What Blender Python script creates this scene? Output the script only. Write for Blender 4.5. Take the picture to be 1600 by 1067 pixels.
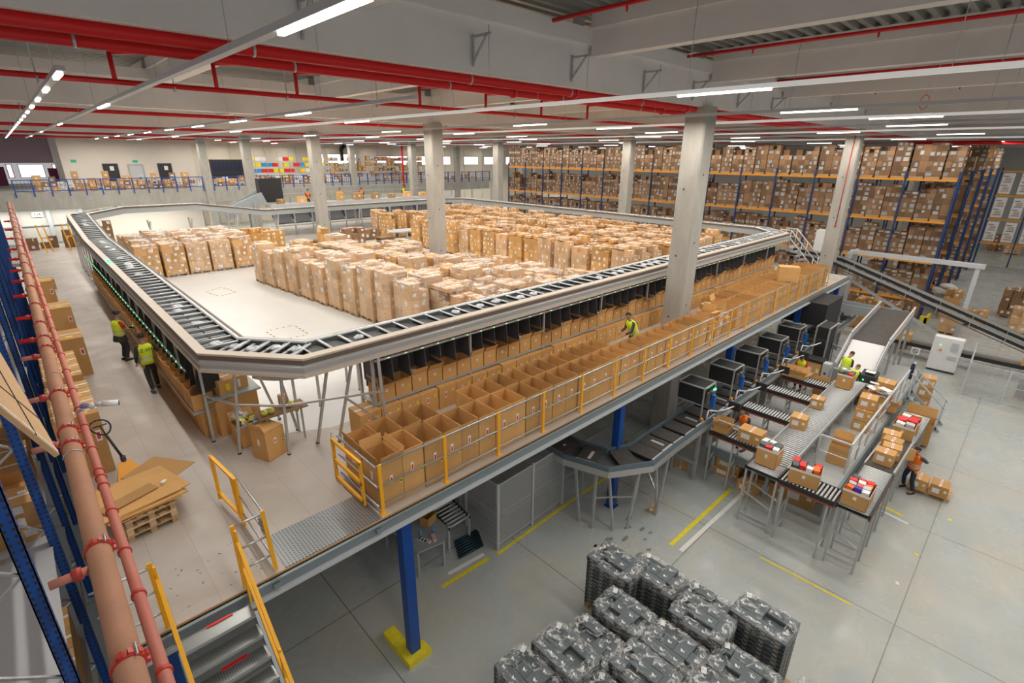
import bpy, math, random
from mathutils import Vector, Matrix
C = bpy.context.scene
COL = C.collection
for o in list(bpy.data.objects): bpy.data.objects.remove(o)
R_ = random.Random(7)
PI = math.pi
# ------------------------------------------------------------------ camera
# world: X along the long railing, Y away along the brown pipe, Z up, ground floor 0, mezzanine deck 4.4
cd = bpy.data.cameras.new('camera'); cam = bpy.data.objects.new('camera', cd); COL.objects.link(cam)
cd.sensor_width = 36; cd.lens = 36*788.575/1600; cd.clip_end = 400; cd.clip_start = .05
M = Matrix(((0.72182145, 0.23413774, -0.65127054), (-0.69203527, 0.25480259, -0.67539828), (0.0078092, 0.93821914, 0.34595354)))
cam.matrix_world = Matrix.Translation((0, 0, 11)) @ M.to_4x4()
C.camera = cam
# ------------------------------------------------------------------ exposure and world
C.view_settings.view_transform = 'Standard'; C.view_settings.look = 'None'
C.view_settings.gamma = 1; C.view_settings.exposure = 0.0; C.view_settings.use_curve_mapping = False
wd = bpy.data.worlds.new('world'); C.world = wd; wd.use_nodes = True
wd.node_tree.nodes['Background'].inputs[0].default_value = (1, .97, .95, 1)
wd.node_tree.nodes['Background'].inputs[1].default_value = .42
# ------------------------------------------------------------------ lamps: long rows of tube luminaires (light), fixtures are built below
STRIPS = [(1.07, 11.6, 72), (2.5, -6, 72), (7.4, 11, 72), (10.7, -8, 72), (16.5, -8, 72), (20.8, -8, 72), (25.8, -8, 72),
          (31, -8, 72), (36, -8, 72), (44, -8, 72), (52, -8, 72), (61, -8, 72), (70, -8, 72), (80, -8, 72)]
LZ = 12.24
for i, (x, y0, y1) in enumerate(STRIPS):
    if x == 1.07: continue
    n = 4; y1 = 94 if x > 18 else 78  # lamps run on past the tracks, added to brighten the far walls
    for k in range(n):
        a = y0+(y1-y0)*k/n; b = y0+(y1-y0)*(k+1)/n
        ld = bpy.data.lights.new('tube_light', 'AREA'); ld.shape = 'RECTANGLE'
        ld.size = .10; ld.size_y = (b-a)*.98; ld.energy = 18*(b-a)*(1.35 if x < 40 else 1.0); ld.color = (1, .94, .85)
        lo = bpy.data.objects.new('tube_light', ld); COL.objects.link(lo)
        lo.location = (x, (a+b)/2, LZ-.12)
for k, (x0, x1, y, z) in enumerate([(20, 44, 84, 6.4), (46, 70, 84, 6.4), (72, 92, 84, 6.4), (-6, 16, 74.6, 5.1)]):   # fill lamps without fixtures, added to brighten the far gallery area
    ld = bpy.data.lights.new('gallery_fill_light', 'AREA'); ld.shape = 'RECTANGLE'; ld.size = x1-x0; ld.size_y = .15; ld.energy = 85*(x1-x0)*(1 if k < 3 else .6); ld.color = (1, .93, .82)
    lo = bpy.data.objects.new('gallery_fill_light', ld); COL.objects.link(lo); lo.location = ((x0+x1)/2, y, z)
# ------------------------------------------------------------------ helpers
def vec(*a): return Vector(a)
class MB:
    def __init__(s): s.v = []; s.f = []; s.m = []; s.s = []; s.t = []
    def face(s, idx, m=0, sm=False, t=1.0): s.f.append(idx); s.m.append(m); s.s.append(sm); s.t.append(t)
    def hexa(s, P, m=0, t=1.0):
        b = len(s.v); s.v += [tuple(p) for p in P]
        for q in ((0, 3, 2, 1), (4, 5, 6, 7), (0, 1, 5, 4), (1, 2, 6, 5), (2, 3, 7, 6), (3, 0, 4, 7)): s.face([b+i for i in q], m, False, t)
        return s
    def box(s, x0, x1, y0, y1, z0, z1, m=0, t=1.0):
        return s.hexa([(x0, y0, z0), (x1, y0, z0), (x1, y1, z0), (x0, y1, z0), (x0, y0, z1), (x1, y0, z1), (x1, y1, z1), (x0, y1, z1)], m, t)
    def rbox(s, c, size, rz=0, m=0, t=1.0, rx=0, ry=0):   # centred rotated box
        Rm = Matrix.Rotation(rz, 3, 'Z') @ Matrix.Rotation(ry, 3, 'Y') @ Matrix.Rotation(rx, 3, 'X')
        a, b, d = size[0]/2, size[1]/2, size[2]/2; c = Vector(c)
        return s.hexa([c+Rm @ Vector(p) for p in ((-a, -b, -d), (a, -b, -d), (a, b, -d), (-a, b, -d), (-a, -b, d), (a, -b, d), (a, b, d), (-a, b, d))], m, t)
    def bar(s, p, q, w, h=None, m=0, t=1.0, up=(0, 0, 1)):      # rectangular bar between two points
        p = Vector(p); q = Vector(q); d = (q-p).normalized(); u = Vector(up)
        if abs(d.dot(u)) > .95: u = Vector((0, 1, 0))
        a = d.cross(u).normalized()*(w/2); b = a.cross(d).normalized()*((h or w)/2)
        return s.hexa([p-a-b, p+a-b, p+a+b, p-a+b, q-a-b, q+a-b, q+a+b, q-a+b], m, t)
    def tube(s, p, q, r, n=8, m=0, r2=None, cap=True, t=1.0):
        p = Vector(p); q = Vector(q); d = (q-p).normalized(); u = Vector((0, 0, 1))
        if abs(d.z) > .95: u = Vector((0, 1, 0))
        a = d.cross(u).normalized(); b = a.cross(d); r2 = r if r2 is None else r2; k = len(s.v)
        for c, rr in ((p, r), (q, r2)):
            for i in range(n):
                an = 2*PI*i/n; s.v.append(tuple(c+(a*math.cos(an)+b*math.sin(an))*rr))
        for i in range(n): s.face([k+i, k+(i+1) % n, k+n+(i+1) % n, k+n+i], m, True, t)
        if cap: s.face([k+i for i in range(n)][::-1], m, False, t); s.face([k+n+i for i in range(n)], m, False, t)
        return s
    def path(s, pts, r, n=8, m=0, closed=False):
        P = list(pts)
        if closed: P = P+[P[0]]
        for a, b in zip(P, P[1:]): s.tube(a, b, r, n, m)
        return s
    def ell(s, c, r, nu=10, nv=6, m=0, t=1.0):   # ellipsoid
        k = len(s.v)
        for j in range(nv+1):
            ph = PI*j/nv
            for i in range(nu):
                th = 2*PI*i/nu
                s.v.append((c[0]+r[0]*math.sin(ph)*math.cos(th), c[1]+r[1]*math.sin(ph)*math.sin(th), c[2]+r[2]*math.cos(ph)))
        for j in range(nv):
            for i in range(nu): s.face([k+j*nu+i, k+(j+1)*nu+i, k+(j+1)*nu+(i+1) % nu, k+j*nu+(i+1) % nu], m, True, t)
        return s
    def quad(s, a, b, c, d, m=0, t=1.0):
        k = len(s.v); s.v += [tuple(a), tuple(b), tuple(c), tuple(d)]; s.face([k, k+1, k+2, k+3], m, False, t); return s
    def prism(s, poly, z0, z1, m=0, t=1.0):
        k = len(s.v); n = len(poly)
        s.v += [(x, y, z0) for x, y in poly]+[(x, y, z1) for x, y in poly]
        s.face([k+i for i in range(n)][::-1], m, False, t); s.face([k+n+i for i in range(n)], m, False, t)
        for i in range(n): s.face([k+i, k+(i+1) % n, k+n+(i+1) % n, k+n+i], m, False, t)
        return s
    def sweep(s, prof, path, closed=True, m=0):   # profile of (lateral, dz), lateral + = right of travel
        P = [Vector(p) for p in path]; n = len(P); k = len(s.v); np_ = len(prof)
        for i in range(n):
            if closed: a, b, c = P[i-1], P[i], P[(i+1) % n]
            else: a, b, c = P[max(i-1, 0)], P[i], P[min(i+1, n-1)]
            d1 = (b-a); d2 = (c-b); d1.z = 0; d2.z = 0
            if d1.length < 1e-6: d1 = d2.copy()
            if d2.length < 1e-6: d2 = d1.copy()
            d1.normalize(); d2.normalize()
            n1 = Vector((d1.y, -d1.x, 0)); n2 = Vector((d2.y, -d2.x, 0)); mm = (n1+n2); mm = mm/max(mm.dot(n1), .3)
            for l, z in prof: s.v.append(tuple(b+mm*l+Vector((0, 0, z))))
        for i in range(n if closed else n-1):
            j = (i+1) % n
            for q in range(np_):
                r = (q+1) % np_; s.face([k+i*np_+q, k+j*np_+q, k+j*np_+r, k+i*np_+r], m)
        if not closed:
            s.face([k+q for q in range(np_)], m); s.face([k+(n-1)*np_+q for q in range(np_)][::-1], m)
        return s
    def mesh(s, name, mats, off=None):
        me = bpy.data.meshes.new(name)
        v = s.v if off is None else [(x-off[0], y-off[1], z-off[2]) for x, y, z in s.v]
        me.from_pydata(v, [], s.f)
        for mt in (mats if isinstance(mats, (list, tuple)) else [mats]): me.materials.append(mt)
        me.polygons.foreach_set('material_index', s.m); me.polygons.foreach_set('use_smooth', s.s)
        at = me.attributes.new('tint', 'FLOAT', 'FACE'); at.data.foreach_set('value', s.t)
        me.update(); return me
    def build(s, name, mats, parent=None, world=True):
        off = None
        if parent is not None and world:
            off = Vector(parent.location)
            if parent.parent: off = off+Vector(parent.parent.location)
        me = s.mesh(name, mats, off); o = bpy.data.objects.new(name, me); COL.objects.link(o)
        if parent is not None: o.parent = parent
        return o
def tag(o, label=None, cat=None, group=None, kind=None):
    if label: o['label'] = label
    if cat: o['category'] = cat
    if group: o['group'] = group
    if kind: o['kind'] = kind
    return o
def thing(name, label, cat, loc=(0, 0, 0), rz=0, group=None):
    o = bpy.data.objects.new(name, None); COL.objects.link(o); o.location = loc; o.rotation_euler = (0, 0, rz)
    o.empty_display_size = .2
    return tag(o, label, cat, group)
def solo(mb, name, mats, label, cat, loc=None, group=None, kind=None, rz=0):   # a thing that is one mesh; loc = its base, mesh given in world coordinates
    o = bpy.data.objects.new(name, mb.mesh(name, mats, loc)); COL.objects.link(o)
    if loc: o.location = loc
    return tag(o, label, cat, group, kind)
def inst(me, name, label, cat, loc, rz=0, group=None):                 # a one-mesh thing sharing its mesh
    o = bpy.data.objects.new(name, me); COL.objects.link(o); o.location = loc; o.rotation_euler = (0, 0, rz)
    return tag(o, label, cat, group)
def struct(mb, name, mats, kind='structure'):
    return tag(mb.build(name, mats), kind=kind)
KIDS = {}
def copy_tree(o, parent=None):
    c = o.copy(); COL.objects.link(c)
    if parent is not None: c.parent = parent
    for ch in o.children: copy_tree(ch, c)
    return c
ONES = ['', 'first', 'second', 'third', 'fourth', 'fifth', 'sixth', 'seventh', 'eighth', 'ninth', 'tenth', 'eleventh', 'twelfth', 'thirteenth', 'fourteenth', 'fifteenth', 'sixteenth', 'seventeenth', 'eighteenth', 'nineteenth']
TENS = {20: 'twent', 30: 'thirt', 40: 'fort', 50: 'fift', 60: 'sixt', 70: 'sevent', 80: 'eight', 90: 'ninet'}
def nth(n):
    if n < 20: return ONES[n]
    t = n//10*10
    return TENS[t]+('ieth' if n % 10 == 0 else 'y-'+ONES[n % 10])
# ------------------------------------------------------------------ materials
MAT = {}
def mat(name, col, rough=.6, metal=0, var=0, nscale=0, namt=0, bump=0, bscale=30, emit=None, spec=None, alpha=None, tint=True, ncol=None, stretch=None):
    m = bpy.data.materials.new(name); m.use_nodes = True; nt = m.node_tree; N = nt.nodes; L = nt.links; P = N['Principled BSDF']
    P.inputs['Roughness'].default_value = rough; P.inputs['Metallic'].default_value = metal
    if spec is not None: P.inputs['Specular IOR Level'].default_value = spec
    c = N.new('ShaderNodeRGB'); c.outputs[0].default_value = (*col, 1); out = c.outputs[0]
    def mul(a, fac, lo, hi):
        mr = N.new('ShaderNodeMapRange'); mr.inputs['To Min'].default_value = lo; mr.inputs['To Max'].default_value = hi; L.new(fac, mr.inputs['Value'])
        mx = N.new('ShaderNodeVectorMath'); mx.operation = 'SCALE'; L.new(a, mx.inputs[0]); L.new(mr.outputs[0], mx.inputs['Scale']); return mx.outputs[0]
    if namt:
        tc = N.new('ShaderNodeTexCoord'); mp = N.new('ShaderNodeMapping'); L.new(tc.outputs['Object'], mp.inputs[0])
        if stretch: mp.inputs['Scale'].default_value = stretch
        no = N.new('ShaderNodeTexNoise'); no.inputs['Scale'].default_value = nscale; no.inputs['Detail'].default_value = 5; no.inputs['Roughness'].default_value = .65
        L.new(mp.outputs[0], no.inputs['Vector'])
        rg = N.new('ShaderNodeMapRange'); rg.inputs['From Min'].default_value = .3; rg.inputs['From Max'].default_value = .7; L.new(no.outputs['Fac'], rg.inputs['Value'])
        if ncol:
            mx = N.new('ShaderNodeMix'); mx.data_type = 'RGBA'; L.new(rg.outputs[0], mx.inputs['Factor']); L.new(out, mx.inputs['A']); mx.inputs['B'].default_value = (*ncol, 1)
            fm = N.new('ShaderNodeMath'); fm.operation = 'MULTIPLY'; fm.inputs[1].default_value = namt; L.new(rg.outputs[0], fm.inputs[0]); L.new(fm.outputs[0], mx.inputs['Factor']); out = mx.outputs['Result']
        else: out = mul(out, rg.outputs[0], 1-namt, 1+namt)
    if var:
        oi = N.new('ShaderNodeObjectInfo'); out = mul(out, oi.outputs['Random'], 1-var, 1+var)
    if tint:
        at = N.new('ShaderNodeAttribute'); at.attribute_name = 'tint'
        mx = N.new('ShaderNodeVectorMath'); mx.operation = 'SCALE'; L.new(out, mx.inputs[0]); L.new(at.outputs['Fac'], mx.inputs['Scale']); out = mx.outputs[0]
    L.new(out, P.inputs['Base Color'])
    if bump:
        tc = N.new('ShaderNodeTexCoord'); no = N.new('ShaderNodeTexNoise'); no.inputs['Scale'].default_value = bscale; L.new(tc.outputs['Object'], no.inputs['Vector'])
        b = N.new('ShaderNodeBump'); b.inputs['Strength'].default_value = bump; b.inputs['Distance'].default_value = .01; L.new(no.outputs['Fac'], b.inputs['Height']); L.new(b.outputs[0], P.inputs['Normal'])
    if emit:
        P.inputs['Emission Color'].default_value = (*emit[0], 1); P.inputs['Emission Strength'].default_value = emit[1]
    MAT[name] = m; return m
card = mat('cardboard', (.60, .335, .12), .8, var=.13, nscale=3, namt=.06)
card_d = mat('cardboard_dark', (.27, .15, .075), .8, var=.18, nscale=3, namt=.08)
card_o = mat('cardboard_orange', (.62, .33, .09), .8, var=.1)
card_l = mat('cardboard_light', (.62, .40, .22), .75, var=.12, nscale=4, namt=.08)
white = mat('white_paper', (.82, .82, .82), .6)
tape = mat('white_tape', (.80, .76, .74), .4)
redink = mat('red_print', (.70, .05, .05), .5)
ink = mat('black_print', (.03, .03, .03), .6)
yel = mat('yellow_label', (.85, .68, .02), .5)
yrail = mat('yellow_paint', (.95, .45, .01), .45, nscale=8, namt=.06)
ysafe = mat('safety_yellow', (.80, .66, .03), .5, nscale=6, namt=.12)
steel = mat('galvanised_steel', (.50, .52, .53), .38, .75, nscale=12, namt=.12)
alu = mat('aluminium', (.50, .51, .51), .4, .45)
gpaint = mat('grey_paint', (.38, .42, .44), .5, .2, nscale=3, namt=.06)
lgrey = mat('light_grey_paint', (.55, .57, .60), .5, .1)
blue = mat('blue_paint', (.006, .07, .33), .4, nscale=5, namt=.1)
dblue = mat('dark_blue_paint', (.012, .05, .17), .45, nscale=4, namt=.12)
orange = mat('orange_beam_paint', (.85, .33, .02), .5)
black = mat('black_plastic', (.022, .023, .026), .5)
dgrey = mat('dark_grey_panel', (.10, .10, .11), .55, nscale=5, namt=.15)
belt = mat('black_belt', (.062, .056, .052), .55, nscale=4, namt=.25)
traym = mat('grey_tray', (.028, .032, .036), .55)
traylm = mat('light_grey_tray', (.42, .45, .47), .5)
beige = mat('beige_trim', (.58, .50, .42), .5)
brownm = mat('brown_trim', (.15, .115, .095), .5)
pipebrown = mat('dusty_brown_pipe', (.50, .25, .155), .6, nscale=2.2, namt=.10)
pipered = mat('dusty_red_pipe', (.62, .17, .13), .5, nscale=2.5, namt=.6, ncol=(.55, .30, .22), stretch=(1, .3, 1))
redm = mat('red_paint', (.72, .008, .01), .35)
redcl = mat('red_coupling', (.50, .05, .035), .4)
conc = mat('concrete', (.42, .40, .36), .8, nscale=2.0, namt=.13, bump=.15, bscale=14, stretch=(1, 1, .35))
beam_m = mat('white_beam_concrete', (.80, .77, .745), .75, nscale=.7, namt=.05)
wallm = mat('cream_wall', (.66, .60, .51), .8, nscale=.5, namt=.04)
walld = mat('grey_wall', (.40, .39, .37), .8, nscale=.5, namt=.05)
wood = mat('pallet_wood', (.50, .33, .17), .8, nscale=6, namt=.22, stretch=(1, 6, 6))
woodl = mat('new_pallet_wood', (.72, .50, .30), .8, nscale=6, namt=.15, stretch=(1, 6, 6))
rollerm = mat('roller_steel', (.66, .68, .69), .42, .25)
green_led = mat('green_led', (.02, .6, .1), .4, emit=((.05, 1, .25), 4))
amber = mat('amber_knob', (.9, .35, .02), .4)
tubelit = mat('lit_tube', (1, 1, 1), .5, emit=((1, .93, .80), 6))
mat('track_white_glow', (.86, .86, .84), .35, emit=((1, .98, .94), .28))  # weak glow stands in for tube light falling on the track body
glow = mat('bright_window', (1, 1, 1), .5, emit=((1, .92, .93), 3))
glowp = mat('bright_window_pink', (1, 1, 1), .5, emit=((1, .62, .82), 2.2))
purple = mat('mauve_panel', (.50, .40, .46), .8)
magenta = mat('dark_magenta_panel', (.18, .025, .09), .7)
skin = mat('skin', (.48, .25, .16), .6, tint=False)
hairm = mat('dark_hair', (.018, .014, .012), .7, tint=False)
hairb = mat('brown_hair', (.16, .09, .045), .7, tint=False)
vesty = mat('yellow_vest', (.70, .88, .02), .6, tint=False)
vesto = mat('orange_vest', (.98, .20, .01), .6, tint=False)
reflect = mat('reflective_band', (.62, .64, .6), .4, tint=False)
cloth_k = mat('dark_cloth', (.035, .038, .045), .85, tint=False)
cloth_n = mat('navy_cloth', (.02, .028, .06), .85, tint=False)
cloth_r = mat('red_cloth', (.55, .02, .02), .8, tint=False)
bluep = mat('bright_blue_plastic', (.03, .30, .72), .4)
cyan = mat('turquoise_tape', (.15, .72, .66), .4)
eyew = mat('eye_white', (.8, .8, .8), .3, tint=False)
lips = mat('lips', (.35, .11, .08), .5, tint=False)
shoebox = mat('charcoal_box', (.095, .125, .14), .6, var=.05)
shoebox_s = mat('charcoal_box_side', (.035, .035, .035), .6)
orangebox = mat('orange_box', (.95, .16, .01), .45)
redbox = mat('red_box', (.72, .02, .02), .45)
water = mat('blue_bottle', (.10, .33, .62), .15)
def ground_mat(name, col, bw, bh, jcol, jw, off, rough, stain, stain2, rough2=None, sc=.35):
    m = bpy.data.materials.new(name); m.use_nodes = True; nt = m.node_tree; N = nt.nodes; L = nt.links; P = N['Principled BSDF']
    tc = N.new('ShaderNodeTexCoord'); mp = N.new('ShaderNodeMapping'); mp.inputs['Location'].default_value = (*off, 0); L.new(tc.outputs['Object'], mp.inputs[0])
    br = N.new('ShaderNodeTexBrick'); br.offset = 0; br.inputs['Scale'].default_value = 1; br.inputs['Brick Width'].default_value = bw; br.inputs['Row Height'].default_value = bh
    br.inputs['Mortar Size'].default_value = jw; br.inputs['Mortar Smooth'].default_value = 0; L.new(mp.outputs[0], br.inputs['Vector'])
    n1 = N.new('ShaderNodeTexNoise'); n1.inputs['Scale'].default_value = sc; n1.inputs['Detail'].default_value = 5; n1.inputs['Roughness'].default_value = .55; n1.inputs['Distortion'].default_value = 1.2; L.new(tc.outputs['Object'], n1.inputs['Vector'])
    n2 = N.new('ShaderNodeTexNoise'); n2.inputs['Scale'].default_value = sc*2.6; n2.inputs['Detail'].default_value = 4; n2.inputs['Roughness'].default_value = .55; n2.inputs['Distortion'].default_value = .8; L.new(tc.outputs['Object'], n2.inputs['Vector'])
    def mix(a, b, fac, lo, hi, amt):
        r = N.new('ShaderNodeMapRange'); r.inputs['From Min'].default_value = lo; r.inputs['From Max'].default_value = hi; r.inputs['To Max'].default_value = amt; L.new(fac, r.inputs['Value'])
        x = N.new('ShaderNodeMix'); x.data_type = 'RGBA'; L.new(r.outputs[0], x.inputs['Factor'])
        if hasattr(a, 'links'): L.new(a, x.inputs['A'])
        else: x.inputs['A'].default_value = (*a, 1)
        x.inputs['B'].default_value = (*b, 1); return x.outputs['Result']
    o = mix(col, stain, n1.outputs['Fac'], .42, .66, .8); o = mix(o, stain2, n2.outputs['Fac'], .50, .85, .38); o = mix(o, jcol, br.outputs['Fac'], 0, 1, .8)
    L.new(o, P.inputs['Base Color'])
    r = N.new('ShaderNodeMapRange'); r.inputs['From Min'].default_value = .35; r.inputs['From Max'].default_value = .65; r.inputs['To Min'].default_value = rough; r.inputs['To Max'].default_value = rough2 or rough+.15; L.new(n2.outputs['Fac'], r.inputs['Value']); L.new(r.outputs[0], P.inputs['Roughness'])
    return m
floor_m = ground_mat('polished_concrete', (.42, .455, .455), 4.87, 4.87, (.17, .14, .11), .014, (-3.8, -.10), .16, (.47, .455, .40), (.33, .34, .32), .36)
deck_m = ground_mat('deck_panels', (.52, .47, .425), .62, 2.4, (.36, .27, .20), .004, (-.3, -.5), .4, (.44, .39, .345), (.42, .37, .32), .6, .5)
def film_mat(name, lo, hi, colr=(1, 1, 1), sc=1.8, f0=.5, f1=.64):
    m = bpy.data.materials.new(name); m.use_nodes = True; nt = m.node_tree; N = nt.nodes; L = nt.links
    for n in list(N): N.remove(n)
    out = N.new('ShaderNodeOutputMaterial'); tr = N.new('ShaderNodeBsdfTransparent'); gl = N.new('ShaderNodeBsdfPrincipled')
    gl.inputs['Base Color'].default_value = (*colr, 1); gl.inputs['Roughness'].default_value = .18
    tc = N.new('ShaderNodeTexCoord'); mp = N.new('ShaderNodeMapping'); mp.inputs['Scale'].default_value = (1.2, 1.2, 5); mp.inputs['Rotation'].default_value = (.3, .2, .4); L.new(tc.outputs['Object'], mp.inputs[0])
    no = N.new('ShaderNodeTexNoise'); no.inputs['Scale'].default_value = sc; no.inputs['Detail'].default_value = 4; no.inputs['Roughness'].default_value = .6; no.inputs['Distortion'].default_value = 1.8; L.new(mp.outputs[0], no.inputs['Vector'])
    r = N.new('ShaderNodeMapRange'); r.inputs['From Min'].default_value = f0; r.inputs['From Max'].default_value = f1; r.inputs['To Min'].default_value = lo; r.inputs['To Max'].default_value = hi; L.new(no.outputs['Fac'], r.inputs['Value'])
    b = N.new('ShaderNodeBump'); b.inputs['Strength'].default_value = 1; b.inputs['Distance'].default_value = .05; L.new(no.outputs['Fac'], b.inputs['Height']); L.new(b.outputs[0], gl.inputs['Normal'])
    mx = N.new('ShaderNodeMixShader'); L.new(r.outputs[0], mx.inputs[0]); L.new(tr.outputs[0], mx.inputs[1]); L.new(gl.outputs[0], mx.inputs[2]); L.new(mx.outputs[0], out.inputs[0])
    MAT[name] = m; return m
film = film_mat('stretch_film', .05, .55)
film2 = film_mat('clear_stretch_film', .02, .5, sc=3.2, f0=.56, f1=.70)
film3 = film_mat('film_edge_sheen', .05, .6, sc=4.5, f0=.49, f1=.66)  # opaque white streaks stand in for highlights on the film edges
def mesh_grid_mat(name, col, sc, hole, metal=.6):   # wire mesh / perforated sheet: real see-through holes
    m = bpy.data.materials.new(name); m.use_nodes = True; nt = m.node_tree; N = nt.nodes; L = nt.links; P = N['Principled BSDF']
    P.inputs['Base Color'].default_value = (*col, 1); P.inputs['Metallic'].default_value = metal; P.inputs['Roughness'].default_value = .4
    tc = N.new('ShaderNodeTexCoord'); sx = N.new('ShaderNodeSeparateXYZ'); L.new(tc.outputs['Object'], sx.inputs[0])
    ad = N.new('ShaderNodeMath'); ad.operation = 'ADD'; L.new(sx.outputs['X'], ad.inputs[0]); L.new(sx.outputs['Y'], ad.inputs[1])
    outs = []
    for o in (ad.outputs[0], sx.outputs['Z']):
        a = N.new('ShaderNodeMath'); a.operation = 'MULTIPLY'; a.inputs[1].default_value = sc; L.new(o, a.inputs[0])
        f = N.new('ShaderNodeMath'); f.operation = 'FRACT'; L.new(a.outputs[0], f.inputs[0])
        g = N.new('ShaderNodeMath'); g.operation = 'LESS_THAN'; g.inputs[1].default_value = hole; L.new(f.outputs[0], g.inputs[0]); outs.append(g.outputs[0])
    mn = N.new('ShaderNodeMath'); mn.operation = 'MAXIMUM'; L.new(outs[0], mn.inputs[0]); L.new(outs[1], mn.inputs[1])
    L.new(mn.outputs[0], P.inputs['Alpha']); MAT[name] = m; return m
wire = mesh_grid_mat('wire_mesh', (.50, .51, .52), 22, .36, .2)
def dots_mat(name, col, col2, sc, rough=.35):
    m = bpy.data.materials.new(name); m.use_nodes = True; nt = m.node_tree; N = nt.nodes; L = nt.links; P = N['Principled BSDF']
    tc = N.new('ShaderNodeTexCoord'); v = N.new('ShaderNodeTexVoronoi'); v.inputs['Scale'].default_value = sc; v.inputs['Randomness'].default_value = 0; L.new(tc.outputs['Object'], v.inputs['Vector'])
    r = N.new('ShaderNodeMapRange'); r.inputs['From Min'].default_value = .25; r.inputs['From Max'].default_value = .35; L.new(v.outputs['Distance'], r.inputs['Value'])
    x = N.new('ShaderNodeMix'); x.data_type = 'RGBA'; L.new(r.outputs[0], x.inputs['Factor']); x.inputs['A'].default_value = (*col2, 1); x.inputs['B'].default_value = (*col, 1); L.new(x.outputs['Result'], P.inputs['Base Color'])
    P.inputs['Metallic'].default_value = .7; P.inputs['Roughness'].default_value = rough; MAT[name] = m; return m
perf = dots_mat('perforated_steel', (.36, .38, .40), (.07, .075, .08), 17)
tread = dots_mat('steel_tread_plate', (.30, .31, .31), (.10, .10, .10), 30, .3)
def text_obj(s, size, m, parent, loc, rot, name='lettering', bold=False):
    cu = bpy.data.curves.new(name, 'FONT'); cu.body = s; cu.size = size; cu.extrude = .002; cu.align_x = 'CENTER'; cu.align_y = 'CENTER'
    if bold: cu.offset = size*.02
    o = bpy.data.objects.new(name, cu); COL.objects.link(o); dg = bpy.context.evaluated_depsgraph_get()
    me = bpy.data.meshes.new_from_object(o.evaluated_get(dg)); bpy.data.objects.remove(o)
    me.materials.clear(); me.materials.append(m); at = me.attributes.new('tint', 'FLOAT', 'FACE'); at.data.foreach_set('value', [1.0]*len(me.polygons))
    o = bpy.data.objects.new(name, me); COL.objects.link(o); o.location = loc; o.rotation_euler = rot
    if parent is not None: o.parent = parent
    return o
# ================================================================== THE SETTING
DZ = 4.4
m = MB(); m.box(-30, 110, -14, 96, -.3, 0); struct(m, 'floor', floor_m)
m = MB(); m.prism([(-.5, 7.45), (35, 7.45), (35, 52), (-3.0, 52), (-3.0, 44), (-.5, 44)], 4.2, DZ); struct(m, 'floor_mezzanine', deck_m)
m = MB(); m.box(-.5, 35, 7.43, 7.45, 4.34, 4.402); struct(m, 'trim_1', mat('board_edge', (.42, .25, .12), .7))
m = MB(); m.prism([(3.6, 11.9), (4.6, 11.4), (33, 11.4), (33, 41), (5.5, 41), (3.3, 36), (3.3, 12.6)], 4.40, 4.406); struct(m, 'floor_inner', mat('inner_floor_white', (.64, .64, .63), .35, nscale=.6, namt=.05, tint=False))  # whiter sheet over the deck inside the ring
# corrugated roof, ribs run along X
m = MB(); y = -12.; k = 0; pitch = .36; prof = []
while y < 96:
    prof += [(y, 14.3), (y+.14, 14.3), (y+.18, 14.42), (y+.32, 14.42)]; y += pitch
b = len(m.v)
for yy, zz in prof: m.v += [(-12, yy, zz), (96, yy, zz)]
for i in range(len(prof)-1): m.face([2*i, 2*i+1, 2*i+3, 2*i+2])
struct(m, 'ceiling', mat('roof_sheet', (.32, .33, .31), .45, .4))
GY = [9.3, 25.2, 41.1, 57.0, 72.9]
def girder(name, x0, x1, y):
    m = MB(); m.box(x0, x1, y-.22, y+.22, 12.6, 13.6); m.box(x0, x1, y-.30, y+.30, 13.6, 13.95)
    struct(m, name, beam_m)
for i, y in enumerate(GY): girder('trim_%d' % (10+i), -12, 94, y)
k = 20; gaps = [(-12, 9.0)]+[(a+.3, b-.3) for a, b in zip(GY, GY[1:])]+[(73.2, 94)]
sx = [18+6.47*i for i in range(-4, 12)]
for x in sx:
    m = MB()
    for a, b in gaps:
        m.box(x-.17, x+.17, a, b, 13.34, 13.95); m.box(x-.24, x+.24, a, b, 13.95, 14.3)
    struct(m, 'trim_%d' % k, beam_m); k += 1
# walls
m = MB(); m.box(95, 95.3, -14, 95, 0, 14.4); struct(m, 'wall_right', walld)
m = MB(); m.box(18.6, 95, 95, 95.3, 0, 14.4)
struct(m, 'wall_back', wallm)
m = MB()
for i in range(14): m.box(22+i*5.4, 22.06+i*5.4, 94.93, 95, 0, 14)
for i in range(12): m.box(24+i*6, 24.4+i*6, 94.9, 95, 0, 6, 0)
struct(m, 'trim_2', steel)
m = MB(); m.box(5.6, 18, 80, 80.3, 7, 14.4); m.box(5.2, 5.6, 80, 92, 7, 14.4); m.box(18, 18.6, 80, 95, 0, 14.4)
struct(m, 'wall_far_upper', mat('white_wall', (.74, .68, .62), .8, nscale=.5, namt=.04, tint=False))
m = MB(); m.box(-4, 5.4, 92, 92.3, 9.6, 14.4); struct(m, 'wall_far_left', purple)
m = MB(); m.box(5.4, 18, 78, 78.3, 0, 5.3); struct(m, 'wall_far_lower', mat('lower_white_wall', (.80, .76, .70), .8, tint=False))
m = MB(); m.box(-12, 5.4, 76, 76.3, 0, 5.3)
struct(m, 'wall_left_lower', walld)
m = MB()
for x in (-6, -3.2, -.2, 2.4, 5.2): m.box(x, x+.35, 75.8, 76.02, 0, 5.3)
for z in (1.6, 3.4, 4.9): m.box(-12, 5.4, 75.86, 76.02, z, z+.12)
struct(m, 'trim_3', gpaint)
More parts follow.
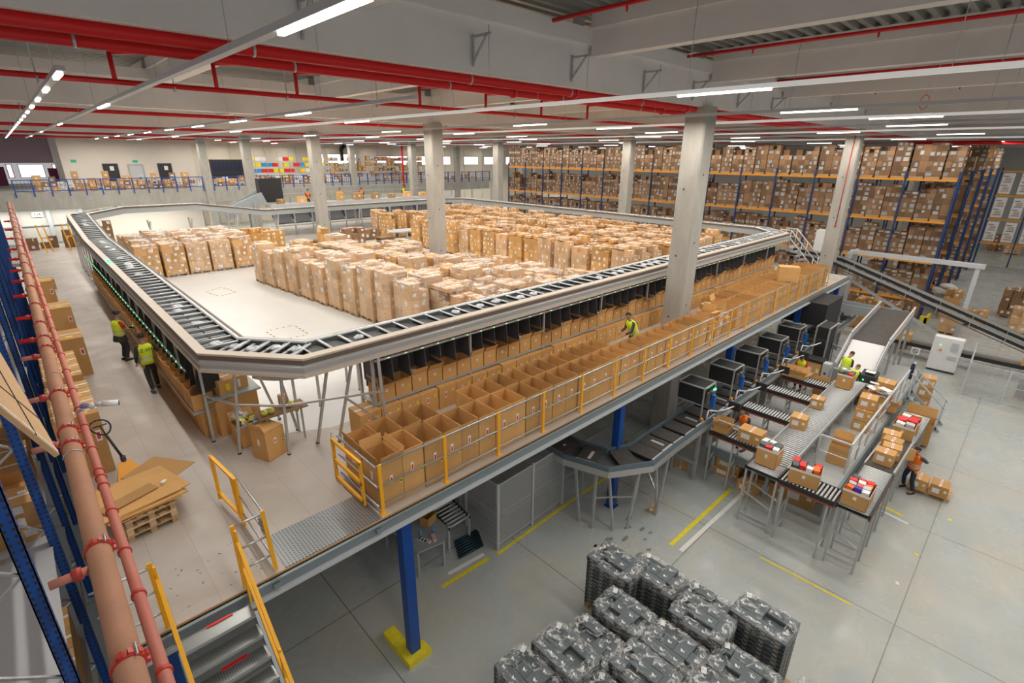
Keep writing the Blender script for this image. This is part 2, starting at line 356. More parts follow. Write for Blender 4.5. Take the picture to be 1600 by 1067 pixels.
m = MB(); m.box(-12, 64, 73.0, 95, 6.7, 7.0); m.box(-12, 64, 72.7, 73.2, 5.3, 7.0); struct(m, 'floor_far_gallery', conc)
# bright windows of the gallery
def window(n, x0, x1, y, z0, z1, g, fr=True):
    w = MB(); w.box(x0-.08, x1+.08, y-.02, y+.08, z0-.08, z1+.08)
    o = struct(w, 'window_%d' % n, dgrey)
    p = MB(); p.box(x0, x1, y-.05, y-.021, z0, z1); q = p.build('pane', g, o)
window(1, -2.2, -.2, 91.9, 7.9, 9.4, glowp); window(2, .6, 1.0, 91.9, 7.9, 9.4, glowp); window(3, 1.7, 4.0, 91.9, 7.9, 9.4, glow); window(4, 5.0, 6.2, 91.9, 8.7, 9.4, glow)
for i, (x0, x1) in enumerate([(41, 43), (44, 49.5), (54, 61), (63, 67), (70, 72), (76, 80), (82, 88), (89, 92)]):
    window(5+i, x0, x1, 94.9, 9.0, 10.9 if i < 2 else 10.6, glow if i % 2 else glowp)
m = MB(); m.box(-4, .3, 90, 90.1, 7, 9.2); m.box(4.3, 5.3, 90, 90.1, 7, 9.0); struct(m, 'trim_4', magenta)
# gallery doors and notice boards on the white wall
d = thing('door_1', None, None, (12.1, 79.98, 7)); d['kind'] = 'structure'
m = MB(); m.box(11.3, 12.9, 79.9, 79.99, 7, 9.6); m.build('frame', gpaint, d)
m = MB(); m.box(11.45, 12.75, 79.86, 79.9, 7, 9.45); m.build('leaf', lgrey, d)
for x, lab in ((9.6, 'black notice board on the white gallery wall, left of the grey door'), (15.2, 'black notice board on the white gallery wall, right of the grey door')):
    m = MB(); m.box(x-.75, x+.75, 79.85, 79.97, 7.3, 9.7, 0); m.box(x-.1, x+.3, 79.82, 79.85, 8.9, 9.4, 1); solo(m, 'notice_board', [black, white], lab, 'notice board', (x, 79.9, 7.3))
for i, (x, z) in enumerate([(6.3, 10.0), (12.2, 9.95), (37, 12.2)]):
    m = MB(); m.box(x-.25, x+.25, 79.9 if i < 2 else 60, 79.995 if i < 2 else 60.1, z-.14, z+.14)
    if i == 2: m.box(x-.01, x+.01, 60.04, 60.06, z+.14, 14.3)
    solo(m, 'exit_sign', mat('sign_green_%d' % i, (.02, .35, .18), .5, emit=((.1, .8, .5), .15)), ['small green exit sign at the left end of the white gallery wall', 'small green exit sign over the grey gallery door', 'lit green exit sign hanging under the ceiling'][i], 'exit sign', (x, 79.9 if i < 2 else 60.05, z))
SX0, SX1, SZ0 = 1.25, 2.15, 4.35
o = MB(); o.box(SX0, SX1, 75.78, 75.86, SZ0, SZ0+.5); sg = solo(o, 'bay_number_sign', white, 'white bay number sign on the dark lower wall at far left', 'sign', ((SX0+SX1)/2, 75.82, SZ0))
text_obj('E24', .36, ink, sg, (0, -.045, .25), (PI/2, 0, 0), bold=True)
# ------------------------------------------------------------------ columns
COLP = []
for x, y, z0 in [(18, 9.3, 0), (18, 25.2, 0), (18, 41.1, 0), (18, 57, 0), (18, 72.9, 0), (37.4, 9.3, 0), (37.4, 25.2, 0), (37.4, 41.1, 0), (37.4, 57, 0), (37.4, 72.9, 0), (56.8, 9.3, 0), (56.8, 57, 0), (56.8, 72.9, 0), (76.2, 72.9, 0)]:
    COLP.append((x, y))
CLAB = ['thick concrete column in front, piercing the deck between the carton rows', 'concrete column rising from the middle of the wrapped pallets', 'concrete column behind the pallet field with a small sign plate', 'concrete column left of it at the edge of the far gallery', 'concrete column at the left end of the long blue gallery railing',
        'concrete column with orange cable at right, in front of the big rack', 'concrete column between the front column and the rack, behind the sorter', 'concrete column at the left end of the big rack', 'slim concrete column behind the back conveyor workers', 'slim concrete column with red drainpipe at the gallery',
        'dark concrete column top above the right end of the rack', 'slim far concrete column hidden behind the left end of the rack', 'slim far concrete column by the gallery windows', 'farthest slim concrete column at the gallery windows']
for (x, y), lab in zip(COLP, CLAB):
    h = .40; c = .05; m = MB()
    m.prism([(x-h+c, y-h), (x+h-c, y-h), (x+h, y-h+c), (x+h, y+h-c), (x+h-c, y+h), (x-h+c, y+h), (x-h, y+h-c), (x-h, y-h+c)], 0, 12.62)
    for z in (5.6, 8.0, 10.4): m.tube((x-.06, y-h-.006, z), (x-.06, y-h+.02, z), .045, 8, 1); m.tube((x-h-.006, y+.1, z-.5), (x-h+.02, y+.1, z-.5), .045, 8, 1)
    o = solo(m, 'concrete_column', [conc, dgrey], lab, 'column', (x, y, 0))
    if (x, y) == (37.4, 9.3):
        m = MB(); m.path([(x-h-.02, y-.1, 12.4), (x-h-.02, y-.1, 7.0)], .025, 6); m.ell((x-h-.05, y-.1, 7.0), (.07, .07, .07)); m.build('orange_cable', redcl, o)
m = MB(); m.box(17.3, 17.55, 40.5, 40.62, 5.0, 5.6); solo(m, 'small_sign', white, 'small white sign on the column behind the pallet field', 'sign', (17.4, 40.56, 5))
# ------------------------------------------------------------------ deck edge beam, posts
m = MB(); m.box(-.5, 35, 7.40, 7.44, 4.13, 4.37); m.box(-.5, 35, 7.30, 7.44, 4.09, 4.14, 1); m.box(-.5, 35, 7.34, 7.44, 4.34, 4.37)
for x in (1.7, 3.6): m.box(x-.05, x+.05, 7.33, 7.40, 4.2, 4.3)
solo(m, 'deck_edge_beam', [mat('beam_grey', (.25, .30, .325), .45, .3), lgrey], 'long grey steel channel beam along the edge of the mezzanine deck', 'beam', (0, 7.4, 3.86))
for yy in (12.5, 17.5, 22.5, 27.5, 32.5, 40):
    m = MB(); m.box(-.4, 34.8, yy-.07, yy+.07, 3.92, 4.2)
    solo(m, 'deck_joist', gpaint, 'grey steel beam under the mezzanine deck, %s from the edge' % nth({12.5: 1, 17.5: 2, 22.5: 3, 27.5: 4, 32.5: 5, 40: 6}[yy]), 'beam', (0, yy, 3.8))
for i, x in enumerate([4.35, 12.15, 20.0, 27.9, 34.4, .1]):
    m = MB(); m.box(x-.12, x+.12, 7.62, 7.86, .02, 4.2); m.box(x-.2, x+.2, 7.50, 7.95, 3.95, 4.2); m.box(x-.17, x+.17, 7.57, 7.91, 0, .03)
    o = thing('deck_post', 'blue steel post under the deck edge, %s' % ['nearest, standing in a yellow guard', 'second, inside the curved belt conveyor', 'third, behind the first scanner boxes', 'fourth, behind the tall black scanner cabinet', 'farthest, below the end of the yellow railing', 'leftmost, beside the steel stair'][i], 'post', (x, 7.74, 0))
    m.build('post_shaft', blue, o)
    m = MB()
    for s in (-1, 1):
        for z in (4.0, 4.12): m = MB(); m.tube((x+s*.16, 7.47, z), (x+s*.16, 7.54, z), .02, 6); m.build('bolt', steel, o)
for i, x in enumerate([4.35, 12.15, 20.0, 27.9]):
    for yy in (17.5, 27.5):
        m = MB(); m.box(x-.12, x+.12, yy-.12, yy+.12, 0, 3.92); solo(m, 'deck_post', blue, 'blue steel post deep under the deck, %s from the left, %s row back' % (nth(i+1), 'first' if yy < 20 else 'second'), 'post', (x, yy, 0))
m = MB(); m.prism([(4.05, 7.45), (4.65, 7.45), (4.65, 7.75), (4.35, 8.05), (4.35, 8.6), (4.05, 8.6)], 0, .16)
o = solo(m, 'post_guard', ysafe, 'yellow concrete kerb guard around the foot of the nearest blue post', 'guard', (4.35, 7.8, 0))
# floor markings (painted on the ground)
def stripe(name, pts, w, mt, lab, z=.004):
    m = MB()
    for a, b in zip(pts, pts[1:]): m.bar((a[0], a[1], z), (b[0], b[1], z), w, .004)
    return solo(m, name, mt, lab, 'floor marking', (pts[0][0], pts[0][1], 0))
whitep = mat('white_floor_paint', (.78, .78, .76), .5); yelp = mat('yellow_floor_paint', (.80, .66, .02), .5, nscale=9, namt=.15)
stripe('floor_line', [(15.96, 5.36), (11.93, 5.41)], .13, yelp, 'yellow painted floor line leading to the dark pallets, beside the white one')
stripe('floor_line', [(16.21, 4.97), (11.94, 5.08)], .13, whitep, 'white painted floor line leading to the dark pallets, beside the yellow one')
stripe('floor_line', [(6.38, 9.11), (7.6, 9.0)], .12, whitep, 'short white painted floor line right of the nearest blue post')
stripe('floor_line', [(5.99, 8.87), (7.6, 8.78)], .12, yelp, 'short yellow painted floor line right of the nearest blue post')
stripe('floor_line', [(13.41, 3.35), (13.44, 1.02)], .06, yelp, 'thin worn yellow floor line below the roller conveyor legs')
stripe('floor_line', [(18.9, 1.9), (18.7, .85)], .1, yelp, 'short yellow floor line beside the worker lifting a box')
stripe('floor_line', [(18.6, 1.95), (18.35, .65)], .1, whitep, 'short white floor line beside the worker lifting a box')
stripe('floor_line', [(7.9, 8.72), (11.0, 8.8), (19, 8.75)], .1, yelp, 'yellow floor line along the foot of the wire fence')
stripe('floor_line', [(18.9, 9.9), (26, 10.1)], .1, whitep, 'white floor line under the deck behind the blue posts')
stripe('floor_tape', [(4.9, 5.5), (4.45, 5.2)], .12, cyan, 'turquoise tape strip on the floor by the dark wrapped pallets')
# dashed squares on the deck
def dashsq(pts, lab):
    m = MB()
    for a, b in zip(pts, pts[1:]+pts[:1]):
        a = Vector((*a, DZ+.010)); b = Vector((*b, DZ+.010)); n = 9
        for i in range(n):
            p = a.lerp(b, i/n); q = a.lerp(b, (i+.55)/n); m.bar(p, q, .05, .003, i % 2)
    solo(m, 'floor_marking', [yelp, ink], lab, 'floor marking', (pts[0][0], pts[0][1], DZ))
dashsq([(6.04, 20.28), (6.08, 18.86), (7.15, 18.8), (7.17, 20.34)], 'dashed yellow and black square on the empty deck, near one')
dashsq([(6.01, 28.5), (6.3, 27.2), (7.15, 27.5), (6.9, 29.1)], 'dashed yellow square on the empty deck, far one by the pallets')
# ------------------------------------------------------------------ red sprinkler mains under the ceiling
def pipe(name, a, b, r, lab, mt=redm, n=12, parts=()):
    base = Vector(a); o = thing(name, lab, 'pipe', tuple(base))
    m = MB(); m.tube(a, b, r, n); m.build('pipe_run', mt, o)
    return o
def add_couplings(o, pts, axis, r, mt, w=.05):
    for p in pts:
        m = MB(); d = Vector(axis)*w; m.tube(Vector(p)-d, Vector(p)+d, r, 12)
        m.build('coupling', mt, o)
def add_hangers(o, pts, ztop, r):
    for p in pts:
        m = MB(); m.tube((p[0], p[1], p[2]+r), (p[0], p[1], ztop), .012, 5); m.tube((p[0]-.02, p[1], p[2]), (p[0]+.02, p[1], p[2]), r+.012, 12)
        m.build('hanger', steel, o)
P1 = pipe('sprinkler_main', (-10, 9.35, 12.52), (90, 9.35, 12.52), .09, 'upper of the two bright red pipes under the nearest ceiling beam')
add_couplings(P1, [(x, 9.35, 12.52) for x in (11.2, 17.0, 23, 29)], (1, 0, 0), .125, redm); add_hangers(P1, [(x, 9.35, 12.52) for x in (3.3, 7.7, 11.0, 14.3, 24, 30)], 13.2, .09)
P2 = pipe('sprinkler_main', (-10, 10.5, 12.52), (90, 10.5, 12.52), .085, 'lower of the two bright red pipes behind the nearest ceiling beam')
add_couplings(P2, [(x, 10.5, 12.52) for x in (10.1, 17.4)], (1, 0, 0), .12, redm); add_hangers(P2, [(x, 10.5, 12.52) for x in (1.2, 4.4, 8, 12, 16)], 13.2, .085)
P3 = pipe('sprinkler_main', (-10, 15.5, 12.5), (90, 15.5, 12.5), .06, 'red pipe with short risers, third from the camera')
add_hangers(P3, [(x, 15.5, 12.45) for x in (1, 3.5, 6.2, 9, 12, 15, 18)], 14.2, .06)
for x in (2.35, 4.45, 6.5, 10.6, 13.5, 16.5, 19.5):
    m = MB(); m.path([(x, 15.5, 12.45), (x, 15.5, 13.1), (x+.5, 15.5, 13.15)], .05, 8); m.build('riser', redm, P3)
for i, (y, z, r) in enumerate([(26.0, 12.45, .07), (41.9, 12.45, .09), (57.8, 12.45, .09), (73.5, 12.45, .09)]):
    p = pipe('sprinkler_main', (-10, y, z), (92, y, z), r, 'red ceiling pipe behind the %s ceiling beam' % nth(i+2)); add_hangers(p, [(x, y, z) for x in range(1, 60, 7)], 13.4, r)
for i, (x, y0) in enumerate([(9.9, -9), (16.1, -9), (23.4, -9), (29.8, -9)]):
    p = pipe('branch_pipe', (x, y0, 13.9), (x, 9.0, 13.9), .045, 'thin red branch pipe below the roof sheets, %s from the left' % nth(i+1))
    for yy in (1, 4, 7): m = MB(); m.tube((x, yy, 13.9), (x, yy, 13.75), .025, 6); m.build('sprinkler_head', redm, p)
o = pipe('drain_pipe', (45.8, 72.56, 12.6), (45.8, 72.56, 5.6), .14, 'vertical red pipe coming down in front of the blue gallery railing')
m = MB(); m.tube((45.8, 72.56, 5.6), (45.3, 72.56, 5.2), .14, 8); m.build('elbow', redm, o)
o = pipe('roof_drain', (56, -6, 12.2), (50, 9, 12.1), .14, 'pinkish red pipe slanting under the ceiling above the rack end')
# brackets on the nearest beam
for i, x in enumerate([4.0, 7.55, 10.7, 13.9, 16.8, 20.2, 23.4]):
    m = MB(); y = 9.06; m.box(x-.02, x+.02, y-.03, y, 12.72, 13.3); m.bar((x, y, 13.25), (x, y-.55, 13.25), .045, .045); m.bar((x, y, 12.78), (x, y-.45, 13.24), .045, .045)
    o = thing('steel_bracket', 'triangular galvanised bracket on the nearest ceiling beam, %s from the left' % nth(i+1), 'bracket', (x, y, 12.72)); m.build('bracket_arm', steel, o)
    m = MB(); m.tube((x, y-.5, 13.4), (x, y-.5, 12.5), .008, 5); m.build('threaded_rod', steel, o)
# ------------------------------------------------------------------ suspended light rows
def light_row(i, x, y0, y1):
    o = thing('light_row', 'long white suspended light track, %s row from the left, hanging under the beams' % nth(i+1), 'ceiling light', (x, y0, LZ))
    m = MB(); m.box(x-.06, x+.06, y0, y1, LZ-.02, LZ+.06); m.build('track', MAT['track_white_glow'] if x in (10.7, 20.8, 31, 44) else lgrey if x > 3 else (lgrey if x > 1.5 else steel), o)
    step = {1.07: 2.95, 2.5: 14, 7.4: 6, 10.7: 15}.get(x, 11); ln = .95 if x == 1.07 else 1.9
    off = {2.5: 4.3, 10.7: 4.2, 16.5: 4.2, 20.8: 3}.get(x, y0+R_.random()*9)
    if x == 1.07: off = y0+.2
    y = off
    while y > y0+step: y -= step
    while y+ln < y1:
        if not (x == 2.5 and 6.5 < y < 12):
            t = MB(); t.box(x-.035, x+.035, y, y+ln, LZ-.06, LZ-.02); t.build('tube', tubelit, o)
        y += step
    if x < 22:
        t = MB(); t.tube((0, 0, 0), (0, 0, 14.2-LZ), .006, 4); me = t.mesh('suspension_wire', steel); y = y0+1
        while y < min(y1, 50):
            w = bpy.data.objects.new('suspension_wire', me); COL.objects.link(w); w.parent = o; w.location = (0, y-y0, 0); y += 4.3
for i, (x, y0, y1) in enumerate(STRIPS): light_row(i, x, y0, y1)
# ================================================================== CARTONS
CM = [card, white, yel, redink, tape, ink]
def tape_x(m, x0, x1, y, z, w=.06, mi=4): m.box(x0, x1, y-w/2, y+w/2, z, z+.003, mi)
def closed_carton(m, x, y, z, w, d, h, t=1.0, lab=True, rz=0, seed=0, cm=0):
    """a taped carton with its base centre at x, y, z, added to m"""
    r = random.Random(seed); b = len(m.v)
    m.box(-w/2, w/2, -d/2, d/2, 0, h, cm, t)
    m.box(-w/2, w/2, -.003, .003, h, h+.0015, 5, 1)
    m.box(-w/2-.002, w/2+.002, -.03, .03, h, h+.003, 4)
    if lab:
        if r.random() < .55: a = r.uniform(-w*.38, w*.05); q = min(w*.36, .2); zz = h*r.uniform(.2, .45); m.box(a, a+q, -d/2-.003, -d/2, zz, min(zz+q*r.uniform(.7, 1.2), h*.92), 1, .9)
        if r.random() < .4: m.box(-.025, .025, -d/2-.002, -d/2, h*.55, h, 4)
        if r.random() < .45: a = r.uniform(-d/3, d/8); m.box(-w/2-.003, -w/2, a, a+min(d*.34, .2), h*.35, h*.35+min(.18, h*.5), 1, .9)
        if r.random() < .4: m.box(w*.1, w*.1+.12, d*.1, d*.1+.1, h, h+.004, 1)
    c, s_ = math.cos(rz), math.sin(rz)
    for i in range(b, len(m.v)):
        X, Y, Z = m.v[i]; m.v[i] = (x+X*c-Y*s_, y+X*s_+Y*c, z+Z)
def open_carton(w, d, h, flaps=0, marks=True, seed=0, t=.007):
    r = random.Random(seed); m = MB(); a, b = w/2, d/2
    m.box(-a, a, -b, b, 0, .01); m.box(-a, a, -b, -b+t, 0, h); m.box(-a, a, b-t, b, 0, h); m.box(-a, -a+t, -b, b, 0, h); m.box(a-t, a, -b, b, 0, h)
    if marks:
        x = r.uniform(-.08, .05)*w; z = h*.52
        m.box(x-.035, x+.035, -b-.003, -b, z, z+h*.17, 1); m.box(x-.02, x+.02, -b-.004, -b, z+.02, z+h*.12, 3)
        m.box(a-.085, a-.03, -b-.003, -b, h*.42, h*.53, 2); m.box(a-.075, a-.04, -b-.0035, -b, h*.45, h*.50, 5)
        m.box(-a-.003, -a, -.04, .04, h*.5, h*.7, 1)
    if flaps:
        f = min(w, d)*.45
        for k in range(4):
            if not (flaps >> k & 1): continue
            an = r.uniform(.15, .5)*(1 if h > .6 or k else 2.6)
            if k == 0: m.hexa([(-a, -b, h), (a, -b, h), (a, -b+t, h), (-a, -b+t, h), (-a, -b-math.sin(an)*f, h+math.cos(an)*f), (a, -b-math.sin(an)*f, h+math.cos(an)*f), (a, -b+t-math.sin(an)*f, h+math.cos(an)*f), (-a, -b+t-math.sin(an)*f, h+math.cos(an)*f)])
            if k == 1: m.hexa([(-a, b-t, h), (a, b-t, h), (a, b, h), (-a, b, h), (-a, b-t+math.sin(an)*f, h+math.cos(an)*f), (a, b-t+math.sin(an)*f, h+math.cos(an)*f), (a, b+math.sin(an)*f, h+math.cos(an)*f), (-a, b+math.sin(an)*f, h+math.cos(an)*f)])
            if k == 2: m.hexa([(-a, -b, h), (-a+t, -b, h), (-a+t, b, h), (-a, b, h), (-a-math.sin(an)*f, -b, h+math.cos(an)*f), (-a+t-math.sin(an)*f, -b, h+math.cos(an)*f), (-a+t-math.sin(an)*f, b, h+math.cos(an)*f), (-a-math.sin(an)*f, b, h+math.cos(an)*f)])
            if k == 3: m.hexa([(a-t, -b, h), (a, -b, h), (a, b, h), (a-t, b, h), (a-t+math.sin(an)*f, -b, h+math.cos(an)*f), (a+math.sin(an)*f, -b, h+math.cos(an)*f), (a+math.sin(an)*f, b, h+math.cos(an)*f), (a-t+math.sin(an)*f, b, h+math.cos(an)*f)])
    return m
OC = [open_carton(.49, .74, 1.10-.012*(i % 3), seed=i).mesh('tall_open_carton', CM) for i in range(6)]
n = 0
for i in range(55):
    x = 4.16+.5*i
    if 17.3 < x < 19.7: continue
    n += 1
    if i == 0: me = open_carton(.49, .74, .98, flaps=15, seed=3).mesh('tall_open_carton', CM)
    else: me = OC[i % 6]
    inst(me, 'open_carton', 'tall open carton, outer row behind the yellow railing, %s from the near left end' % nth(n), 'carton', (x+R_.uniform(-.003, .003), 8.06+R_.uniform(-.015, .015), DZ), R_.uniform(-.01, .01), 'outer row of tall open cartons')
n = 0
for i in range(55):
    x = 4.16+.5*i
    if 5.9 < x < 7.0 or 12.4 < x < 19.9: continue
    n += 1
    me = open_carton(.49, .72, 1.02, flaps=4, seed=5).mesh('tall_open_carton', CM) if i == 0 else OC[(i*5+2) % 6]
    inst(me, 'open_carton', 'tall open carton, inner row facing the sorter aisle, %s from the near left end' % nth(n), 'carton', (x+R_.uniform(-.003, .003), 8.82+R_.uniform(-.015, .015), DZ), R_.uniform(-.01, .01), 'inner row of tall open cartons')
# the odd heap in the gap of the outer row, and the tipped carton on the far rows
def heap(items, group, where):
    for i, (x, y, z, w, d, h, rz, fl, desc) in enumerate(items):
        if fl: m = open_carton(w, d, h, flaps=fl, marks=False, seed=i+9)
        else: m = MB(); closed_carton(m, 0, 0, 0, w, d, h, seed=i+21)
        inst(m.mesh('carton', CM), 'carton', desc+' '+where, 'carton', (x, y, z), rz, group)
heap([(17.75, 8.0, DZ, .55, .6, .38, 0, 0, 'bottom left closed carton'), (18.4, 8.0, DZ, .6, .6, .38, .03, 0, 'bottom middle closed carton'), (19.1, 8.0, DZ, .62, .6, .36, -.02, 0, 'bottom right closed carton'),
      (17.8, 8.0, DZ+.385, .55, .6, .32, .02, 0, 'second-layer left carton'), (18.5, 8.0, DZ+.385, .6, .55, .34, -.04, 0, 'second-layer middle carton'), (19.15, 8.0, DZ+.365, .55, .55, .34, .05, 0, 'second-layer right carton'),
      (17.9, 8.05, DZ+.73, .5, .5, .45, .05, 9, 'printed carton with raised flaps'), (18.75, 8.02, DZ+.73, .6, .5, .36, 0, 0, 'tan carton'), (18.85, 8.05, DZ+1.10, .5, .45, .30, .1, 3, 'small carton with a gable of half-open flaps'), (19.5, 8.72, DZ, .5, .5, 1.0, .1, 0, 'brown upright carton')],
     'cartons heaped in the gap of the outer carton row', 'in the heap within the outer carton row')
m = open_carton(.6, .7, .9, marks=False); o = inst(m.mesh('tipped_carton', CM), 'carton', 'empty carton lying on its side on top of the far open cartons', 'carton', (25.7, 8.8, 5.85)); o.rotation_euler = (PI/2, 0, .5); o.location = (25.8, 8.4, DZ+1.10+.3)
# ------------------------------------------------------------------ yellow posted guard rail along the deck edge
g = thing('guard_rail', 'long guard rail with yellow posts and three grey tubes along the open carton row', 'railing', (3.83, 7.55, DZ))
pm = MB(); pm.box(-.035, .035, -.012, .012, 0, 1.12); pm.box(-.06, .06, -.05, .05, 0, .02); me = pm.mesh('post', yrail)
for i in range(19):
    x = 3.83+1.525*i
    p = bpy.data.objects.new('post', me); COL.objects.link(p); p.parent = g; p.location = (1.525*i, 0, 0); p.rotation_euler = (0, -.0, 0)
for z in (.18, .62, 1.08):
    m = MB(); m.tube((3.8, 7.585, DZ+z), (31.3, 7.585, DZ+z), .022, 8); m.build('rail_tube', steel, g)
for z in (.15, .6, 1.05):
    m = MB(); m.tube((3.78, 7.6, DZ+z), (3.78, 9.2, DZ+z), .022, 8); m.build('end_tube', steel, g)
g = thing('swing_gate', 'yellow framed steel gate closing the near end of the carton rows', 'gate', (3.7, 8.0, DZ))
for a, b in (((3.66, 7.95, 5.42), (3.66, 9.18, 5.42)), ((3.66, 7.95, 4.95), (3.66, 9.18, 4.95)), ((3.66, 7.95, 4.52), (3.66, 9.18, 4.52)), ((3.66, 7.98, 4.45), (3.66, 7.98, 5.45)), ((3.66, 9.16, 4.45), (3.66, 9.16, 5.45))):
    m = MB(); m.bar(a, b, .05, .07); m.build('gate_bar', yrail, g)
m = MB(); m.tube((3.7, 9.24, DZ), (3.7, 9.24, 5.55), .03, 8); m.build('hinge_post', steel, g)
# steel plate and the stairs
m = MB(); m.prism([(1.9, 7.46), (3.74, 7.46), (3.74, 8.44), (1.97, 8.44)], DZ, DZ+.012); solo(m, 'steel_plate', perf, 'perforated steel floor plate at the deck edge between stairs and carton rows', 'floor plate', (2.8, 8, DZ))
st = thing('staircase', 'steep steel stair with tread-plate steps going down from the deck edge', 'stairs', (.76, 7.3, 0))
n = 19
for i in range(n):
    y = 7.15-.235*(i+.2); z = DZ-.22*(i+.55)
    if z < .1: break
    m = MB(); m.box(.28, 1.24, y-.13, y+.13, z-.035, z, 0); m.box(.28, 1.24, y-.135, y-.125, z-.05, z, 1); m.build('step', [tread, gpaint], st)
    if i in (0, 2, 4, 6): m = MB(); m.box(.62, .98, y+.10, y+.14, z-.02, z+.015); m.build('red_strip', redm, st)
for x in (.24, 1.28):
    m = MB(); m.bar((x, 7.22, 4.1), (x, 3.35, .3), .05, .24); m.build('stringer', gpaint, st)
def yrailing(o, x, last):
    m = MB(); m.bar((x, 7.35, 5.62), (x, 7.35, 4.2), .05, .03, up=(1, 0, 0)); m.build('rail_post', yrail, o)
    m = MB(); m.bar((x, 7.38, 5.45), (x, 3.2, 1.55), .05, .03); m.build('hand_rail', yrail, o)
    m = MB(); m.bar((x, 7.38, 4.95), (x, 3.2, 1.0), .04, .03); m.build('mid_rail', yrail, o)
    for y in (6.1, 4.7): m = MB(); m.bar((x, y, 3.15-(6.1-y)*.93), (x, y, 4.3-(6.1-y)*.93), .05, .03, up=(1, 0, 0)); m.build('rail_post', yrail, o)
o = thing('stair_railing', 'yellow railing on the left side of the steel stair', 'railing', (.24, 7.35, 4.2)); yrailing(o, .24, 0)
o = thing('stair_railing', 'yellow railing on the right side of the steel stair', 'railing', (1.28, 7.35, 4.2)); yrailing(o, 1.28, 0)
o = thing('deck_railing', 'yellow posted railing beside the stair opening, carrying a printed notice', 'railing', (1.76, 7.55, DZ))
for p, q in (((1.78, 7.55, DZ), (1.74, 7.55, 5.62)), ((1.28, 7.5, DZ), (1.28, 7.5, 5.62))):
    m = MB(); m.bar(p, q, .06, .03); m.build('post', yrail, o)
for z in (.3, .7, 1.15):
    m = MB(); m.tube((1.28, 7.56, DZ+z), (1.76, 7.58, DZ+z), .018, 8); m.tube((1.76, 7.58, DZ+z), (1.76, 9.0, DZ+z), .018, 8); m.build('rail_tube', steel, o)
m = MB(); m.bar((1.76, 7.62, 5.15), (1.76, 7.95, 5.15), .006, .42); b_ = solo(m, 'notice', white, 'white printed notice sheet tied to the railing beside the stair', 'notice', (1.76, 7.8, 4.94))
for k_ in range(4): text_obj(['SALIDA', 'USE LA ESCALERA', 'CON PRECAUCION', 'GRACIAS'][k_], .045, ink, b_, (-.006, 0, .32-.07*k_), (PI/2, 0, -PI/2))
o = thing('deck_gate', 'yellow hinged deck gate standing open at the head of the stairs', 'gate', (1.75, 9.2, DZ))
for a, b in (((1.75, 9.05, DZ), (1.75, 9.05, 5.45)), ((1.62, 10.0, 4.55), (1.62, 10.0, 5.55)), ((1.75, 9.05, 5.42), (1.62, 10.0, 5.52)), ((1.75, 9.05, 4.6), (1.62, 10.0, 4.7)), ((1.75, 9.2, DZ+.1), (1.73, 9.2, 5.4))):
    m = MB(); m.bar(a, b, .06, .04); m.build('gate_bar', yrail, o)
o = thing('deck_railing', 'grey tube railing with a yellow end post left of the stair head', 'railing', (-.1, 7.5, DZ))
m = MB(); m.bar((.2, 7.5, DZ), (.2, 7.5, 5.6), .06, .03); m.build('post', yrail, o)
for z in (.3, .7, 1.12): m = MB(); m.tube((-.48, 7.5, DZ+z), (.2, 7.5, DZ+z), .018, 8); m.build('rail_tube', steel, o)
# ================================================================== THE RING SORTER
RP = [(2.68, 33), (2.68, 12.35), (3.95, 10.8), (32.1, 10.8), (33.55, 12.35), (33.55, 41.6), (32.0, 43.0), (14, 42.6), (9.5, 43.0), (5.0, 43.0), (2.68, 40.4)]
RZ = [6.9, 6.9, 6.9, 6.9, 6.9, 6.9, 6.9, 6.9, 7.6, 7.6, 7.5]
ring = [Vector((x, y, z)) for (x, y), z in zip(RP, RZ)]
so = thing('ring_sorter', 'large beige and aluminium tray sorter conveyor forming a closed ring above the deck', 'conveyor', (2.68, 12.35, DZ))
def rs(name, prof, mt): m = MB(); m.sweep(prof, ring); m.build(name, mt, so)
rs('outer_cap', [(.33, .0), (.33, -.04), (.53, -.06), (.53, -.015)], beige)
rs('outer_stripe', [(.495, -.05), (.495, -.17), (.52, -.17), (.52, -.05)], brownm)
rs('outer_panel', [(.47, -.16), (.47, -.45), (.50, -.45), (.535, -.40), (.535, -.36), (.515, -.35), (.515, -.29), (.54, -.28), (.54, -.22), (.51, -.20), (.51, -.16)], alu)
rs('outer_skirt', [(.50, -.385), (.50, -.46), (.56, -.46), (.56, -.385)], beige)
rs('inner_rail', [(-.40, .035), (-.38, .0), (-.40, -.035), (-.46, -.035), (-.49, 0), (-.46, .035)], rollerm)
rs('inner_panel', [(-.47, -.04), (-.47, -.42), (-.52, -.42), (-.52, -.04)], mat('blue_grey_panel', (.42, .47, .49), .4, .3))
rs('inner_lip', [(-.50, .01), (-.50, -.10), (-.555, -.10), (-.555, .01)], brownm)
rs('bed', [(-.47, -.26), (-.47, -.29), (.49, -.29), (.49, -.26)], dgrey)
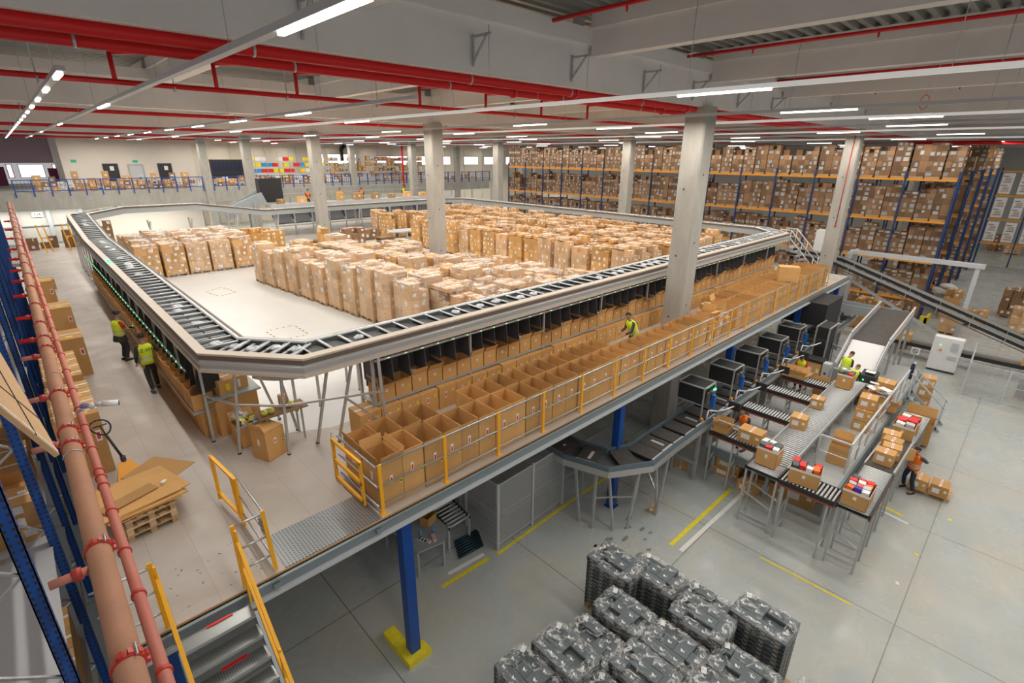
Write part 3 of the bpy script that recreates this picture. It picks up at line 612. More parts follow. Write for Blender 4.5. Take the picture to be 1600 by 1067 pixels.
# trays along the loop
pts = []; per = 0
for i in range(len(ring)):
    a, b = ring[i], ring[(i+1) % len(ring)]; L = (b-a).length; n = max(1, round(L/.5))
    for k in range(n): pts.append((a.lerp(b, (k+.5)/n), (b-a).normalized(), L/n, i))
def tray(m, light):
    if not light:
        m.hexa([(-.19, -.37, -.12), (.19, -.37, -.12), (.19, .31, -.12), (-.19, .31, -.12), (-.19, -.37, -.07), (.19, -.37, -.09), (.19, .31, -.04), (-.19, .31, -.02)], 0)
        m.tube((.225, -.38, .0), (.225, .33, .0), .026, 8, 2); m.tube((-.225, -.38, -.02), (-.225, .33, -.02), .02, 8, 2)
    else:
        for y0, y1 in ((-.38, -.02), (.0, .33)):
            m.box(-.22, .22, y0, y1, -.14, -.12, 0); m.hexa([(.08, y0, -.06), (.22, y0, -.04), (.22, y1, -.04), (.08, y1, -.06), (.08, y0, -.03), (.22, y0, -.01), (.22, y1, -.01), (.08, y1, -.03)], 1); m.box(-.20, -.13, y0+.02, y1, -.10, -.07, 1)
        m.tube((.21, -.38, -.01), (.21, .33, -.01), .02, 8, 2)
TM = []
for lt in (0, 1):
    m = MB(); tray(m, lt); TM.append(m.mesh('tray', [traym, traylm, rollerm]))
order = sorted(range(len(pts)), key=lambda i: (pts[i][0]-Vector((0, 0, 11))).length)
rest = MB()
for rank, i in enumerate(order):
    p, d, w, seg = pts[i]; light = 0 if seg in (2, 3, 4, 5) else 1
    an = math.atan2(d.y, d.x); lat = Vector((d.y, -d.x, 0)) # right of travel = outer
    if rank < 100:
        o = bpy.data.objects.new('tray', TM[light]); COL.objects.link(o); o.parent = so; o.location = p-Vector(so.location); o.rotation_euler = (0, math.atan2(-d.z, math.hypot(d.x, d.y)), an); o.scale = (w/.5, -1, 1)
    else:
        b = len(rest.v); tray(rest, light); c, s_ = math.cos(an), math.sin(an)
        for k in range(b, len(rest.v)):
            X, Y, Z = rest.v[k]; Y = -Y; rest.v[k] = (p.x+X*c-Y*s_, p.y+X*s_+Y*c, p.z+Z+X*d.z)
o = rest.build('tray_run', [traym, traylm, rollerm], so); o['kind'] = 'stuff'
# parcels in poly bags lying on some trays
bagm = mat('grey_poly_bag', (.55, .57, .62), .25, nscale=14, namt=.35, bump=.8, bscale=18)
bn = 0
for i in order[:150]:
    p, d, w, seg = pts[i]
    if seg == 0 and R_.random() < .35 or seg in (2, 10) and R_.random() < .25 or seg == 1:
        bn += 1; m = MB(); m.ell((0, 0, 0), (.15, .13, .045), 9, 5)
        for k in range(len(m.v)): X, Y, Z = m.v[k]; m.v[k] = (X*(1+R_.uniform(-.15, .2)), Y*(1+R_.uniform(-.15, .2)), Z*(1+R_.uniform(-.2, .5)))
        inst(m.mesh('bagged_parcel', bagm), 'bagged_parcel', 'crumpled grey poly bag on the sorter trays, %s closest to the near corner' % nth(bn), 'parcel', (p.x+R_.uniform(-.08, .08), p.y+R_.uniform(-.1, .1), p.z-.02), R_.uniform(0, 3), 'poly bags on the sorter trays')
# legs of the ring
def leg(o, p, q, w=.055, foot=True):
    m = MB(); m.bar(p, q, w, w, up=(0, 1, 0)); l = m.build('leg', alu, o)
    if foot: f = MB(); f.tube((q[0], q[1], q[2]), (q[0], q[1], q[2]+.03), .045, 8); f.build('foot', black, o)
for p, q in (((2.25, 12.9, 6.45), (2.2, 12.71, DZ)), ((2.25, 13.3, 6.45), (2.2, 13.33, DZ)), ((2.75, 11.9, 6.45), (2.48, 11.71, DZ)), ((3.5, 11.2, 6.45), (3.31, 10.9, DZ)), ((4.35, 10.6, 6.45), (4.01, 10.93, DZ)), ((4.9, 10.5, 6.45), (4.41, 10.63, DZ)),
             ((3.3, 12.8, 6.5), (3.78, 12.75, DZ)), ((3.6, 11.9, 6.5), (3.9, 11.87, DZ)), ((5.44, 10.25, 6.45), (5.44, 10.09, DZ)), ((5.44, 11.2, 6.45), (5.44, 11.3, DZ))): leg(so, p, q)
for a, b in (((2.22, 12.8, 5.6), (2.6, 11.8, 5.6)), ((2.6, 11.8, 5.6), (3.4, 11.0, 5.6)), ((3.4, 11.0, 5.6), (5.44, 10.15, 5.6)), ((2.5, 11.75, 5.0), (3.85, 12.0, 5.0)), ((4.7, 10.55, 5.5), (5.44, 10.2, 4.7))):
    m = MB(); m.bar(a, b, .045, .045); m.build('brace', alu, so)
for y in [15+1.37*i for i in range(19)]:
    leg(so, (2.2, y, 6.48 if y < 33 else 6.9), (2.2, y, DZ))
for x in [8, 11, 14, 17, 20, 23, 26, 29, 32]: leg(so, (x, 11.35, 6.5), (x, 11.35, DZ), foot=False)
for y in [16, 20, 24, 28, 32, 36, 40]: leg(so, (34.0, y, 6.5), (34.0, y, DZ), foot=False); leg(so, (33.0, y, 6.5), (33.0, y, DZ), foot=False)
for x in [6.5, 9, 12, 15, 19, 22, 25, 28, 31]:
    leg(so, (x, 42.3, 6.6), (x-.4, 42.1, DZ), .09, False); leg(so, (x, 43.3, 6.6), (x+.2, 43.4, DZ), .09, False)
m = MB(); m.box(6, 32, 42.15, 42.23, 5.55, 5.63); m.build('cross_rail', alu, so)
# little status lamp on the left run
m = MB(); m.box(2.1, 2.2, 24.6, 24.75, 7.0, 7.12); solo(m, 'status_lamp', green_led, 'green status lamp on the outer edge of the left sorter run', 'lamp', (2.15, 24.7, 6.9))
# ------------------------------------------------------------------ front chute shelf with dividers
cs = thing('chute_shelf', 'aluminium chute rack with dark dividers below the near sorter run', 'shelf', (5.4, 10.6, DZ))
for x in [5.4+3.07*i for i in range(9)]:
    for y in (10.5, 11.15):
        if abs(x-18) < .6 and False: continue
        m = MB(); m.bar((x, y, DZ), (x, y, 6.45), .06, .06, up=(0, 1, 0)); m.build('post', alu, cs)
    m = MB(); m.bar((x, 10.5, 5.12), (x, 11.15, 5.12), .05, .05); m.build('cross_bar', alu, cs)
m = MB(); m.box(5.4, 31.7, 10.46, 11.2, 5.08, 5.16); m.build('shelf_board', gpaint, cs)
m = MB(); m.bar((5.4, 10.36, 6.33), (31.7, 10.36, 6.33), .03, .06); m.build('label_rail', alu, cs)
m = MB(); m.hexa([(5.5, 10.5, 6.42), (31.7, 10.5, 6.42), (31.7, 11.2, 6.75), (5.5, 11.2, 6.75), (5.5, 10.5, 6.45), (31.7, 10.5, 6.45), (31.7, 11.2, 6.78), (5.5, 11.2, 6.78)]); m.build('chute_plate', alu, cs)
dm = MB(); dm.hexa([(-.008, -.12, .5), (.008, -.12, .5), (.008, .5, .5), (-.008, .5, .5), (-.008, -.04, 1.18), (.008, -.04, 1.18), (.008, .5, 1.22), (-.008, .5, 1.22)]); dme = dm.mesh('divider', dgrey)
lm = MB(); lm.box(-.07, .07, -.02, 0, 0, .035, 0); lm.box(.04, .06, -.025, -.02, .008, .028, 1); lm.box(-.06, -.03, -.025, -.02, .008, .028, 2); lme = lm.mesh('position_light', [white, green_led, redm])
for i in range(53):
    x = 5.72+.495*i
    o = bpy.data.objects.new('divider', dme); COL.objects.link(o); o.parent = cs; o.location = (x-5.4-.245, .0, 5.1-DZ)
    o = bpy.data.objects.new('position_light', lme); COL.objects.link(o); o.parent = cs; o.location = (x-5.4, -.26, 6.32-DZ)
SC = []
for i in range(4):
    m = open_carton(.46, .52, .42, flaps=1 if i else 5, seed=40+i); 
    if i == 2: m.ell((0, 0, .36), (.17, .2, .09), 8, 5, 1)
    SC.append(m.mesh('open_carton', CM))
for i in range(52):
    x = 5.72+.495*i
    inst(SC[(i*7) % 4 if i not in (2,) else 2], 'open_carton', 'small open carton with raised flap on the chute shelf, %s from its left end' % nth(i+1), 'carton', (x, 10.72, 5.16), 0, 'small cartons on the chute shelf')
TC = []
for i in range(4):
    m = MB(); closed_carton(m, 0, 0, 0, .56, .62, .66-.01*i, lab=False); m.box(.15, .20, -.313, -.31, .42, .52, 2); m.box(-.1, -.03, -.313, -.31, .3, .48, 1); m.box(-.085, -.045, -.315, -.312, .33, .45, 3); TC.append(m.mesh('carton', CM))
for i in range(45):
    x = 5.15+.585*i
    if x > 31.8: break
    inst(TC[i % 4], 'carton', 'tall carton on the deck under the chute shelf, %s from its left end' % nth(i+1), 'carton', (x, 10.62+R_.uniform(-.02, .02), DZ), 0, 'cartons under the chute shelf')
m = MB(); m.box(5.5, 31.7, 11.06, 11.09, 5.4, 6.5); m.build('back_panel', dgrey, cs)
# ------------------------------------------------------------------ left chute shelf (faces the walkway)
ls = thing('chute_shelf', 'chute rack with a line of tiny green lights under the left sorter run', 'shelf', (2.2, 13, DZ))
m = MB(); m.box(1.95, 2.65, 13.0, 32, 5.08, 5.15); m.build('shelf_board', gpaint, ls)
m = MB(); m.bar((2.0, 13.0, 6.2), (2.0, 32, 6.2), .04, .05); m.build('light_rail', black, ls)
gm = MB(); gm.box(-.012, .0, -.02, .02, 0, .03); gme = gm.mesh('green_light', green_led)
dm = MB(); dm.hexa([(-.1, -.008, .5), (.45, -.008, .5), (.45, .008, .5), (-.1, .008, .5), (.0, -.008, 1.05), (.45, -.008, 1.1), (.45, .008, 1.1), (.0, .008, 1.05)]); dme2 = dm.mesh('divider', black)
for i in range(38):
    y = 13.25+.5*i
    o = bpy.data.objects.new('green_light', gme); COL.objects.link(o); o.parent = ls; o.location = (-.225, y-13, 6.24-DZ)
    o = bpy.data.objects.new('divider', dme2); COL.objects.link(o); o.parent = ls; o.location = (0, y-13-.25, 5.15-DZ)
SL = []
for i in range(3): SL.append(open_carton(.46, .46, .42, flaps=4, marks=False, seed=60+i).mesh('open_carton', CM))
for i in range(37):
    y = 13.5+.5*i
    inst(SL[i % 3], 'open_carton', 'small open carton on the walkway shelf under the left sorter run, %s from near' % nth(i+1), 'carton', (2.22, y-.25, 5.15), 0, 'small cartons under the left sorter run')
    if i < 33: inst(TC[i % 4], 'carton', 'carton on the deck below the left sorter run, %s from the near end' % nth(i+1), 'carton', (2.42, 13.35+.585*i, DZ), PI/2, 'cartons on the deck below the left sorter run')
m = MB(); closed_carton(m, 0, 0, 0, 1.0, .9, .95, lab=False); m.box(-.1, .0, -.455, -.45, .6, .78, 1)
inst(m.mesh('carton', CM), 'carton', 'big closed carton under the near corner of the sorter', 'carton', (2.85, 13.3, DZ), .12)
m = MB(); closed_carton(m, 0, 0, 0, .7, .6, .35, lab=False); m.box(-.2, -.1, -.305, -.3, .08, .25, 2); m.box(.1, .16, -.305, -.3, .08, .28, 1)
o = MB(); o.box(2.25, 3.45, 12.7, 13.9, 5.42, 5.46); solo(o, 'corner_shelf', gpaint, 'grey shelf plate under the near sorter corner', 'shelf', (2.85, 13.3, 5.42))
inst(m.mesh('carton', CM), 'carton', 'flat carton with a yellow number on the corner shelf under the sorter', 'carton', (2.85, 13.2, 5.46), .2)
# ------------------------------------------------------------------ curved roller conveyor seen under the near corner
cc = thing('curved_roller_conveyor', 'grey curved roller conveyor below the near corner of the sorter ring', 'conveyor', (4.6, 13.2, DZ))
cx, cy, r0, r1 = 3.9+1.0, 14.2, 1.15, 1.95
arc = [Vector((cx+math.cos(a)*1.0, cy+math.sin(a)*1.0, 5.45)) for a in [PI+.35+(PI*.5+.1)*i/10 for i in range(11)]]+[Vector((7.2, 13.35, 5.45))]
m = MB(); m.sweep([(.42, .05), (.42, -.1), (.46, -.1), (.46, .05)], arc, False); m.build('side_frame', gpaint, cc)
m = MB(); m.sweep([(-.42, .05), (-.42, -.1), (-.46, -.1), (-.46, .05)], arc, False); m.build('side_frame', gpaint, cc)
def rollers(o, path, half, step=.09, r=.025, name='roller_run', mt=None, sep=True):
    """the rollers of one conveyor: cylinders across the path; up to 90 as parts"""
    me = MB(); me.tube((0, -half, 0), (0, half, 0), r, 8); me = me.mesh('roller', mt or rollerm); cnt = 0
    rest = MB()
    for a, b in zip(path, path[1:]):
        a = Vector(a); b = Vector(b); L = (b-a).length; n = max(1, int(L/step)); d = (b-a).normalized()
        for i in range(n):
            p = a.lerp(b, (i+.5)/n); cnt += 1
            if cnt <= 90:
                q = bpy.data.objects.new('roller', me); COL.objects.link(q); q.parent = o; q.location = p-Vector(o.location); q.rotation_euler = (0, 0, math.atan2(d.y, d.x))
            else:
                s_ = Vector((-d.y, d.x, 0))*half; rest.tube(p-s_, p+s_, r, 8)
    if cnt > 90: q = rest.build('roller', mt or rollerm, o); q['kind'] = 'stuff'
rollers(cc, arc, .42, .075)
for x, y in ((4.3, 12.9), (4.9, 12.75), (6.2, 12.95), (6.2, 13.75), (4.4, 14.1)): leg(cc, (x, y, 5.35), (x, y, DZ), .06)
m = MB(); closed_carton(m, 0, 0, 0, .55, .5, .42); inst(m.mesh('carton', CM), 'carton', 'brown carton riding on the curved roller conveyor', 'carton', (6.1, 13.35, 5.48), .2)
# small table with tape under the corner
t = thing('small_table', 'makeshift cardboard-topped table between the sorter legs', 'table', (3.4, 11.55, DZ))
m = MB(); m.box(2.95, 4.05, 11.3, 11.8, 5.25, 5.27); m.build('table_top', card_d, t)
for x, y in ((3.1, 11.4), (3.9, 11.4), (3.9, 11.75), (3.1, 11.75)): m = MB(); m.bar((x, y, 5.25), (x, y, DZ), .04, .04); m.build('table_leg', alu, t)
ymesh = mat('yellow_crumpled_film', (.75, .70, .12), .35, bump=1, bscale=25)
for i, (x, y, h) in enumerate([(3.1, 11.5, .13), (3.25, 11.5, .14), (3.72, 11.55, .14)]):
    m = MB(); m.ell((0, 0, h*.5), (.085, .085, h*.55), 8, 5); inst(m.mesh('yellow_bundle', ymesh), 'yellow_bundle', 'bundle of yellow labels on the makeshift table, %s from the left' % nth(i+1), 'bundle', (x, y, 5.27), 0, 'yellow bundles on the makeshift table')
def tape_roll(x, y, z, lab, h=.05):
    m = MB(); n = 16
    for i in range(n):
        a, b = 2*PI*i/n, 2*PI*(i+1)/n; ro, ri = .06, .035
        for (za, zb) in ((0, h),):
            P = [(math.cos(a)*ri, math.sin(a)*ri, za), (math.cos(a)*ro, math.sin(a)*ro, za), (math.cos(b)*ro, math.sin(b)*ro, za), (math.cos(b)*ri, math.sin(b)*ri, za)]
            m.hexa(P+[(p[0], p[1], zb) for p in P], 1 if i % 3 else 0)
    inst(m.mesh('tape_roll', [redink, white]), 'tape_roll', lab, 'tape roll', (x, y, z))
tape_roll(3.93, 11.45, 5.27, 'roll of white tape at the right end of the makeshift table')
m = MB(); m.box(-.08, .08, -.06, .06, 0, .3); inst(m.mesh('box', card_l), 'carton', 'small upright tan box on the makeshift table', 'carton', (3.6, 11.7, 5.27))
m = open_carton(.55, .5, .55, flaps=2, marks=False, seed=2); inst(m.mesh('carton', CM), 'carton', 'open carton stuffed with crumpled film under the makeshift table', 'carton', (2.85, 12.15, DZ), .1)
wast = MB()
for k in range(14): wast.rbox((R_.uniform(-.25, .25), R_.uniform(-.2, .2), .58+R_.uniform(-.03, .2)), (R_.uniform(.1, .35), R_.uniform(.08, .2), .02), R_.uniform(0, 3), k % 2, 1, R_.uniform(-.8, .8), R_.uniform(-.8, .8))
o = inst(wast.mesh('film_waste', [ymesh, MAT['grey_poly_bag']]), 'film_waste', 'tangle of yellow and clear film waste spilling over the carton under the corner', 'waste', (2.85, 12.15, DZ)); o['kind'] = 'stuff'
m = open_carton(.5, .5, .75, flaps=4, marks=True, seed=12); m.box(-.25, .25, -.25, .25, .74, .75, 0); inst(m.mesh('carton', CM), 'carton', 'square carton with one open flap standing on the deck in front of the makeshift table', 'carton', (3.0, 11.2, DZ), .35)
# ================================================================== PALLETS AND WRAPPED LOADS
def pallet_mesh(mt=None, w=.8, d=1.2, name='pallet'):
    m = MB()
    for i in range(5): x = -w/2+.05+i*(w-.1)/4; m.box(x-.05, x+.05, -d/2, d/2, .122, .144, 0, .9+.05*(i % 3))
    for y in (-d/2+.07, 0, d/2-.07): m.box(-w/2, w/2, y-.07, y+.07, .10, .122)
    for x in (-w/2+.05, 0, w/2-.05):
        for y in (-d/2+.07, 0, d/2-.07): m.box(x-.05, x+.05, y-.07, y+.07, .02, .10, 0, .85)
        m.box(x-.05, x+.05, -d/2, d/2, 0, .02)
    return m.mesh(name, mt or wood)
PAL = pallet_mesh(); PALL = pallet_mesh(woodl)
def stack_boxes(w, d, h, seed, bx=.4, by=.4, bh=.32, ragged=True):
    """the cartons of one load: (x, y, z, w, d, h)"""
    r = random.Random(seed); out = []; z = .145; lay = 0
    while z < h-.12:
        hh = min(bh*r.uniform(.7, 1.25), max(h-z, .16)); ny = max(1, round(d/(by*r.uniform(.75, 1.3)))); y = -d/2
        top = z+hh > h-.15
        for j in range(ny):
            dd = d/ny; nx = max(1, round(w/(bx*r.uniform(.75, 1.3)))); x = -w/2
            for i in range(nx):
                ww = w/nx
                if not (ragged and top and r.random() < .3): out.append((x+ww/2, y+dd/2, z, ww*.985, dd*.985, hh*(r.uniform(.82, 1.0) if top else .99)))
                x += ww
            y += dd
        z += hh; lay += 1
    return out
def wrap_mesh(w, d, z0, z1, seed, mt, amp=.035, rtop=.10, dome=0):
    r = random.Random(seed); m = MB(); nu, nv = 28, 9; k = 0
    def ringp(u, s, z):
        a = u*2*PI; c, q = math.cos(a), math.sin(a); e = .35
        X = math.copysign(abs(c)**e, c)*w/2*s; Y = math.copysign(abs(q)**e, q)*d/2*s; return X, Y
    for j in range(nv+1):
        t = j/nv; z = z0+(z1-z0)*t
        for i in range(nu):
            X, Y = ringp(i/nu, 1.02, z); m.v.append((X+r.uniform(-amp, amp)*.6, Y+r.uniform(-amp, amp)*.6, z+r.uniform(-amp, amp)*(.4 if j else 0)))
    for s, dz in ((.82, .02), (.45, .03)):
        for i in range(nu): X, Y = ringp(i/nu, s, 0); m.v.append((X, Y, z1+dz+dome*(1-s)+r.uniform(-amp, amp)*.7))
    m.v.append((0, 0, z1+.02+dome))
    R = nv+2
    for j in range(R):
        for i in range(nu): m.face([j*nu+i, j*nu+(i+1) % nu, (j+1)*nu+(i+1) % nu, (j+1)*nu+i], 0, True)
    b = R*nu
    for i in range(nu): m.face([b+i, b+(i+1) % nu, len(m.v)-1], 0, True)
    return m.mesh('stretch_film', mt)
def load_proto(name, w, d, h, seed, parts=True, mats=None, wrap=True, bx=.4, by=.4, bh=.32, fm=None):
    """an Empty-rooted wrapped pallet load: pallet, cartons, film"""
    t = bpy.data.objects.new(name, None); COL.objects.link(t)
    p = bpy.data.objects.new('pallet', PAL); COL.objects.link(p); p.parent = t; p.scale = (w/.8, d/1.2, 1)
    mm = mats or [card, white, yel, redink, tape, ink]
    bl = stack_boxes(w, d, h, seed, bx, by, bh)
    rr = random.Random(seed+5)
    if parts:
        for i, (x, y, z, a, b, c) in enumerate(bl):
            m = MB(); closed_carton(m, 0, 0, 0, a, b, c, t=rr.uniform(.85, 1.12), seed=seed*50+i)
            o = bpy.data.objects.new('carton', m.mesh('carton', mm)); COL.objects.link(o); o.parent = t; o.location = (x, y, z)
    else:
        m = MB()
        for i, (x, y, z, a, b, c) in enumerate(bl): closed_carton(m, x, y, z, a, b, c, t=rr.uniform(.8, 1.15), seed=seed*50+i)
        o = bpy.data.objects.new('carton_stack', m.mesh('carton_stack', mm)); COL.objects.link(o); o.parent = t
    if wrap:
        o = bpy.data.objects.new('stretch_film', wrap_mesh(w, d, .06, max(b[2]+b[5] for b in bl)+.0, seed, fm or film)); COL.objects.link(o); o.parent = t
    return t
cml = [card_l, white, yel, redink, tape, ink]; cmd = [card_d, white, yel, redink, tape, ink]; cmo = [card_o, white, yel, redink, tape, ink]
def place(proto, used, name, label, cat, loc, rz, group):
    o = proto if not used[0] else copy_tree(proto); used[0] = True
    o.location = loc; o.rotation_euler = (0, 0, rz); o.name = name
    return tag(o, label, cat, group)
def field(protos, cells, name, fmt, cat, group, z=DZ):
    us = [[False] for _ in protos]; n = 0
    for (x, y, rz, lab) in cells:
        k = R_.randrange(len(protos)); place(protos[k], us[k], name, fmt % lab, cat, (x, y, z), rz, group)
    for p, u in zip(protos, us):
        if not u[0]:
            for c in list(p.children): bpy.data.objects.remove(c)
            bpy.data.objects.remove(p)
# front edge loads of the big block (tall, tightly wrapped)
pr = [load_proto('pallet_load', .85, 1.15, 1.95+.12*i, 100+i, True, cml, bx=.45, by=.6, bh=.45, fm=film) for i in range(5)]
cells = [(9.15+.0*i+(.12*(i)), 28.8-1.24*i, 0, nth(i+1)) for i in range(11)]
field(pr, cells, 'pallet_load', 'film-wrapped carton load on the edge of the empty deck, %s from the far end', 'pallet load', 'wrapped loads along the empty deck')
# big block in the middle
pr = [load_proto('pallet_load', .9, 1.15, 1.7+.14*(i % 4), 120+i, True, cml if i % 2 else None, bx=.5, by=.5, bh=.38, fm=film) for i in range(6)]
cells = []; low = []
for c in range(8):
    for r in range(14):
        x = 10.25+.11*r+c*1.08; y = 29.2-r*1.24
        if y < 12.9 or abs(x-18) < 1.05 and abs(y-25.2) < 1.2: continue
        if c > 4 and r > 11 : pass
        (cells if c < 4 else low).append((x+R_.uniform(-.08, .08), y+R_.uniform(-.06, .06), R_.uniform(-.04, .04), (nth(c+2), nth(r+1))))
field(pr, cells, 'pallet_load', 'wrapped carton load in the middle block, %s row in, %s from the far end', 'pallet load', 'wrapped loads of the middle block')
pr = [load_proto('pallet_load', .92, 1.15, .95+.13*i, 180+i, True, cml if i % 2 else None, bx=.5, by=.5, bh=.4, fm=film) for i in range(5)]
field(pr, low, 'pallet_load', 'wrapped carton load in the middle block, %s row in, %s from the far end', 'pallet load', 'wrapped loads of the middle block')
# right block (browner, unwrapped looking stacks)
pr = [load_proto('pallet_load', .9, 1.1, 1.9+.16*(i % 4), 140+i, i < 3, None if i % 2 else cml, wrap=False, bx=.32, by=.38, bh=.3) for i in range(6)]
cells = []
for c in range(9):
    for r in range(20):
        x = 22.0+c*1.22+(0 if r < 9 else .4); y = 39.2-r*1.28
        if y < 13.2 or (34 < y < 37.6 and x < 27) or y < 14.3 and x > 31: continue
        cells.append((x+R_.uniform(-.1, .1), y+R_.uniform(-.1, .1), R_.uniform(-.06, .06), (nth(c+1), nth(r+1))))
field(pr, cells, 'pallet_load', 'brown carton stack, right block, %s row from the left, %s from the far end', 'pallet load', 'carton stacks of the right block')
# left back block
pr = [load_proto('pallet_load', 1.1, .85, 1.85+.12*(i % 3), 160+i, True, cml if i % 3 else None, bx=.36, by=.4, bh=.32) for i in range(5)]
cells = []
for c in range(5):
    for r in range(6):
        x = 4.7+c*1.2; y = 33.9+r*1.0
        cells.append((x+R_.uniform(-.04, .04), y, R_.uniform(-.03, .03), (nth(c+1), nth(r+1))))
field(pr, cells, 'pallet_load', 'wrapped carton load in the back left block, %s from the left, %s row back', 'pallet load', 'wrapped loads of the back left block')
# loose orange and brown stacks behind, empty pallets, white bench
def single_stack(x, y, z, nx, ny, nz, w, d, h, cm_, lab, rz=0, seed=0, name='carton_stack', cat='carton stack', pal=True, jit=.03):
    t = thing(name, lab, cat, (x, y, z), rz); r = random.Random(seed); z0 = 0
    if pal: p = bpy.data.objects.new('pallet', PAL); COL.objects.link(p); p.parent = t; z0 = .145; p.scale = (max(.5, nx*w/.8), max(.4, ny*d/1.2), 1)
    for k in range(nz):
        for i in range(nx):
            for j in range(ny):
                if k == nz-1 and r.random() < .3 and nx*ny > 1: continue
                m = MB(); closed_carton(m, 0, 0, 0, w*.97, d*.97, h*.99, t=r.uniform(.88, 1.1), seed=seed*31+k*9+i*3+j)
                o = bpy.data.objects.new('carton', m.mesh('carton', cm_)); COL.objects.link(o); o.parent = t; o.location = ((i-(nx-1)/2)*w+r.uniform(-jit, jit)*.3, (j-(ny-1)/2)*d, z0+k*h); o.rotation_euler = (0, 0, r.uniform(-jit, jit))
    return t
single_stack(11.4, 33.6, DZ, 3, 1, 6, .42, .5, .32, cmo, 'orange carton stack behind the left block of pallets', seed=1)
single_stack(11.2, 36.2, DZ, 4, 2, 5, .4, .4, .36, cmo, 'bright orange cartons piled at the right end of the back left block', seed=2)
single_stack(14.6, 33.5, DZ, 1, 2, 5, .5, .4, .36, cmo, 'narrow orange carton stack beside the flattened cardboard', seed=3)
single_stack(18.2, 36.5, DZ, 3, 2, 3, .55, .5, .4, cmd, 'dark brown cartons heaped behind the middle column', seed=4)
single_stack(20.0, 38.6, DZ, 4, 2, 2, .6, .5, .35, cmd, 'low dark cartons in front of the back conveyor', seed=5)
def flat_pile(x, y, z, n, w, d, lab, seed, mt=None, rz=0, th=.03):
    r = random.Random(seed); m = MB()
    for k in range(n): m.rbox((r.uniform(-.08, .08), r.uniform(-.08, .08), .16+k*(th+.012)+th/2), (w*r.uniform(.8, 1), d*r.uniform(.8, 1), th), r.uniform(-.12, .12), 0, r.uniform(.75, 1.15), r.uniform(-.015, .015), r.uniform(-.015, .015))
    t = thing('cardboard_pile', lab, 'cardboard pile', (x, y, z), rz)
    p = bpy.data.objects.new('pallet', PAL); COL.objects.link(p); p.parent = t
    o = bpy.data.objects.new('sheets', m.mesh('sheets', mt or card_d)); COL.objects.link(o); o.parent = t
    return t
flat_pile(14.0, 31.6, DZ, 26, 1.0, 1.2, 'pile of flattened brown cardboard between the left and middle blocks', 3)
flat_pile(20.2, 35.2, DZ, 12, 1.1, 1.2, 'low pile of flattened cardboard behind the middle column', 4)
flat_pile(16.2, 37.6, DZ, 9, 1.1, 1.2, 'low pile of flattened cardboard in front of the back conveyor', 5)
b = thing('white_bench', 'long white bench table behind the middle block near the front aisle column', 'table', (23.5, 35.8, DZ))
m = MB(); m.prism([(20.8, 35.6), (21.6, 35.0), (26, 35.0), (26, 36.5), (21.2, 36.5)], 5.2, 5.3); m.build('bench_top', lgrey, b)
for x in (22.2, 24, 25.8):
    for y in (35.2, 36.3): m = MB(); m.box(x-.06, x+.06, y-.06, y+.06, DZ, 5.2); m.build('leg', lgrey, b)
# ------------------------------------------------------------------ left walkway cartons
LC = [(.72, 34.6, .6, .7, .7, 0), (.62, 30.2, .9, 1.0, 1.28, 0), (.62, 24.9, .95, 1.0, 1.15, 0), (.72, 22.2, .9, .9, .5, 0)]
k = 0
def wbox(x, y, w, d, h, z, lab, seed, fl=0, rz=0):
    if fl: m = open_carton(w, d, h, flaps=fl, marks=False, seed=seed)
    else:
        m = MB(); closed_carton(m, 0, 0, 0, w, d, h, lab=False, seed=seed)
        m.box(w/2-.12, w/2-.02, -.03, .03, h, h+.004, 1)
        m.box(w/2-.16, w/2-.06, -d/2-.003, -d/2, h*.55, h*.72, 1); m.box(w/2-.14, w/2-.08, -d/2-.004, -d/2, h*.58, h*.69, 3)
        m.box(w*.1, w*.28, -d*.3, -d*.2, h, h+.003, 2)
    inst(m.mesh('carton', CM), 'carton', lab, 'carton', (x, y, z), rz, 'big cartons along the walkway beside the brown pipe')
wbox(.25, 34.6, .8, .8, .5, DZ, 'farthest small carton along the walkway beside the brown pipe', 1)
wbox(.05, 30.1, .85, 1.1, 1.3, DZ, 'second farthest tall carton along the walkway by the brown pipe', 2)
wbox(.18, 24.7, 1.0, 1.1, 1.25, DZ, 'walkway carton with white tape, third from the far end', 3)
wbox(.12, 20.3, 1.0, 1.2, 1.25, DZ, 'wide brown walkway carton above the white camera, fourth from far end', 4)
for i in range(4): wbox(-.10, 16.0+i*.56, .74, .54, 1.40, DZ, 'tall narrow carton level with the white camera, %s of its set from the near side' % nth(i+1), 5+i)
for i in range(4): wbox(-.09, 13.15+i*.56, .76, .54, 1.45, DZ, 'tall narrow carton behind the pallet truck, %s of its set from the near side' % nth(i+1), 9+i)
# pallet with cardboard sheets and pallet truck
t = thing('cardboard_pile', 'three stacked wooden pallets topped with flat cardboard sheets', 'cardboard pile', (.42, 10.6, DZ), .12)
for k in range(3):
    p = bpy.data.objects.new('pallet', PALL if k == 1 else PAL); COL.objects.link(p); p.parent = t; p.location = (0, 0, .148*k); p.scale = (1, 1, 1); p.rotation_euler = (0, 0, .02*k)
m = MB()
for k, (dx, dy, w, d, rz) in enumerate([(0, .1, 1.25, 1.3, .1), (-.05, .05, 1.3, 1.2, -.08), (0, .05, 1.2, 1.25, .02), (.05, .1, 1.3, 1.15, .14), (-.06, .1, 1.25, 1.2, .05)]): m.rbox((dx, dy, .46+.022*k), (w, d, .018), rz, 0, .95+.03*k)
m.rbox((.55, .65, .50), (.8, 1.0, .015), .5, 0, .8); m.rbox((-.15, -.1, .585), (.9, .28, .012), .25, 0, .72)
o = bpy.data.objects.new('cardboard_sheet', m.mesh('cardboard_sheet', card)); COL.objects.link(o); o.parent = t
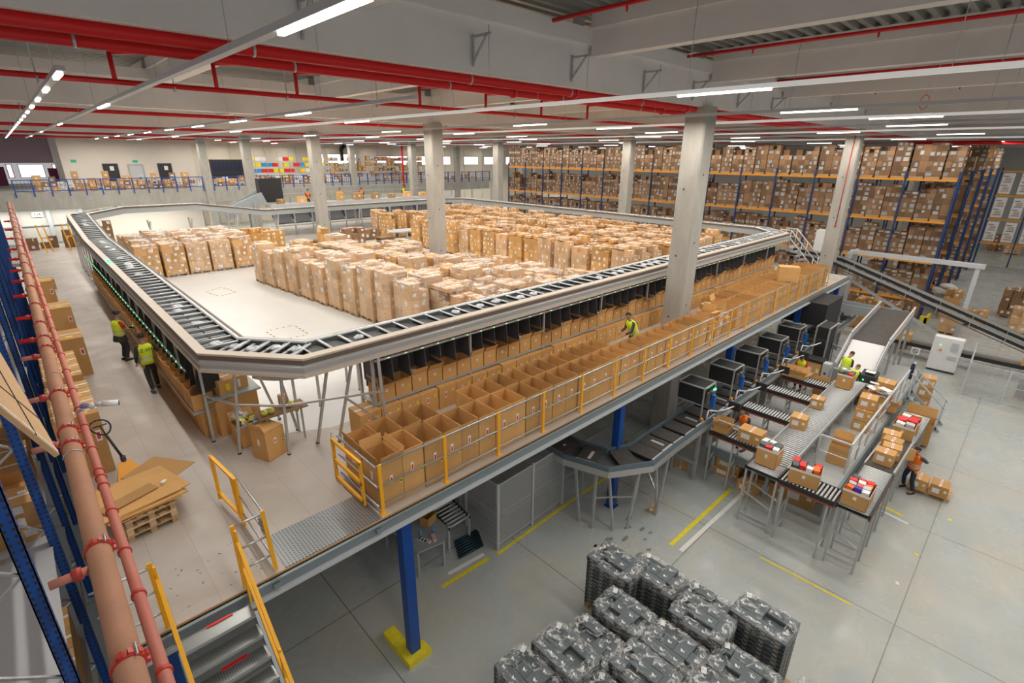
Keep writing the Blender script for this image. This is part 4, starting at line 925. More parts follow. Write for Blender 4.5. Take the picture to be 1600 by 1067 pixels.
m = MB(); m.rbox((0, 0, .02), (.07, .05, .04), .5); m.rbox((.03, .03, .02), (.04, .06, .03), 1.2); inst(m.mesh('crumpled_paper', white), 'crumpled_paper', 'small crumpled white paper on the cardboard sheets', 'paper', (.85, 10.6, DZ+.585))
t = thing('pallet_truck', 'orange hand pallet truck with a dark loop handle behind the cardboard pile', 'pallet truck', (.45, 12.0, DZ), .15)
def tp(name, mb, mt): o = bpy.data.objects.new(name, mb.mesh(name, mt)); COL.objects.link(o); o.parent = t
m = MB(); m.hexa([(-.28, -.35, .12), (.28, -.35, .12), (.22, .12, .12), (-.22, .12, .12), (-.28, -.3, .30), (.28, -.3, .30), (.1, .1, .55), (-.1, .1, .55)]); tp('body', m, mat('truck_orange', (.90, .38, .02), .45))
for s in (-1, 1): m = MB(); m.box(s*.18-.08, s*.18+.08, -1.45, -.3, .06, .12); tp('fork', m, MAT['truck_orange'])
m = MB(); m.tube((0, .12, .1), (0, .12, .65), .05, 8); m.tube((0, .12, .6), (-.12, .35, 1.15), .025, 8); tp('tiller', m, black)
m = MB(); n = 14; c0 = Vector((-.15, .40, 1.30)); u = Vector((1, 0, 0)); v = Vector((-.2, .36, .9)).normalized()
m.path([c0+u*(.16+.03*math.sin(2*PI*i/n))*math.cos(2*PI*i/n)+v*.17*math.sin(2*PI*i/n) for i in range(n)], .016, 6, 0, True); m.tube(c0-v*.16, c0+v*.05, .014, 6); m.tube(c0-u*.12+v*.04, c0+u*.12+v*.04, .014, 6); tp('handle', m, black)
for s in (-1, 1): m = MB(); m.tube((s*.07-.03, .15, .08), (s*.07+.03, .15, .08), .08, 12); tp('wheel', m, black)
# ================================================================== LEFT PIPES AND RACK
o = thing('water_main', 'thick dusty brown pipe running away along the left side', 'pipe', (-.20, 2.5, 7.0))
m = MB(); m.tube((-.20, 2.0, 7.0), (-.20, 60, 7.0), .11, 28); m.build('pipe_run', pipebrown, o)
ys = [4.35, 6.13, 8.9, 9.48, 11.16, 14.14, 15.0, 16.38, 18.6, 21.2, 23.6, 26, 28.4, 31, 33.6, 36.4, 39, 42, 45, 48.5, 52]
for i, y in enumerate(ys):
    m = MB(); m.tube((-.2, y-.035, 7), (-.2, y+.035, 7), .128, 24); 
    for a in range(5):
        an = -.2+a*.5; m.rbox((-.2+math.sin(an)*.135, y, 7+math.cos(an)*.135), (.035, .06, .03), 0, 0, 1, 0, an)
    c = m.build('coupling', redcl, o)
    m = MB(); m.tube((-.12, y-.07, 7.135), (-.12, y+.07, 7.135), .011, 6); m.build('bolt', steel, c)
for i, y in enumerate([5.9, 9.2, 11.3, 13.9, 15.3, 17.6, 20.5, 23, 25.2, 28, 31, 35, 39, 44]):
    m = MB(); m.tube((-.3, y, 6.98), (-.62, y, 6.98), .045, 12); b_ = m.build('branch', redm if i > 3 else pipered, o)
    m = MB(); m.tube((-.36, y, 6.98), (-.44, y, 6.98), .066, 12); m.build('branch_coupling', redcl, b_)
for y in (8.55, 12.2): 
    m = MB(); n = 14; m.path([(-.2+math.sin(a)*.12, y, 7+math.cos(a)*.12) for a in [-1.4+i*.22 for i in range(n)]], .007, 6); m.build('steel_strap', steel, o)
o = thing('sprinkler_line', 'thinner dusty red pipe running alongside the thick brown pipe', 'pipe', (.02, 2.5, 6.85))
m = MB(); m.tube((.0, 2.0, 6.88), (.0, 60, 6.88), .052, 16); m.build('pipe_run', pipered, o)
for y in [4.2, 5.3, 6.1, 7.0, 7.7, 7.95, 8.15, 8.9, 9.8, 10.6, 11.6, 12.8, 14, 15.1, 16.3, 17.5, 19, 20.5, 22, 24, 26, 28, 30, 33, 36, 39, 42, 46]:
    m = MB(); m.tube((0, y-.02, 6.88), (0, y+.02, 6.88), .066, 16); m.build('coupling', redcl, o)
rk = thing('pallet_rack', 'tall blue pallet rack frames on the left behind the brown pipe', 'rack', (-.9, 3.6, 0))
RY = [-.2+3.8*i for i in range(14)]
up = MB(); up.box(-.07, .07, -.06, -.045, 0, 10.3); up.box(-.07, -.055, -.06, .07, 0, 10.3); up.box(.055, .07, -.06, .07, 0, 10.3)
for k in range(100): up.box(-.058, -.025, -.0625, -.0602, .1+k*.1, .14+k*.1, 1); up.box(.025, .058, -.0625, -.0602, .1+k*.1, .14+k*.1, 1); up.box(.0702, .0722, -.02, .015, .1+k*.1, .14+k*.1, 1)
upm = up.mesh('upright', [blue, black])
for i, y in enumerate(RY):
    if i == 0: continue
    for x in (-.9, -2.0):
        o = bpy.data.objects.new('upright', upm); COL.objects.link(o); o.parent = rk; o.location = (x+.9, y-3.6, 0)
    m = MB(); z = .3; s_ = 0
    while z < 9.8:
        m.bar((-.95 if s_ else -1.95, y, z), (-1.95 if s_ else -.95, y, z+.85), .04, .03); z += .85; s_ = 1-s_
    m.build('brace', steel, rk)
for a, b in zip(RY[1:], RY[2:]):
    for z in (2.2, 4.1, 6.0, 8.0):
        for x in (-2.0,):
            m = MB(); m.box(x-.025, x+.025, a+.06, b-.06, z, z+.11); m.build('beam', orange, rk)
        if z < 6:
            m = MB(); m.box(-2.0, -.93, a+.1, b-.1, z+.11, z+.125); m.build('shelf_panel', lgrey, rk)
# overhanging flat carton at the left edge
A_ = Vector((-.255, 6.6, 8.0)); e1 = Vector((-.25, 1.4, .86))*1.45; e2 = Vector((-.25, 0, .58))*1.5; nn_ = e1.cross(e2).normalized()*.05
m = MB(); m.hexa([A_-nn_, A_+e1-nn_, A_+e1+e2-nn_, A_+e2-nn_, A_, A_+e1, A_+e1+e2, A_+e2])
m.bar(A_+e2*.32+nn_*.04, A_+e1+e2*.32+nn_*.04, .012, .006, 1); m.bar(A_+e1*.22+nn_*.04, A_+e1*.22+e2+nn_*.04, .02, .006, 1); m.bar(A_+e1*.02+nn_*.04, A_+e1*.02+e2+nn_*.04, .03, .006, 2)
solo(m, 'cardboard_bundle', [card_l, ink, tape], 'large strapped bundle of flat cardboard leaning out of the left rack over the brown pipe', 'cardboard', (-.3, 6.6, 8.0))
for i, (y, z) in enumerate([(9.3, 2.325), (13.0, 4.225), (16.8, 4.225), (5.6, 2.325)]):
    m = MB(); r = random.Random(i)
    bl = stack_boxes(.95, 2.9, 1.0, 300+i, .5, .6, .3)
    for j, b_ in enumerate(bl): closed_carton(m, *b_, seed=j, t=r.uniform(.8, 1.1))
    inst(m.mesh('carton_load', CM), 'carton_load', 'dim cartons lying in the left rack, %s bay and %s level' % ({5.6: 'nearest', 9.3: 'second', 13.0: 'third', 16.8: 'fourth'}[y], {2.325: 'lowest', 4.225: 'middle', 6.11: 'upper'}[z]), 'cartons', (-1.48, y, z-.145), 0, 'cartons in the left rack')
# security camera on the pipe
o = thing('security_camera', 'white bullet security camera on a taped bracket over the brown pipe', 'camera', (.15, 9.9, 7.15))
m = MB(); m.tube((-.05, 9.9, 7.12), (.12, 9.9, 7.16), .022, 8); m.build('bracket', steel, o)
m = MB(); m.ell((.16, 9.9, 7.17), (.06, .05, .05)); m.build('joint', lgrey, o)
m = MB(); m.tube((.2, 9.9, 7.18), (.3, 9.88, 7.17), .03, 10, 0, .045); m.build('neck', lgrey, o)
m = MB(); m.tube((.3, 9.88, 7.17), (.5, 9.84, 7.13), .05, 12); m.build('camera_body', mat('white_plastic', (.78, .78, .80), .4), o)
m = MB(); m.tube((.5, 9.84, 7.13), (.51, 9.838, 7.128), .042, 12); m.build('lens', black, o)
m = MB(); m.ell((.08, 9.9, 7.2), (.07, .04, .05)); m.build('tape_wrapping', mat('purple_tape', (.20, .16, .30), .5), o)
# boxes and yellow frames at the far end of the walkway
yy = 49.5
for i, (x, w, nz) in enumerate([(.2, 2, 3), (1.3, 2, 2), (2.6, 2, 3), (4.4, 3, 4)]):
    single_stack(x, yy+(i % 2)*.6, DZ, w, 1, nz, .5, .5, .42, cmd, 'dark brown carton stack at the far end of the walkway, %s from the left' % nth(i+1), seed=30+i, pal=False)
for i, x in enumerate((1.0, 2.3, 3.4)):
    o = thing('barrier_frame', 'yellow barrier frame at the far end of the walkway, %s from the left' % nth(i+1), 'barrier', (x, 47.6, DZ))
    for a, b in (((x, 47.6, DZ), (x-.2, 47.6, DZ+1.9)), ((x+.35, 47.6, DZ), (x+.15, 47.6, DZ+1.9)), ((x+.3, 47.6, DZ+1.0), (x-.1, 47.6, DZ+1.0))): m = MB(); m.bar(a, b, .07, .07); m.build('frame_bar', yrail, o)
# ================================================================== BIG RACK ON THE RIGHT
def rack(name, x, y0, y1, levels, lab, bay=2.85, depth=1.15, ztop=10.2, beams=orange):
    o = thing(name, lab, 'rack', (x, y0, 0)); um = MB(); um.box(-.05, .05, -.05, .05, 0, ztop); ume = um.mesh('upright', dblue)
    ba = MB(); z = .2; s_ = 0
    while z < ztop-1: ba.bar((.05 if s_ else depth-.05, 0, z), (depth-.05 if s_ else .05, 0, z+.9), .05, .04); z += .9; s_ = 1-s_
    bme = ba.mesh('brace', blue); y = y0; n = int((y1-y0)/bay+.5)
    for i in range(n+1):
        for dx in (0, depth):
            q = bpy.data.objects.new('upright', ume); COL.objects.link(q); q.parent = o; q.location = (dx, i*bay, 0)
        if i < 3: q = bpy.data.objects.new('brace', bme); COL.objects.link(q); q.parent = o; q.location = (0, i*bay, 0)
    for i in range(n):
        for z in levels:
            for dx in (0, depth):
                if dx and i > 3: continue
                m = MB(); m.box(x+dx-.03, x+dx+.03, y0+i*bay+.06, y0+(i+1)*bay-.06, z-.13, z); m.build('beam', beams, o)
    return o
LV = [1.55, 4.25, 7.0, 9.72]
rack('pallet_rack', 45, 4.75, 47.5, LV, 'long blue and orange pallet rack full of wrapped carton loads')
LM = []
for i in range(9):
    h = [2.15, 2.3, 1.95, 2.35, 2.05, 2.2, 2.3, 1.9, 2.1][i]; m = MB(); r = random.Random(500+i)
    for j, b_ in enumerate(stack_boxes(1.1, .9, h, 500+i, .45, .30+.04*(i % 4), .34)):
        closed_carton(m, b_[0], b_[1], b_[2], b_[3], b_[4], b_[5], seed=i*40+j, t=r.uniform(.5, 1.25), lab=False, cm=0)
        x, y, z, w, d, hh = b_
        if r.random() < .5:
            m.box(x-w/2-.006, x-w/2, y-d*.35, y+d*r.uniform(.0, .4), z+hh*.15, z+hh*r.uniform(.6, .9), 1, r.uniform(.35, .65))
        if r.random() < .4: m.box(x-w*.3, x+w*.2, y-d/2-.006, y-d/2, z+hh*.3, z+hh*.7, 1)
    for x in (-.5, 0, .5): m.box(x-.06, x+.06, -.4, .4, 0, .12, 6)
    m.box(-.55, .55, -.4, .4, .12, .145, 6)
    for k in range(5): z = r.uniform(.3, h-.2); m.bar((-.565, -.42, z), (-.565, .42, z+r.uniform(-.2, .2)), .01, .012, 4, 1)
    LM.append(m.mesh('wrapped_load', [card_d, white, yel, redink, MAT['stretch_film'], ink, wood]))
GL = {0: 'floor level', 1: 'lowest beam', 2: 'second beam', 3: 'third beam', 4: 'top beam'}
for li, z in enumerate([0]+LV):
    ylim = 20 if li < 2 else 47; n = 0
    for bay in range(15):
        for k in range(3):
            y = 4.75+bay*2.85+.5+k*.925
            if y > ylim: continue
            n += 1
            if R_.random() < .03 and li < 4: continue
            inst(LM[R_.randrange(9)], 'wrapped_load', 'wrapped carton load in the long rack, %s, %s from its right end' % (GL[li], nth(n)), 'pallet load', (45.6, y+R_.uniform(-.03, .03), z), R_.choice([0, 0, .02, -.02]), 'wrapped loads of the long rack, %s' % GL[li])
for i, (x, lm) in enumerate([(51, 3), (57.5, 3), (64, 3), (71, 2)]):
    rack('pallet_rack', x, 4.75, 10.4, LV, 'blue end frames of the rack row behind the long rack, %s aisle back' % nth(i+1))
    n = 0
    for li, z in enumerate([0]+LV):
        for k in range(3 if i < 2 else 2):
            n += 1
            inst(LM[(n*5+i) % 9], 'wrapped_load', 'wrapped load in the %s rack row back, %s bay, %s' % (nth(i+2), nth(k+1), GL[li]), 'pallet load', (x+.6, 5.25+k*.93, z), 0, 'wrapped loads in the rear rack rows')
# white-boxed appliances in the far right rack
rack('pallet_rack', 76, -9.5, 4.75, [2.5, 5.0, 7.45, 9.9], 'far right blue rack with yellow beams holding white appliance boxes', beams=orange)
wb = MB(); wb.box(-.5, .5, -.45, .45, .15, 2.2, 0); wb.box(-.5, .5, -.45, .45, 0, .15, 1)
for z in (.5, 1.4): wb.box(-.51, -.5, -.3, .2, z, z+.35, 2); wb.box(-.51, -.5, -.35, .3, z-.12, z-.06, 3); wb.box(-.51, -.5, -.1, .35, z+.45, z+.52, 3)
wbm = wb.mesh('appliance_box', [white, wood, beige, dgrey])
for li, z in enumerate([2.5, 5.0, 7.45]):
    for k in range(9):
        y = 4.1-k*1.45
        inst(wbm, 'appliance_box', 'white appliance box, far right rack, %s row up, %s from its left end' % (nth(li+1), nth(k+1)), 'box', (76.6, y, z), 0, 'white appliance boxes')
for k, y in enumerate((-1.0, -4, -7)): inst(LM[k], 'wrapped_load', 'wrapped load on top of the far right rack, %s from the left' % nth(k+1), 'pallet load', (76.6, y, 9.9), 0, 'loads on top of the far right rack')
m = MB(); m.hexa([(47.2, 4.2, 0), (48.3, 4.2, 0), (48.3, 4.5, 0), (47.2, 4.5, 0), (47.2, 4.2, .5), (48.3, 4.2, .5), (48.3, 4.5, .5), (47.2, 4.5, .5)])
m = MB(); m.box(44.7, 44.85, 4.2, 4.6, 0, .55); m.box(44.7, 46.5, 4.2, 4.35, 0, .45); solo(m, 'rack_guard', ysafe, 'yellow steel guard at the foot of the long rack corner', 'guard', (45, 4.3, 0))
# tall white and brown panels leaning behind the rack end
for i, (y, mt, lab) in enumerate([(6.4, card_d, 'tall brown panel carton'), (5.8, white, 'tall white panel carton'), (5.2, card, 'tall tan panel carton')]):
    m = MB(); m.box(64.1, 65.1, y-.22, y+.22, 9.8, 12.2); solo(m, 'panel_carton', mt, lab+' standing on top of the third rear rack row', 'carton', (64.6, y, 9.8))
# ================================================================== FAR GALLERY: railing, shelves, parcels
def gallery_rail(x0, x1, lab):
    o = thing('gallery_railing', lab, 'railing', (x0, 72.75, 7)); 
    for z in (7.15, 8.25): m = MB(); m.box(x0, x1, 72.7, 72.76, z-.04, z+.04); m.build('rail', blue, o)
    n = int((x1-x0)/1.35); 
    for i in range(n+1): x = x0+(x1-x0)*i/n; m = MB(); m.box(x-.05, x+.05, 72.6, 72.7, 6.6, 8.3); m.build('post', blue, o)
    m = MB(); x = x0
    k = int((x1-x0)/.3)
    for i in range(k): x = x0+(x1-x0)*i/k; m.box(x-.012, x+.012, 72.71, 72.74, 7.15, 8.25)
    m.build('balusters', blue, o)['kind'] = 'stuff'
gallery_rail(.5, 17.4, 'long blue gallery railing in front of the white upper wall'); gallery_rail(18.6, 36.8, 'blue gallery railing in front of the coloured bins'); gallery_rail(38.2, 56.0, 'blue gallery railing around the red drain pipe'); gallery_rail(57.6, 64, 'short blue gallery railing right of the slim columns')
PM = []
for i in range(6):
    m = MB(); closed_carton(m, 0, 0, 0, .55+.1*(i % 3), .5, .4+.12*(i % 4), seed=70+i, t=.7+.12*i); PM.append(m.mesh('parcel', CM))
WB = []; 
for nm, mt in (('yellow', yel), ('red', redbox), ('white', white), ('blue', bluep)): m = MB(); m.box(-.35, .35, -.25, .25, 0, .5); WB.append(m.mesh('plastic_bin', mt))
for k in range(3): m = MB(); m.box(-.28, .28, -.25, .25, 0, .5); m.box(-.2, .1, -.253, -.25, .1, .3, 1); PM.append(m.mesh('parcel', [[white, beige], [lgrey, dgrey], [card_d, white]][k]))
r2 = random.Random(12); PH = [.4+.12*(q % 4) for q in range(6)]+[.5]*3
for i in range(27):
    zz = 7
    for k in range(2): q = r2.randrange(9); inst(PM[q], 'parcel', 'mixed parcel behind the middle gallery railing, %s from the left, %s up' % (nth(i+1), nth(k+1)), 'parcel', (19.2+i*.65, 74.6, zz), 0, 'parcels behind the middle gallery railing'); zz += PH[q]
n = 0
for i in range(23):
    x = 2.4+i*.64; h = [2, 1, 2, 1, 1, 2, 1][i % 7]
    zz = 7
    for k in range(h+1):
        n += 1
        q = r2.randrange(9); me = PM[q]
        inst(me, 'parcel', 'small parcel behind the long gallery railing, %s from the left end, %s up' % (nth(i+1), nth(k+1)), 'parcel', (x+r2.uniform(-.06, .06), 73.7, zz), 0, 'parcels behind the long gallery railing'); zz += PH[q]
sh = thing('gallery_shelf', 'long grey gallery shelving filled with yellow and red bins', 'shelf', (24, 80, 7))
for x in [24.5+1.6*i for i in range(20)]:
    m = MB(); m.box(x-.03, x+.03, 79.5, 79.56, 7, 11.4); m.build('post', steel, sh)
for z in (7.6, 8.4, 9.2, 10.0): m = MB(); m.box(24.5, 54.9, 79.5, 80.1, z-.03, z); m.build('shelf_board', steel, sh)
r = random.Random(4)
for li, z in enumerate((7.6, 8.4, 9.2, 10.0)):
    for i in range(38):
        x = 24.95+i*.78
        if r.random() < .12: continue
        if x < 36: me = WB[r.choice([0, 0, 1, 2, 0, 1, 3] if li else [2, 2, 2, 3, 0])]; nm = 'plastic_bin'
        else: me = PM[r.randrange(9)]; nm = 'parcel'
        inst(me, nm, '%s on the gallery shelving, %s shelf up, %s from the left' % ('coloured plastic bin' if nm == 'plastic_bin' else 'brown parcel', nth(li+1), nth(i+1)), 'bin' if nm == 'plastic_bin' else 'parcel', (x, 79.8, z), 0, 'goods on the gallery shelving')
for i, (x, w) in enumerate([(19.5, 4.2)]):
    m = MB(); m.box(x, x+w, 76, 76.6, 7, 10.2, 0); 
    for k in range(9): m.box(x+.1+k*.46, x+.5+k*.46, 75.94, 76, 7.3, 8.4, 1); m.box(x+.1+k*.46, x+.5+k*.46, 75.94, 76, 8.8, 9.9, 1)
    solo(m, 'clothes_rack', [black, cloth_n], 'dark rack of hanging navy goods on the gallery beside the first slim column', 'rack', (x+w/2, 76.3, 7))
for i in range(14):
    inst(PM[i % 9], 'parcel', 'parcel behind the right gallery railing, %s from the left' % nth(i+1), 'parcel', (42.6+i*1.5, 75, 7), 0, 'parcels behind the right gallery railing')
# ================================================================== BACK CONVEYORS WITH WORKERS, BEHIND THE RING
bc = thing('back_conveyor', 'long grey conveyor line with dark chutes behind the sorter ring', 'conveyor', (12, 46, DZ))
m = MB(); m.box(15.5, 34.5, 45.2, 46.4, 6.7, 6.95); m.build('bed', gpaint, bc)
m = MB(); m.box(15.5, 34.5, 45.1, 45.2, 6.5, 7.0); m.build('side_panel', lgrey, bc)
for i in range(13):
    x = 15.6+1.55*i; m = MB(); m.box(x-.05, x+.05, 44.6, 44.7, DZ, 6.7); m.build('post', alu, bc)
    m = MB(); m.hexa([(x+.1, 44.65, 5.4), (x+1.45, 44.65, 5.4), (x+1.45, 45.8, 5.9), (x+.1, 45.8, 5.9), (x+.1, 44.65, 5.5), (x+1.45, 44.65, 5.5), (x+1.45, 45.8, 6.65), (x+.1, 45.8, 6.65)]); m.build('chute', dgrey, bc)
m = MB(); m.box(15.5, 34.5, 44.55, 44.65, 5.2, 5.32); m.build('cross_rail', alu, bc)
for k, z in enumerate((7.5, 8.0)): m = MB(); m.box(15.5, 34.5, 49.3, 49.34, z, z+.05); m.build('hand_rail', alu, bc)
m = MB(); m.box(14.5, 34.8, 46.7, 49.5, 6.2, 6.3); solo(m, 'work_platform', gpaint, 'grey raised platform the orange-vested workers stand on behind the sorter', 'platform', (24, 48, 6.2))
for x in (15, 21, 27, 34):
    m = MB(); m.box(x-.08, x+.08, 49.2, 49.36, DZ, 6.2); solo(m, 'platform_post', gpaint, 'grey post of the back work platform, %s from the left' % nth([15, 21, 27, 34].index(x)+1), 'post', (x, 49.3, DZ))
for i in range(10):
    inst(PM[(i*5) % 6], 'parcel', 'brown parcel riding on the back conveyor, %s from the left' % nth(i+1), 'parcel', (16.6+i*1.8, 45.8, 6.95), 0, 'parcels on the back conveyor')
ic = thing('inclined_conveyor', 'grey covered incline conveyor rising behind the left part of the sorter', 'conveyor', (10, 47, DZ))
m = MB(); m.bar((12.2, 46.5, 6.2), (15.5, 46.5, 7.5), .9, .3, up=(0, 1, 0)); m.bar((12.2, 47.1, 6.5), (15.2, 47.1, 7.9), .1, .3); m.build('cover', gpaint, ic)
for x in (12.4, 14.6): m = MB(); m.box(x-.05, x+.05, 46.2, 46.3, DZ, 5.8+(x-9)*.25); m.build('leg', alu, ic)
m = MB(); m.box(15.6, 17.4, 47.2, 47.4, 7.0, 9.0); m.box(15.3, 15.5, 46.6, 47.4, 7.0, 9.0); solo(m, 'scanner_screen', [black], 'black upright screen panels on the back conveyor', 'screen', (16.5, 47, 7))
m = MB(); m.box(35.5, 37, 50.5, 51.5, 5.8, 8.0); solo(m, 'red_crate_stack', redbox, 'bright red crates beyond the far corner of the ring', 'crates', (36.2, 51, 5.8))
m = MB(); m.box(35.3, 37.2, 50.3, 51.7, 5.7, 5.8)
for x in (35.4, 37.1):
    for y in (50.4, 51.6): m.bar((x, y, 0), (x, y, 5.7), .1, .1, up=(0, 1, 0))
solo(m, 'tall_stand', gpaint, 'tall grey steel stand under the bright red crates', 'stand', (36.2, 51, 0))
# tall open trolleys and empties right of centre column, beyond the ring
# ------------------------------------------------------------------ steps and platform at the far end of the deck
ps = thing('step_platform', 'grey aluminium crossing stairs with handrails beyond the far end of the cartons', 'stairs', (34.8, 11, DZ))
for i in range(7):
    m = MB(); z = DZ+.22*(i+1); m.box(33.0+.0, 33.9, 9.0+.2*i, 9.22+.2*i, z-.04, z); m.build('step', alu, ps)
m = MB(); m.box(33.0, 34.6, 10.4, 10.55, 5.9, 5.95); m.build('landing', alu, ps)
for x in (32.95, 33.95):
    for dz in (.55, 1.0): m = MB(); m.tube((x, 8.95, DZ+.1+dz), (x, 10.4, 5.95+dz), .03, 8); m.tube((x, 10.4, 5.95+dz), (x, 11.0, 5.95+dz), .03, 8); m.build('hand_rail', lgrey, ps)
    for y, z in ((8.95, DZ), (9.7, 5.2), (10.4, 5.9), (11.0, 5.9)): m = MB(); m.tube((x, y, z), (x, y, z+1.1), .025, 8); m.build('rail_post', lgrey, ps)
m = MB(); m.box(39.2, 39.9, 9.5, 10.8, 4.4, 6.4); m.box(39.4, 39.7, 9.9, 10.4, 0, 4.4); solo(m, 'control_cabinet', white, 'white control cabinet on a stand left of the orange-cabled column', 'cabinet', (39.5, 10.1, 0))
# ================================================================== GANTRY AND INCLINE CONVEYORS ON THE RIGHT
gt = thing('gantry', 'grey steel gantry frame over the descending conveyors at right', 'gantry', (40.6, 2.2, 0))
for x, y in ((40.0, 8.7), (41.5, 8.7), (40.8, 2.2)): m = MB(); m.box(x-.13, x+.13, y-.11, y+.11, 0, 4.9); m.build('gantry_post', lgrey, gt)
m = MB(); m.box(40.6, 40.8, 1.9, 8.9, 4.88, 5.12); m.box(40.9, 41.1, 1.9, 8.9, 4.88, 5.12); m.build('gantry_beam', lgrey, gt)
m = MB(); m.box(39.8, 41.8, 8.6, 8.8, 4.88, 5.1); m.build('gantry_beam', lgrey, gt)
def incline(x, lab, z0):
    o = thing('descending_conveyor', lab, 'conveyor', (x, 9, 4.4))
    a, b = (x, 11.8, 4.95+z0), (x, 8.8, 4.65+z0); c = (x, -4.5, .35+z0)
    for dx, mt, w in ((-.38, black, .05), (-.3, alu, .05), (.3, alu, .05), (.38, black, .05)):
        m = MB(); m.bar((x+dx, *a[1:]), (x+dx, *b[1:]), w, .16); m.bar((x+dx, *b[1:]), (x+dx, *c[1:]), w, .16); m.build('side_rail', mt, o)
    m = MB(); m.bar((x, a[1], a[2]-.1), (x, b[1], b[2]-.1), .5, .03); m.bar((x, b[1], b[2]-.1), (x, c[1], c[2]-.1), .5, .03); m.build('belt', belt, o)
    m = MB(); m.bar((x-.42, b[1], b[2]-.2), (x-.42, c[1], c[2]-.2), .03, .05); m.build('red_stripe', brownm, o)
    for k in range(8):
        y = 8-k*1.6; z = 4.65+z0-(8.8-y)*.324; m = MB(); m.bar((x-.45, y, z+.25), (x-.45, y, z-.2), .03, .03); m.build('bracket', alu, o)
incline(37.6, 'near one of two black-railed conveyors descending under the gantry', 0); incline(38.9, 'far one of two black-railed conveyors descending under the gantry', .1)
m = MB(); m.bar((38, 8.5, 3.9), (38, 2.2, .9), .1, .16); m.bar((38, 8.5, 3.9), (38, 8.5, 0), .12, .12, up=(0, 1, 0)); m.bar((38, 2.2, .9), (38, 2.2, 0), .1, .1, up=(0, 1, 0)); solo(m, 'support_strut', lgrey, 'long grey sloping strut below the descending conveyors', 'strut', (38, 5, 0))
lc = thing('low_conveyor', 'low dark roller conveyor passing behind the white electric cabinet', 'conveyor', (36.3, 4.5, 0))
for dx in (-.4, .4): m = MB(); m.box(36.3+dx-.04, 36.3+dx+.04, -7, 5.0, .75, .95); m.build('side_rail', black if dx < 0 else alu, lc)
m = MB(); m.box(35.95, 36.65, -7, 5.0, .82, .86); m.build('belt', brownm, lc)
for y in (4.5, 2.0, -.5, -3, -5.5): m = MB(); m.bar((35.9, y, .8), (35.9, y, 0), .08, .08, up=(0, 1, 0)); m.bar((36.7, y, .8), (36.7, y, 0), .08, .08, up=(0, 1, 0)); m.build('leg', alu, lc)
for i, (y, w, h) in enumerate([(4.3, .9, .5), (-1.3, .8, .5), (-3.6, .9, .45)]):
    m = MB(); closed_carton(m, 0, 0, 0, .6, w, h, seed=i); inst(m.mesh('carton', CM), 'carton', 'taped carton riding on the low conveyor behind the white cabinet, %s from the left' % nth(i+1), 'carton', (36.3, y, .86), 0)
# electric cabinet
o = thing('electric_cabinet', 'white two-door electric cabinet standing on the floor by the wire fence', 'cabinet', (34.9, 2.1, 0))
m = MB(); m.box(34.7, 35.2, 1.45, 2.7, .1, 1.95); m.build('cabinet_body', white, o)
m = MB(); m.box(34.72, 35.18, 1.47, 2.68, 0, .1); m.build('plinth', black, o)
for y0, y1 in ((1.47, 2.06), (2.08, 2.68)): m = MB(); m.box(34.68, 34.7, y0, y1, .13, 1.93); m.build('door', white, o)
m = MB(); m.box(34.66, 34.68, 2.35, 2.39, 1.5, 1.54); m.build('green_lamp', green_led, o)
m = MB(); m.tube((34.68, 2.3, 1.25), (34.62, 2.3, 1.25), .06, 10); m.build('orange_switch', amber, o)
m = MB(); m.box(34.63, 34.68, 1.6, 1.9, 1.3, 1.75); m.box(34.63, 34.68, 1.55, 1.95, .8, 1.0); m.build('display_panel', lgrey, o)
m = MB(); m.box(34.4, 34.44, 3.1, 3.5, .75, 1.15, 0); m.bar((34.42, 3.3, 0), (34.42, 3.3, .8), .05, .05, 1, up=(0, 1, 0)); sg = solo(m, 'hand_sign', [white, lgrey], 'white pictogram sign on a short post left of the white cabinet', 'sign', (34.42, 3.3, 0))
m = MB(); n = 14
for k in range(n):
    a, b = 2*PI*k/n, 2*PI*(k+1)/n; m.bar((34.39, 3.3+.12*math.cos(a), .95+.12*math.sin(a)), (34.39, 3.3+.12*math.cos(b), .95+.12*math.sin(b)), .01, .025)
m.bar((34.385, 3.22, .87), (34.385, 3.38, 1.03), .01, .03); m.build('pictogram', ink, sg)
# wire fence on the right
def fence(name, pts, z1, lab, postm, every=1.25):
    o = thing(name, lab, 'fence', (*pts[0], 0))
    for a, b in zip(pts, pts[1:]):
        A = Vector((*a, 0)); B = Vector((*b, 0)); n = max(1, round((B-A).length/every))
        for i in range(n+1):
            p = A.lerp(B, i/n)
            if i or a == pts[0]: m = MB(); m.box(p.x-.035, p.x+.035, p.y-.035, p.y+.035, 0, z1+.05); m.build('post', postm, o)
            if i < n:
                q = A.lerp(B, (i+1)/n)
                m = MB(); m.bar((p.x, p.y, .15), (q.x, q.y, .15), .03, .03); m.bar((p.x, p.y, z1), (q.x, q.y, z1), .03, .03); m.bar((p.x, p.y, z1*.55), (q.x, q.y, z1*.55), .02, .02); f = m.build('panel_frame', postm, o)
                m = MB(); m.quad((p.x, p.y, .15), (q.x, q.y, .15), (q.x, q.y, z1), (p.x, p.y, z1)); m.build('wire_panel', wire, f)
    return o
fence('wire_fence', [(36.0, 1.0), (31.9, .86), (31.7, -5)], 1.7, 'grey wire mesh fence enclosing the blue stacked goods at right', lgrey, 1.5)
m = MB(); m.box(-.4, .4, -.6, .6, .145, .85); inst(m.mesh('dark_load', black), 'dark_load', 'black wrapped load on a pallet behind the right wire fence', 'load', (33.4, -1.6, 0))
inst(PALL, 'pallet', 'new wooden pallet under the black load behind the right fence', 'pallet', (33.4, -1.6, 0))
